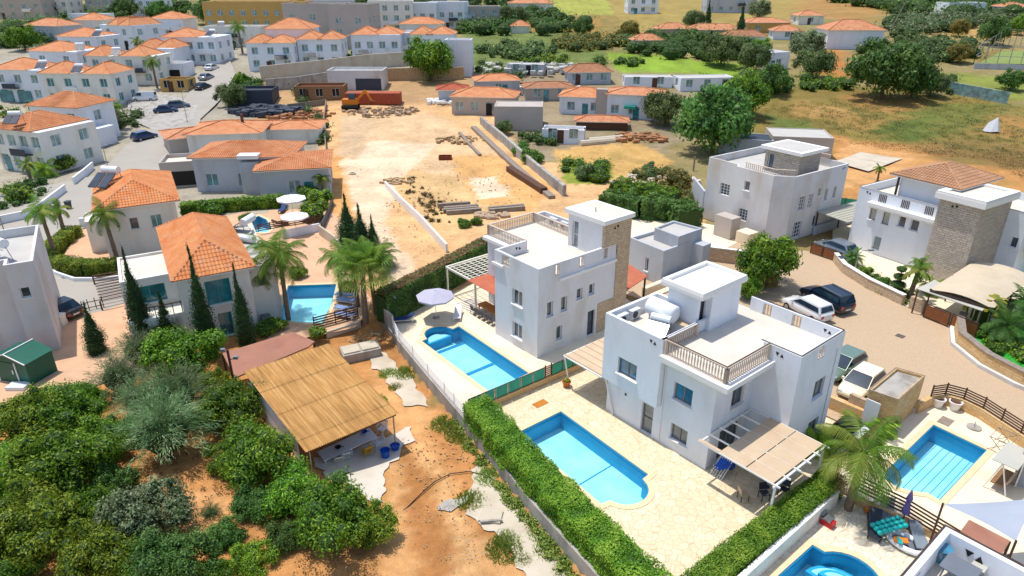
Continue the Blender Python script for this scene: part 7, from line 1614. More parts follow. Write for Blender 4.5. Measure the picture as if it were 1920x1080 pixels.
house('white house with a wide orange hip roof cut by the left edge, arches below it', 45, 190, 12.5, 9, 5.6, -8, roofs=[(0, .72, 0, 1)], nwin=3, heat=(4.2, 3, .1, 'arched house at the left edge'), group=HL, extra=[(-5, -2, -.25, -.003, 0, 2.2, 'glass_teal', 'arch'), (-.8, 2.2, -.25, -.003, 0, 2.2, 'glass_teal', 'arch')])
house('white house with an orange hip roof behind the arched one at the left edge', 112, 150, 14, 9, 5.6, -12, roofs=[(0, .75, 0, 1)], nwin=2, heat=(4.8, 3, .1, 'house behind the arched one'), group=HL)
house('white house with a broad orange roof in the third row at the upper left', 155, 118, 12, 9, 5.6, -10, roofs=[(0, .85, 0, 1)], nwin=2, heat=(5.2, 2, .1, 'third row house'), group=HL)
house('farther long cream house with two small orange roofs and a water heater', 235, 158, 17, 8, 5.4, -4, 'cream_wall', [(0, .3, 0, .9), (.52, .9, 0, .9)], nwin=4, heat=(-1.5, 2, .1, 'farther long cream house'), group=HL)
house('long cream house with two small orange roofs and a teal window, nearer one', 155, 198, 16.5, 8, 5.6, -5, 'cream_wall', [(0, .42, 0, .95), (.62, 1, 0, .95)], nwin=4, pane='glass_teal', heat=(0, 2, .1, 'nearer long cream house'), group=HL)
house('white house with an orange roof and blue shaded side balcony above the road bend', 118, 272, 10.5, 7.5, 5.6, -14, 'white', 'hip', nwin=3, group=HL, geo=True, extra=[(5.26, 7.2, .5, 4, 0, 3.0, 'white', 'wall')])
house('white house with a big orange roof and tilted solar panels at the left edge', 50, 322, 10.5, 9, 5.4, -20, 'cream_wall', [(0, .82, 0, 1)], nwin=4, heat=(0, .8, 1., 'left edge house'), group=HL, geo=True)
house('white house with a small orange roof beside the arched garage', 300, 135, 9.5, 8, 4.8, -3, 'white', [(0, .5, 0, .9), (.45, 1, .2, 1)], nwin=2, group=HL)
house('white garage with one dark arch', 325, 147, 6.5, 5, 2.6, -3, 'white', 'flat', nwin=1, group=HL, wins=False, extra=[(-1.8, 1.8, -.05, -.003, 0, 2, 'interior', 'arch')])
house('tall white house with an orange hip roof at the end of the road', 362, 121, 15, 9, 5.8, -4, 'white', [(0, .65, 0, 1)], nwin=5, heat=(5, 3, .1, 'tall white house at the end of the road'), group=HL)
house('pale blue house with a long plain slanted side in the upper left', 225, 92, 14, 10, 5.6, -25, 'white', [(.3, .6, 0, 1), (.65, .95, 0, 1)], nwin=2, group=HL)
house('blue grey low house behind the second row at the upper left', 85, 78, 14, 8, 4, -20, 'grey_wall', 'hip', 'tile_old', nwin=2, group=HL)
house('white house with a flat orange roof under the tall trees at the upper left', 318, 72, 11, 9, 5, -2, 'white', 'hip', nwin=3, group=HL)
house('long low white building with awnings at the upper left', 165, 52, 14, 6, 3.5, -6, 'white', 'flat', nwin=4, group=HL)
house('orange roofed house behind the long low building at the upper left', 172, 66, 10, 8, 4, 3, 'cream_wall', 'hip', nwin=2, group=HL)
house('mustard yellow block of flats at the top of the picture', 484, 74, 30, 10, 10, 0, 'yellow_wall', 'flat', nwin=9, group='flats', nm='apartment_block', cat='flats')
house('cream house with grey roof in front of the mustard yellow flats', 440, 88, 16, 7, 5, -2, 'cream_wall', 'flat', nwin=4, group='flats', heat=(-4, 3, .1, 'cream house before the yellow flats'))
house('grey three storey block right of the mustard yellow flats', 592, 84, 17, 12, 10.5, -4, 'grey_beige', 'flat', 'roof_grey', nwin=3, group='flats', nm='apartment_block', cat='flats')
house('plain beige grey block with one small window right of the grey flats', 658, 92, 11, 12, 11, -6, 'grey_beige', 'flat', 'roof_grey', nwin=2, group='flats', nm='apartment_block', cat='flats')

house('white house with a double orange roof, leftmost above the grey site wall', 512, 132, 11, 8, 5.8, 2, roofs=[(0, .45, 0, 1), (.4, 1, .0, .9)], nwin=3, group=H2, extra=bal(2, 2.7)); house('white house with a tall orange pyramid roof behind the balcony houses', 548, 118, 11, 9, 7.5, 2, roofs='hip', nwin=2, group=H2, rh=2)
house('white balcony house, second from the left above the grey site wall', 603, 126, 10.5, 8, 6, 2, roofs=[(0, .55, 0, 1), (.5, 1, 0, .9)], nwin=3, group=H2, extra=bal(-2, 2.7)); house('white house with layered orange roofs and a dark railed balcony near the round tree', 708, 120, 12, 10, 6.4, 2, roofs=[(0, .55, 0, .9), (.4, 1, .1, 1)], nwin=4, group=H2, extra=bal(-3, 2.7))
house('pale blue wing with a plain high wall right of the layered orange roofs', 760, 112, 6, 9, 5.6, -8, 'white', 'flat', nwin=2, group=H2); house('white house with a broad orange roof above the round green tree', 812, 115, 11, 8, 6, 0, roofs=[(0, .5, 0, 1), (.4, 1, 0, 1)], nwin=4, group=H2)
house('orange roofed house behind the broad orange roof near the top', 790, 82, 12, 8, 5, 0, 'cream_wall', 'hip', nwin=2, group=H2); house('windowless blue white block right of the round green tree', 860, 143, 6, 5, 7, -3, 'white', 'flat', wins=False, group=H2)
for i, (px, py, w, h, m, lb) in enumerate(((735, 62, 14, 9, 'cream_wall', 'cream flats at the top edge left of the pale blue ones'), (785, 58, 12, 8, 'white', 'pale blue flats at the top edge'), (838, 55, 12, 8, 'white', 'white flats at the top edge above the long scrub'), (895, 50, 16, 6, 'grey_beige', 'low grey building at the top edge beside the green hillside'), (620, 52, 16, 8, 'grey_wall', 'distant grey block at the top edge behind the beige block'), (40, 36, 18, 8, 'grey_beige', 'brownish flats in the top left corner'), (100, 32, 14, 7, 'cream_wall', 'cream flats near the top left corner'), (275, 30, 12, 7, 'white', 'white gabled building at the top edge among tall trees'), (195, 28, 12, 7, 'grey_beige', 'pinkish block at the top edge left of the white gabled one'))):
    house(lb, px, py, w, 9, h, rnd.uniform(-8, 8), m, 'flat', nwin=4, group='distant blocks at the top edge', nm='apartment_block', cat='flats')
house('white house with a weathered orange roof among the trees at the upper right', 1600, 92, 15, 10, 5, -2, 'white', 'hip', 'tile_old', nwin=1, wins=False, group='farm houses', rh=2.4); house('small white blue outbuilding left of the tall grey green tree', 1458, 130, 6, 6, 3.5, 20, 'white', 'flat', nwin=1, group='farm houses')
house('tan roofed farm house at the top right of the centre', 1440, 62, 14, 9, 3.2, 5, 'yellow_wall', 'hip', 'tile_old', nwin=2, group='farm houses', rh=1.2); house('blue and white building at the top edge near the right corner', 1808, 34, 14, 9, 5, 0, 'white', 'flat', nwin=3, group='farm houses'); house('red roofed house at the very top right corner', 1905, 34, 10, 9, 4, 0, 'white', 'hip', 'tile_old', nwin=1, group='farm houses')
house('white farm building at the top edge beside the yellow green meadow', 1205, 26, 12, 9, 6, 0, 'white', 'flat', nwin=3, group='farm houses'); house('blue grey farm block at the top edge right of the meadow', 1370, 24, 20, 8, 5, 0, 'grey_wall', 'flat', nwin=5, group='farm houses'); house('white house with a brown roof at the top edge in the centre', 995, 26, 18, 8, 4, 0, 'cream_wall', 'hip', 'tile_old', nwin=2, group='farm houses')
house('long low brown roofed barn under the tan farm house', 1340, 72, 16, 7, 2.5, -5, 'grey_beige', 'hip', 'tile_old', wins=False, group='farm houses'); house('pale shed with orange roof in the scrub right of centre', 1265, 70, 10, 6, 2.5, 8, 'grey_beige', 'hip', 'tile_old', wins=False, group='farm houses'); house('long greyish roofed shed by the cypress at the right', 1395, 85, 12, 5, 2.5, 3, 'white', 'hip', 'tile_brownish', wins=False, group='farm houses')
HC = 'low houses right of the building plot'
house('long low house with an orange roof right of the building plot', 905, 215, 12, 7, 3.4, -8, 'grey_beige', 'hip', nwin=4, group=HC, rh=1.3); house('beige box like house with a flat pinkish roof beside the sandy track', 972, 243, 8.5, 6, 4, -3, 'grey_beige', 'flat', 'grey_beige', wins=False, group=HC, para=.1)
house('white walled house with an orange roof and stone chimney block in the centre', 1092, 215, 9, 7, 3.4, -12, 'white', 'hip', nwin=2, group=HC, rh=1.3, extra=[(2.5, 4.6, -.6, .5, 0, 5, 'grey_beige', 'chimney_block')]); house('pale blue house with a long flat orange roof and green awning', 1185, 222, 10, 7, 4.4, -16, 'white', 'hip', 'tile_old', nwin=3, group=HC, rh=.9, extra=[(-1.5, .6, -1.2, -.003, 2, 2.5, 'screen_teal', 'awning')])
house('low shed with a tan roof in front of the chimney block house', 1128, 243, 9, 4, 1.5, -6, 'wood_dark', 'hip', 'tile_old', wins=False, group=HC, rh=.7); house('broken grey roofed shed left of the chimney block house', 1030, 188, 10, 6, 2.6, 6, 'grey_beige', 'hip', 'tile_brownish', nwin=2, group=HC, rh=.8)
house('small brown orange house behind the beige box like house', 935, 178, 9, 6, 3, 10, 'grey_wall', 'hip', nwin=1, group=HC, rh=1.); house('white broken fronted hut by the sandy track', 1055, 268, 7, 3.4, 1.8, -10, 'white', 'flat', nwin=2, group=HC)
house('grey hut with a rusty roof left of the long orange roof', 850, 190, 6, 5, 2.4, 5, 'grey_wall', 'hip', 'brick_red', wins=False, group=HC, rh=.8)
for i, (px, py, w, lb) in enumerate(((985, 140, 11, 'grey sheet roofed shed farthest left in the long shed row'), (1105, 158, 12, 'blue grey shed with a dark door in the long shed row'), (1215, 165, 13, 'white sheet shed in the middle of the long shed row'), (1325, 170, 15, 'longest white shed at the right end of the shed row'))):
    house(lb, px, py, w * .8, 4 + i % 2, 2.3 + .4 * (i % 2), (-9, 5, -2, 7)[i], ('grey_wall', 'grey_wall', 'white', 'white')[i], 'flat' if i != 1 else 'hip', 'roof_grey' if i != 1 else 'tile_brownish', nwin=2 + i % 2, group='long shed row', nm='shed', para=.1, cat='shed')
HD = 'damaged looking orange roofed houses'
house('large house with a patched orange roof and teal shaded walls above the parasol terrace', 462, 358, 12.5, 8, 4.6, 3, 'grey_wall', 'hip', nwin=3, pane='glass_teal', group=HD, rh=1.2, geo=True, extra=[(0, 2.4, -1.2, -.003, 0, 4.2, 'grey_wall', 'wall'), (-.1, 2.5, -1.3, .3, 4.62, 5.1, 'ledge', 'roof_box')])
house('blue grey end house with a low orange roof beside the sandy plot', 556, 372, 8.6, 9, 3.9, 12, 'grey_wall', 'hip', nwin=1, group=HD, rh=.9, geo=True); house('orange roofed house with a chimney behind the patched orange roof', 425, 290, 11, 9, 3.4, 8, 'cream_wall', 'hip', nwin=1, wins=False, group=HD, rh=1.2, extra=[(2, 2.4, 4, 4.4, 4, 5.6, 'chimney', 'chimney')])
house('flat orange roofed annex behind the blue grey end house', 548, 268, 9, 7, 2.4, 5, 'cream_wall', 'hip', wins=False, group=HD, rh=.7); house('low tan roofed house between the upper road and the patched roofs', 372, 285, 8, 7, 2.6, 32, 'grey_beige', 'hip', 'tile_old', wins=False, group=HD, rh=.8)
house('grey concrete frame house on the edge of the upper road', 345, 350, 5, 5, 3, 15, 'grey_beige', 'flat', wins=False, group=HD, extra=[(-2.2, 2.2, -.06, -.003, .3, 2.2, 'interior', 'opening')])
# the building plot
def gwall(pts, h, w, mat, label, name='site_wall', cat='wall', group=None):
    P = Gp(pts); b = MB()
    for a, c in zip(P, P[1:]):
        n = max(1, int(math.hypot(c[0] - a[0], c[1] - a[1]) / 8))
        for i in range(n):
            p, q = [(a[0] + (c[0] - a[0]) * k / n, a[1] + (c[1] - a[1]) * k / n) for k in (i, i + 1)]; z0, z1 = base_h(*p), base_h(*q); b.bar((*p, z0 + h / 2 - .2), (*q, z1 + h / 2 - .2), w, h + .4)
    return tag(b.build(name, mat, None, W0, (*P[0], base_h(*P[0]))), label, cat, group)
gwall([(490, 152), (600, 140), (690, 128), (780, 122)], 3.2, .4, 'concrete_light', 'long pale grey retaining wall below the white balcony houses'); gwall([(500, 170), (560, 165), (640, 152)], 2.4, .4, 'concrete', 'darker stained wall stretch in front of the long retaining wall'); gwall([(690, 152), (745, 150), (870, 148)], 2.6, .5, 'rock', 'rough rock faced bank wall left of the round green tree')
gwall([(902, 232), (945, 268), (1000, 318), (1058, 366)], 1.3, .5, 'concrete', 'long grey concrete wall running beside the sandy track'); gwall([(888, 240), (930, 280), (985, 330), (1035, 372)], .35, .9, 'timber_grey', 'low tan kerb strip parallel to the long grey concrete wall', 'kerb_strip', 'kerb'); gwall([(540, 205), (612, 196), (608, 230), (612, 290), (618, 350)], 1.0, .15, 'timber_grey', 'brown fence line on the left side of the building plot', 'site_fence', 'fence')
gwall([(862, 250), (880, 272), (900, 292)], .3, .5, 'timber_grey', 'heap of rusty boards along the right edge of the building plot', 'boards', 'boards'); gwall([(955, 320), (985, 340), (1020, 362)], .7, 1., 'wood_dark', 'dark pile of planks by the tan kerb strip', 'planks', 'planks')
gwall([(1770, 172), (1888, 194)], 2.2, .3, 'glass_pale', 'pale blue panelled shelter wall beside the green patch at the right', 'shelter', 'shelter'); gwall([(1825, 128), (1930, 132)], 1.2, .2, 'grey_wall', 'grey board wall of the sports court at the right edge', 'court_wall', 'wall')
house('grey flat roofed low building directly behind the barred window villa', 1500, 296, 9, 7, 3.2, -10, 'grey_beige', 'flat', 'roof_grey', wins=False, group='roofs behind the villa', para=.1); house('dark roofed shelter at the foot of the big tree', 1395, 292, 8, 5, 2.6, -20, 'grey_wall', 'flat', 'charcoal', wins=False, group='roofs behind the villa', para=.1)
house('brown roofed cottage in the trees left of the leaning pole', 1520, 46, 9, 7, 3, 4, 'cream_wall', 'hip', 'tile_old', nwin=1, group='farm houses'); house('pink roofed farm shed in the scrub above the hedge belt', 1215, 92, 8, 5, 2.4, 6, 'grey_beige', 'hip', 'tile_old', wins=False, group='farm houses'); house('small hut with a terracotta roof beside the left scrub belt', 975, 62, 6, 5, 2.2, 0, 'cream_wall', 'hip', 'tile_old', wins=False, group='farm houses'); house('orange roofed cottage right of the yellow farm house', 1475, 75, 8, 6, 2.6, -6, 'white', 'hip', 'tile_old', nwin=1, group='farm houses')
for k in range(9):
    f = Fr(*G(410 + k * 21, 70, 0), rnd.uniform(-20, 20)); heater('', Fr(f.o[0], f.o[1] + 2.5 + k % 3 * 1.5, rnd.uniform(-20, 20)), 0, 0, base_h(*f.o) + (5.4 if k < 5 else 9.9 if k > 6 else 5.4), 0, 1.1, 'one of the white drum heaters crowding the flat roofs by the yellow flats', 'drum heaters on the flats') if k < 5 else None
for px, py, lb in ((212, 352, 'thin street lamp at the road bend above the tall white house'), (352, 232, 'street lamp on the upper road by the parked cars'), (20, 470, 'street lamp on the pale road at the left edge'), (1600, 520, 'garden lamp post inside the stone wall of the stone clad villa')):
    x, y = G(px, py); z = base_h(x, y); k = 5.5 if px < 1000 else 2.4; t = T('street_lamp', lb, 'street lamp', W0, (x, y, z)); b = MB(); b.tube([(x, y, z), (x, y, z + k), (x + .3, y, z + k + .3), (x + .9, y, z + k + .35)], [.07, .05, .04, .03], 6); b.build('pole', 'steel', t); b = MB(); b.box(x + .8, x + 1.3, y - .12, y + .12, z + k + .3, z + k + .4); b.build('lamp_head', 'grey_plastic', t)
for px, py, m, lb in ((186, 392, 'green_metal', 'green wheelie bin by the corner of the tall white roadside house'), (130, 392, 'charcoal', 'dark wheelie bin against the white road wall'), (1575, 500, 'charcoal', 'dark bin beside the brown gate of the ribbed carport')):
    x, y = G(px, py); z = base_h(x, y); t = T('wheelie_bin', lb, 'bin', W0, (x, y, z)); b = MB(); b.add([(x + a * .27 * s, y + c * .3 * s, z + zz) for s, zz in ((.8, .1), (1, .95)) for a, c in ((-1, -1), (1, -1), (1, 1), (-1, 1))], [(3, 2, 1, 0), (4, 5, 6, 7), (0, 1, 5, 4), (1, 2, 6, 5), (2, 3, 7, 6), (3, 0, 4, 7)]); b.build('body', m, t); b = MB(); b.box(x - .3, x + .3, y - .34, y + .34, z + .953, z + 1.02); b.build('lid', m, t)
t = T('court_fence', 'tall wire fence of the sports court at the right edge', 'fence', W0, (*G(1825, 118), 0)); b = MB(); P = Gp([(1825, 120), (1880, 84), (1935, 88)]); P2_ = Gp([(1825, 120), (1935, 124)])
for LL in (P, P2_):
    for a, c in zip(LL, LL[1:]):
        za, zc = base_h(*a), base_h(*c)
        for k in (0, 2, 4.2): b.bar((*a, za + k), (*c, zc + k), .1)
        for i in range(6): q = (a[0] + (c[0] - a[0]) * i / 5, a[1] + (c[1] - a[1]) * i / 5); b.bar((*q, base_h(*q)), (*q, base_h(*q) + 4.2), .12)
b.build('posts_and_rails', 'steel', t)
sheet('sports_court', 'court_green', Gp([(1835, 122), (1880, 98), (1940, 100), (1940, 124)]), .1, drape=True)
for px, py, px2, py2, lb in ((1667, 62, 1690, 0, 'leaning wooden utility pole at the upper right'), (1300, 320, 1300, 296, 'short grey post at the edge of the broken garden beds'), (1828, 78, 1832, 45, 'pair pole standing on the sandy strip at the upper right')):
    x, y = G(px, py); z = base_h(x, y); dep = y * cp + (H - z) * sp; hh_ = (py - py2) * dep / F / cp; b = MB(); b.tube([(x, y, z), (x + (px2 - px) * dep / F, y, z + hh_)], .13, 6); tag(b.build('utility_pole', 'timber_grey', None, W0, (x, y, z)), lb, 'pole')
def beams(label, px, py, n, L, rot, mat='timber_grey', nm='beam_stack', cat='beams'):
    x, y = G(px, py); f = Fr(x, y, rot); z = base_h(x, y); t = T(nm, label, cat, f, (0, 0, z), 'beam stacks')
    for i in range(n): b = MB(); r_ = rnd.uniform(-.15, .15); b.box(-L / 2 + r_, L / 2 + r_, i * .75 - .25, i * .75 + .25, z - .02, z + .5); b.build('beam', mat, t)
beams('three grey concrete beams lying on the sandy plot', 868, 400, 3, 4.2, 15); beams('single long grey beam behind the three beams', 852, 387, 1, 4.0, 12); beams('grey beams half hidden by the grey villa balustrade', 952, 396, 2, 4.4, 16)
def rocks(label, name, cat, px, py, n, R_, sz, mat, group=None):
    x, y = G(px, py); z = base_h(x, y); b = MB(); r = random.Random(px)
    for i in range(n):
        a, q = r.uniform(0, 6.3), R_ * math.sqrt(r.random()); s_ = sz * r.uniform(.4, 1.3); cx, cy, cz = x + q * math.cos(a) * 1.5, y + q * math.sin(a), z + r.uniform(-.1, .5) * sz * (1.4 - q / R_); v_ = []
        for k in range(8): v_.append((cx + s_ * (1 if k & 1 else -1) * r.uniform(.5, 1), cy + s_ * (1 if k & 2 else -1) * r.uniform(.5, 1), cz + s_ * .7 * (1 if k & 4 else -1) * r.uniform(.5, 1)))
        b.add(v_, [(0, 2, 3, 1), (4, 5, 7, 6), (0, 1, 5, 4), (2, 6, 7, 3), (0, 4, 6, 2), (1, 3, 7, 5)])
    o = b.build(name, mat, None, W0, (x, y, z)); o['kind'] = 'stuff'; o['label'] = label; return o
for a in (('pile of rubble and bricks beside the concrete beams', 'rubble', 'rubble', 922, 405, 60, 1.3, .35, 'rubble'), ('heap of broken stone below the white balcony houses', 'rubble', 'rubble', 622, 148, 120, 3.5, .6, 'rubble'), ('loose rocks at the top end of the white block wall', 'rubble', 'rubble', 745, 340, 90, 1.6, .25, 'rock'), ('scattered stones down the sandy bank beside the block wall', 'rubble', 'rubble', 800, 385, 110, 3.5, .1, 'rock'), ('white debris by the long orange roof', 'rubble', 'rubble', 832, 190, 80, 2.6, .5, 'ledge'), ('stones in the bank below the brown slat fence palm', 'rubble', 'rubble', 700, 630, 70, 1.6, .15, 'rock'), ('debris beside the low pipes', 'rubble', 'rubble', 1195, 258, 90, 3.5, .5, 'brick_tan'), ('dark clutter on the left of the building plot', 'rubble', 'rubble', 500, 208, 160, 4.5, .8, 'charcoal'), ('dry brown debris left of the plot fence', 'rubble', 'rubble', 470, 250, 120, 4, .6, 'rubble'), ('broken masonry in the garden beds', 'rubble', 'rubble', 1230, 345, 120, 4.2, .45, 'concrete_light'), ('dark debris by the upper road', 'rubble', 'rubble', 355, 320, 120, 2.4, .4, 'rust'), ('stones scattered over the scrub field', 'rubble', 'rubble', 1010, 168, 120, 7, .6, 'ledge'), ('clutter of sheets behind the long orange roof', 'rubble', 'rubble', 1000, 128, 160, 9, .9, 'roof_grey'), ('small stones on the orange dirt track', 'rubble', 'rubble', 800, 900, 260, 3.4, .045, 'rock'), ('stones scattered over the upper building plot', 'rubble', 'rubble', 720, 300, 150, 11, .08, 'rock'), ('clods and stones on the sandy plot', 'rubble', 'rubble', 900, 350, 110, 8, .1, 'rubble'), ('dirt clods along the sandy track', 'rubble', 'rubble', 700, 450, 120, 6, .06, 'rock'), ('mounds of excavated earth by the plot edge', 'rubble', 'rubble', 862, 262, 60, 3, .35, 'rock'), ('mixed building debris before the rusty container', 'rubble', 'rubble', 715, 208, 130, 5, .4, 'rubble'), ('broken timber and bricks beside the plot fence', 'rubble', 'rubble', 560, 215, 130, 4.5, .5, 'brick_tan'), ('pale stones on the lower dirt track', 'rubble', 'rubble', 780, 1010, 160, 2.6, .035, 'concrete'), ('stones by the foot of the clipped hedge wall', 'rubble', 'rubble', 850, 830, 160, 2.2, .05, 'rock')): rocks(*a)
x, y = G(690, 196); z = base_h(x, y); t = T('container', 'rusty red open container on the building plot', 'container', W0, (x, y, z)); b = MB(); b.box(x - 4.5, x + 6.5, y, y + 2.8, z, z + 2.2); b.build('box_body', 'brick_red', t); b = MB()
for i in range(22): b.box(x - 4.4 + i * .5, x - 4.25 + i * .5, y - .08, y - .003, z + .1, z + 2.1)
b.build('ribs', 'brick_red', t)
x, y = G(657, 205); z = base_h(x, y); t = T('excavator', 'orange red digger with a raised arm in front of the rusty container', 'excavator', W0, (x, y, z)); b = MB(); b.box(x - 1.5, x + 1.5, y - .2, y + 1.6, z + .9, z + 1.9); b.build('body', 'orange_metal', t); b = MB(); b.box(x - .2, x + 1.1, y - .15, y + 1.0, z + 1.903, z + 3.0); b.build('cab', 'glass_dark', t)
for dy in (-.3, 1.3): b = MB(); b.tube([(x - 1.6, y + dy, z + .45), (x + 1.6, y + dy, z + .45)], .42, 8); b.build('track', 'rubber', t)
b = MB(); b.bar((x + 1.3, y + .3, z + 1.6), (x + 3.2, y + .1, z + 3.6), .4); b.bar((x + 3.2, y + .1, z + 3.6), (x + 4.3, y, z + 1.6), .3); b.build('arm', 'orange_metal', t); b = MB(); b.box(x + 4.0, x + 4.9, y - .4, y + .5, z + .9, z + 1.6); b.build('bucket', 'rust', t)
house('grey white site building with a dark arched opening behind the rusty container', 668, 168, 12, 6, 3.6, 0, 'grey_white', 'flat', 'roof_grey', wins=False, group='site buildings', extra=[(0, 5.5, -.06, -.003, 0, 2.4, 'charcoal', 'arch')]); house('rust framed open shed left of the site building', 600, 188, 10, 5, 2.4, 3, 'wood', 'flat', 'rust', nwin=3, pane='interior', group='site buildings'); house('dark green roofed shelter by the upper road garden', 470, 198, 9, 6, 2.6, 5, 'charcoal', 'flat', 'charcoal', wins=False, group='site buildings'); house('orange brown open stall beside the white delivery van', 328, 172, 6, 4, 2.2, -3, 'yellow_wall', 'flat', 'wood', nwin=2, pane='interior', group='site buildings')
t = T('foundation', 'rough rectangular foundation bed in the middle of the building plot', 'foundation', W0, (*G(765, 245), 0)); P = Gp([(700, 238), (712, 262), (830, 258), (838, 240), (800, 226), (716, 232)]); b = MB(); b.prism(ccw(P), -.1, .35); b.build('bed', 'rock', t); b = MB()
for a, c in zip(P, P[1:] + P[:1]): b.bar((*a, .32), (*c, .32), .3, .25)
b.build('kerb', 'terrace_cream', t); P = Gp([(690, 246), (712, 262), (722, 250), (712, 238)]); b = MB(); b.prism(ccw(P), .353, .4); b.build('cement_slab', 'concrete_light', t)
x, y = G(835, 298); t = T('trough', 'small dark rusty trough on the sandy plot', 'trough', W0, (x, y, 0)); b = MB(); b.box(x - 1, x + 1, y - .5, y - .4, 0, .55); b.box(x - 1, x + 1, y + .4, y + .5, 0, .55); b.box(x - 1, x - .9, y - .4, y + .4, 0, .55); b.box(x + .9, x + 1, y - .4, y + .4, 0, .55); b.build('sides', 'rust', t); b = MB(); b.box(x - .9, x + .9, y - .4, y + .4, 0, .1); b.build('floor', 'rust', t)
x, y = G(661, 326); b = MB(); b.lathe((x, y, -.05), [(.5, 0), (.5, .22), (.3, .22), (.3, .05)], 14); tag(b.build('well_ring', 'concrete_light', None, W0, (x, y, 0)), 'small round concrete shaft ring on the sandy track', 'shaft ring')
for px, py, lb in ((1120, 268, 'nearer of the white grey concrete pipes on the sandy lot'), (1135, 262, 'farther of the white grey concrete pipes on the sandy lot')): x, y = G(px, py); b = MB(); b.tube([(x - 3, y - 1.2, .6), (x + 3, y + 1.2, .6)], .6, 10); tag(b.build('concrete_pipe', 'concrete_light', None, W0, (x, y, 0)), lb, 'pipe')
x, y = G(1858, 246); b = MB(); z = base_h(x, y); b.add([(x - 1.6, y, z), (x - .6, y - .8, z), (x + .6, y - .9, z + .1), (x + 1.6, y, z), (x + .8, y + 1, z), (x - .9, y + .9, z), (x + .7, y + .1, z + 2.4), (x - .8, y + .1, z + 1.5)], [(0, 1, 7), (1, 2, 6, 7), (2, 3, 6), (3, 4, 6), (4, 5, 7, 6), (5, 0, 7)]); tag(b.build('tarpaulin_tent', 'white_cloth', None, W0, (x, y, z)), 'white tarpaulin standing in a peak on the scrub field at the right edge', 'tarpaulin')
x, y = G(1694, 314); 
# ---- single trees behind ----
def bt(kd, lb, px, py, r_, zc=2.6, rad=3.2, group='trees beyond the houses', hk=1.): x, y = G(px, py, zc); zc = 2.3 * r_ * (y + 8) / F / rad; x, y = G(px, py, zc); z = base_h(x, y); dep = y * cp + (H - z - zc) * sp; s = r_ * dep / F / rad; plant(kd, lb, 'tree', x, y, z - .3, s, group=group, nm='tree', sz=s * 1.25)
BT = [(0, 'big dark green tree over the dark roofs behind the barred window villa', 1345, 222, 78), (2, 'second crown of the big tree behind the barred window villa', 1395, 180, 48), (1, 'round grey green tree left of the big tree', 1250, 205, 38), (2, 'round bright green tree on the rock bank by the white houses', 805, 112, 44), (0, 'large dark tree on the scrub field left of the sports court', 1665, 128, 64), (0, 'dark companion at the right foot of the large dark tree', 1715, 155, 36), (4, 'tall pale grey tree beside the small white outbuilding', 1515, 85, 34), (1, 'lower half of the pale grey tree group beside the outbuilding', 1525, 120, 32),
      (0, 'dark tree between the brown roofed cottage and the white farm house', 1560, 62, 22), (3, 'olive brown tree above the pink roofed farm shed', 1180, 56, 20), (1, 'grey tree beside the brown roofed barn', 1300, 38, 22), (4, 'pale tree at the top edge right of the blue grey farm block', 1425, 18, 22), (0, 'dark tree on the yellow meadow edge near the top', 1090, 52, 20), (2, 'bright tree below the tan farm house', 1425, 88, 18), (1, 'tree at the left of the yellow green meadow', 960, 30, 22), (0, 'dark tree right of the pale blue panelled shelter', 1900, 150, 24), (3, 'brown green tree above the pale blue shelter', 1800, 100, 22), (1, 'tree at the right end of the white shed row', 1400, 150, 24),
      (0, 'dark tree left of the scrub field beside the outbuilding', 1450, 148, 34), (1, 'grey tree in the row above the white sheds', 1410, 108, 32), (1, 'tree at the left end of the row above the white sheds', 1355, 95, 34), (3, 'rusty green tree at the sandy strip on the upper right', 1800, 52, 20), (0, 'dark tree beside the sandy strip at the upper right', 1868, 58, 30), (2, 'yellow green tree at the right edge above the court', 1912, 48, 20), (1, 'bush like tree right of the large dark tree', 1748, 158, 26), (2, 'round green tree behind the arched house at the upper left', 42, 72, 26),
      (0, 'dark tall tree left of the mustard yellow flats', 385, 22, 26), (0, 'dark tree in front of the mustard yellow flats', 500, 22, 14), (4, 'grey green tree right of the beige block', 698, 28, 24), (2, 'green tree between the cream and pale blue flats', 790, 28, 20), (1, 'tree over the roofs at the top right of the flats', 850, 30, 18), (0, 'dark tree at the top edge above the second row', 235, 14, 22), (0, 'dark tree at the top edge by the white gabled building', 300, 18, 20), (2, 'bright tree beside the road end garden', 452, 148, 14), (0, 'dark tree on the edge of the terracotta villa lawn', 1912, 420, 22), (3, 'tree at the edge of the debris by the pale blue house', 1235, 180, 20), (1, 'grey bush tree left of the pale blue house with the awning', 945, 238, 16), (1, 'grey green mound of leaves by the upper road junction', 430, 180, 26)]
for k, lb, px, py, r_ in BT: bt(f'broad_tree_{k}', lb, px, py, r_)
for px, py, ty, lb in ((1325, 58, 5, 'dark cypress like tree in the scrub near the top'), (1386, 76, 14, 'lone dark cypress beside the brown roofed barn'), (1018, 22, 2, 'small dark cypress at the top edge on the meadow'), (1036, 22, 2, 'second small dark cypress at the top edge on the meadow')):
    x, y = G(px, py); z = base_h(x, y); dep = y * cp + (H - z) * sp; h_ = (py - ty) * dep / F / cp; plant('tall_cypress_0', lb, 'tree', x, y, z - .2, h_ / 9, group='dark cypresses near the top', nm='cypress')
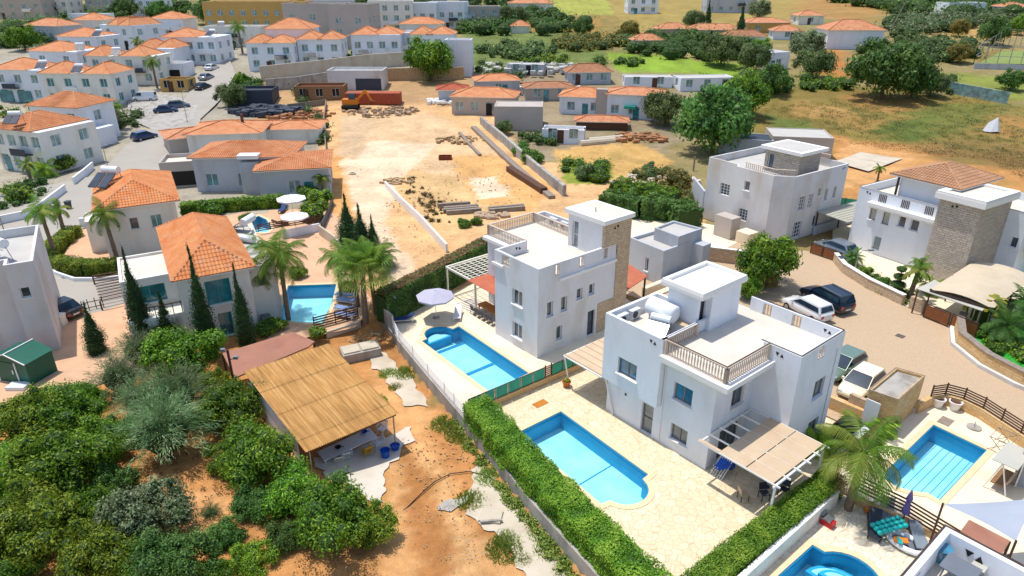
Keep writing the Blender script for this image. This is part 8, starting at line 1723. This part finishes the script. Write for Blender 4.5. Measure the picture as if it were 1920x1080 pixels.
# ---- scrub that nobody could count ----
def scrub(label, poly, n, s0, s1, mat, seed, leaf_=.3, per=90, fl=.75, co=True):
    r = np.random.RandomState(seed); W_ = Gp(poly); A = np.array(W_); lo, hi = A.min(0), A.max(0); L = []; k = 0
    while len(L) < n and k < n * 60:
        k += 1; x, y = r.uniform(lo[0], hi[0]), r.uniform(lo[1], hi[1])
        if not inside(W_, np.array([[x]]), np.array([[y]]))[0, 0]: continue
        s_ = r.uniform(s0, s1); z = base_h(x, y); L.append(((x, y, z + s_ * fl * .6), (s_ * r.uniform(.8, 1.3), s_ * r.uniform(.8, 1.3), s_ * fl)))
    if not L: return
    b = cloud(per * len(L), L, leaf_, seed, .6, shell=(.5, 1.3), corek=.62, core=co); o = b.build('scrub', [mat, 'leaf_core'], None, W0, (L[0][0][0], L[0][0][1], 0)); o['kind'] = 'stuff'; o['label'] = label
scrub('dark scrub belt above the meadow in the centre', [(880, 30), (1000, 22), (1090, 45), (1110, 60), (960, 75), (870, 60)], 60, 2, 4.2, 'leaf_dark', 1); scrub('olive hedge belt across the centre top', [(1035, 75), (1170, 68), (1180, 92), (1040, 98)], 40, 1.6, 2.6, 'leaf_rusty', 2); scrub('green scrub left of the hedge belt', [(950, 85), (1040, 88), (1040, 108), (940, 115), (890, 95)], 40, 1.2, 2.4, 'leaf_scrub', 3)
scrub('tree belt above the bright grass strip', [(1165, 72), (1300, 70), (1380, 90), (1395, 118), (1180, 112)], 60, 1.8, 3.4, 'leaf_dark', 4); scrub('scrub right of the belt, towards the outbuilding', [(1300, 55), (1420, 80), (1440, 130), (1390, 120)], 30, 1.6, 3.2, 'leaf_scrub', 5)
scrub('wooded slope at the top right', [(1540, 8), (1640, 14), (1660, 30), (1790, 40), (1920, 36), (1980, 10), (1700, -12), (1560, -12)], 190, 3, 6, 'leaf_dark', 6, .5); scrub('grey green orchard rows below the wooded slope', [(1660, 40), (1940, 34), (1940, 52), (1760, 62), (1670, 78)], 80, 2, 3.6, 'leaf_olive', 7, .35); scrub('scrub around the large dark tree', [(1600, 95), (1720, 70), (1820, 80), (1830, 110), (1740, 130), (1620, 130)], 50, 1.8, 3.4, 'leaf_scrub', 8)
scrub('green bank above the brown field', [(1420, 160), (1500, 150), (1620, 158), (1640, 168), (1480, 172), (1410, 182)], 40, 1.2, 2.2, 'leaf_citrus', 9, .2); scrub('bushes right of the green patch', [(1740, 150), (1790, 150), (1790, 176), (1745, 178)], 14, 1., 2, 'leaf_scrub', 10, .2); scrub('low weeds over the brown field', [(1420, 190), (1850, 180), (1940, 280), (1600, 262), (1440, 240)], 500, .2, .9, 'leaf_rusty', 11, .09, 24, .22, False); scrub('low green weeds over the brown field', [(1560, 195), (1930, 200), (1930, 300), (1680, 262), (1480, 230)], 420, .2, .9, 'leaf_scrub', 12, .09, 24, .22, False); scrub('dry scrub on the sandy strip behind the concrete slab', [(1540, 262), (1930, 285), (1990, 380), (1860, 300), (1700, 285)], 400, .2, .8, 'leaf_dry', 31, .08, 20, .22, False)
for k, (px, py, a, b_, n, s0, s1) in enumerate(((215, 125, 40, 10, 12, .8, 1.8), (170, 165, 60, 8, 12, .6, 1.3), (60, 215, 60, 12, 16, .7, 1.5), (225, 230, 34, 14, 14, .7, 1.6), (460, 165, 26, 14, 14, .8, 1.6), (650, 110, 20, 10, 10, .8, 1.8), (575, 115, 16, 8, 8, .8, 1.6), (430, 90, 30, 8, 12, 1, 2.4), (120, 95, 50, 7, 14, 1, 2.2), (345, 95, 20, 6, 8, 1, 2.2), (740, 95, 20, 8, 10, 1, 2.4), (610, 90, 14, 8, 8, 1, 2.2), (20, 140, 30, 8, 10, .8, 1.8), (1160, 120, 60, 5, 18, .8, 1.8), (1010, 115, 50, 5, 16, .8, 1.8), (1180, 190, 24, 6, 10, .6, 1.4), (1010, 262, 34, 10, 14, .5, 1.2), (960, 205, 30, 6, 10, .6, 1.2), (1330, 150, 60, 4, 14, .6, 1.4))):
    scrub('garden bushes between the background houses', [(px - a, py - b_), (px + a, py - b_), (px + a, py + b_), (px - a, py + b_)], n, s0, s1, ('leaf_dark', 'leaf_citrus', 'leaf_lime', 'leaf_scrub')[k % 4], 40 + k, .22, 70)
scrub('dark trees in the top left corner', [(-10, 60), (120, 40), (150, 62), (60, 90), (-10, 95)], 40, 2, 3.6, 'leaf_dark', 13); scrub('dark trees along the top edge at the left', [(110, 18), (430, 14), (420, 34), (120, 40)], 50, 2, 4.5, 'leaf_dark', 14, .4); scrub('trees along the top edge behind the flats', [(560, -5), (960, -5), (960, 14), (700, 20), (560, 14)], 60, 3, 6, 'leaf_dark', 15, .5); scrub('scrub right of the white houses', [(840, 40), (960, 36), (960, 60), (870, 70)], 40, 1.8, 3.4, 'leaf_dark', 16)
scrub('scrub across the debris field in the centre', [(900, 120), (1000, 130), (960, 160), (890, 150)], 40, .7, 1.6, 'leaf_scrub', 17, .2); scrub('dry tufts on the sandy bank beside the block wall', [(735, 335), (775, 335), (850, 400), (850, 440), (800, 410)], 40, .12, .4, 'leaf_dry', 18, .1, 40); scrub('bushes by the damaged houses', [(540, 150), (620, 240), (600, 300), (585, 230)], 20, .6, 1.4, 'leaf_scrub', 19, .2); scrub('bushes behind the grey villa tower', [(1060, 300), (1140, 312), (1140, 330), (1060, 325)], 24, .6, 1.3, 'leaf_citrus', 20, .15)
scrub('overgrown garden beds left of the barred window villa', [(1185, 325), (1240, 318), (1310, 350), (1300, 400), (1250, 375), (1200, 350)], 40, .5, 1.2, 'leaf_rusty', 21, .15); scrub('green weeds at the foot of the clipped hedge wall', [(848, 792), (862, 790), (1010, 985), (1100, 1095), (1060, 1085), (940, 930)], 110, .12, .3, 'grass', 22, .07, 60); scrub('dry leaf litter and low weeds under the orchard trees', [(-60, 1000), (100, 780), (420, 830), (700, 1000), (740, 1100), (-60, 1150)], 500, .1, .4, 'leaf_dry', 23, .05, 26, .25, False)
scrub('planting in the stone clad villa front garden', [(1608, 505), (1640, 520), (1735, 560), (1700, 575), (1650, 550)], 36, .2, .5, 'leaf_citrus', 24, .08, 60); scrub('planting behind the curved garden wall', [(1830, 625), (1870, 610), (1925, 655), (1925, 690), (1860, 655)], 40, .3, .7, 'leaf_lime', 25, .1, 60); scrub('shrubs along the road bend left', [(2, 350), (100, 330), (110, 345), (60, 380), (5, 395)], 26, .5, 1.1, 'leaf_dark', 26, .12, 70)
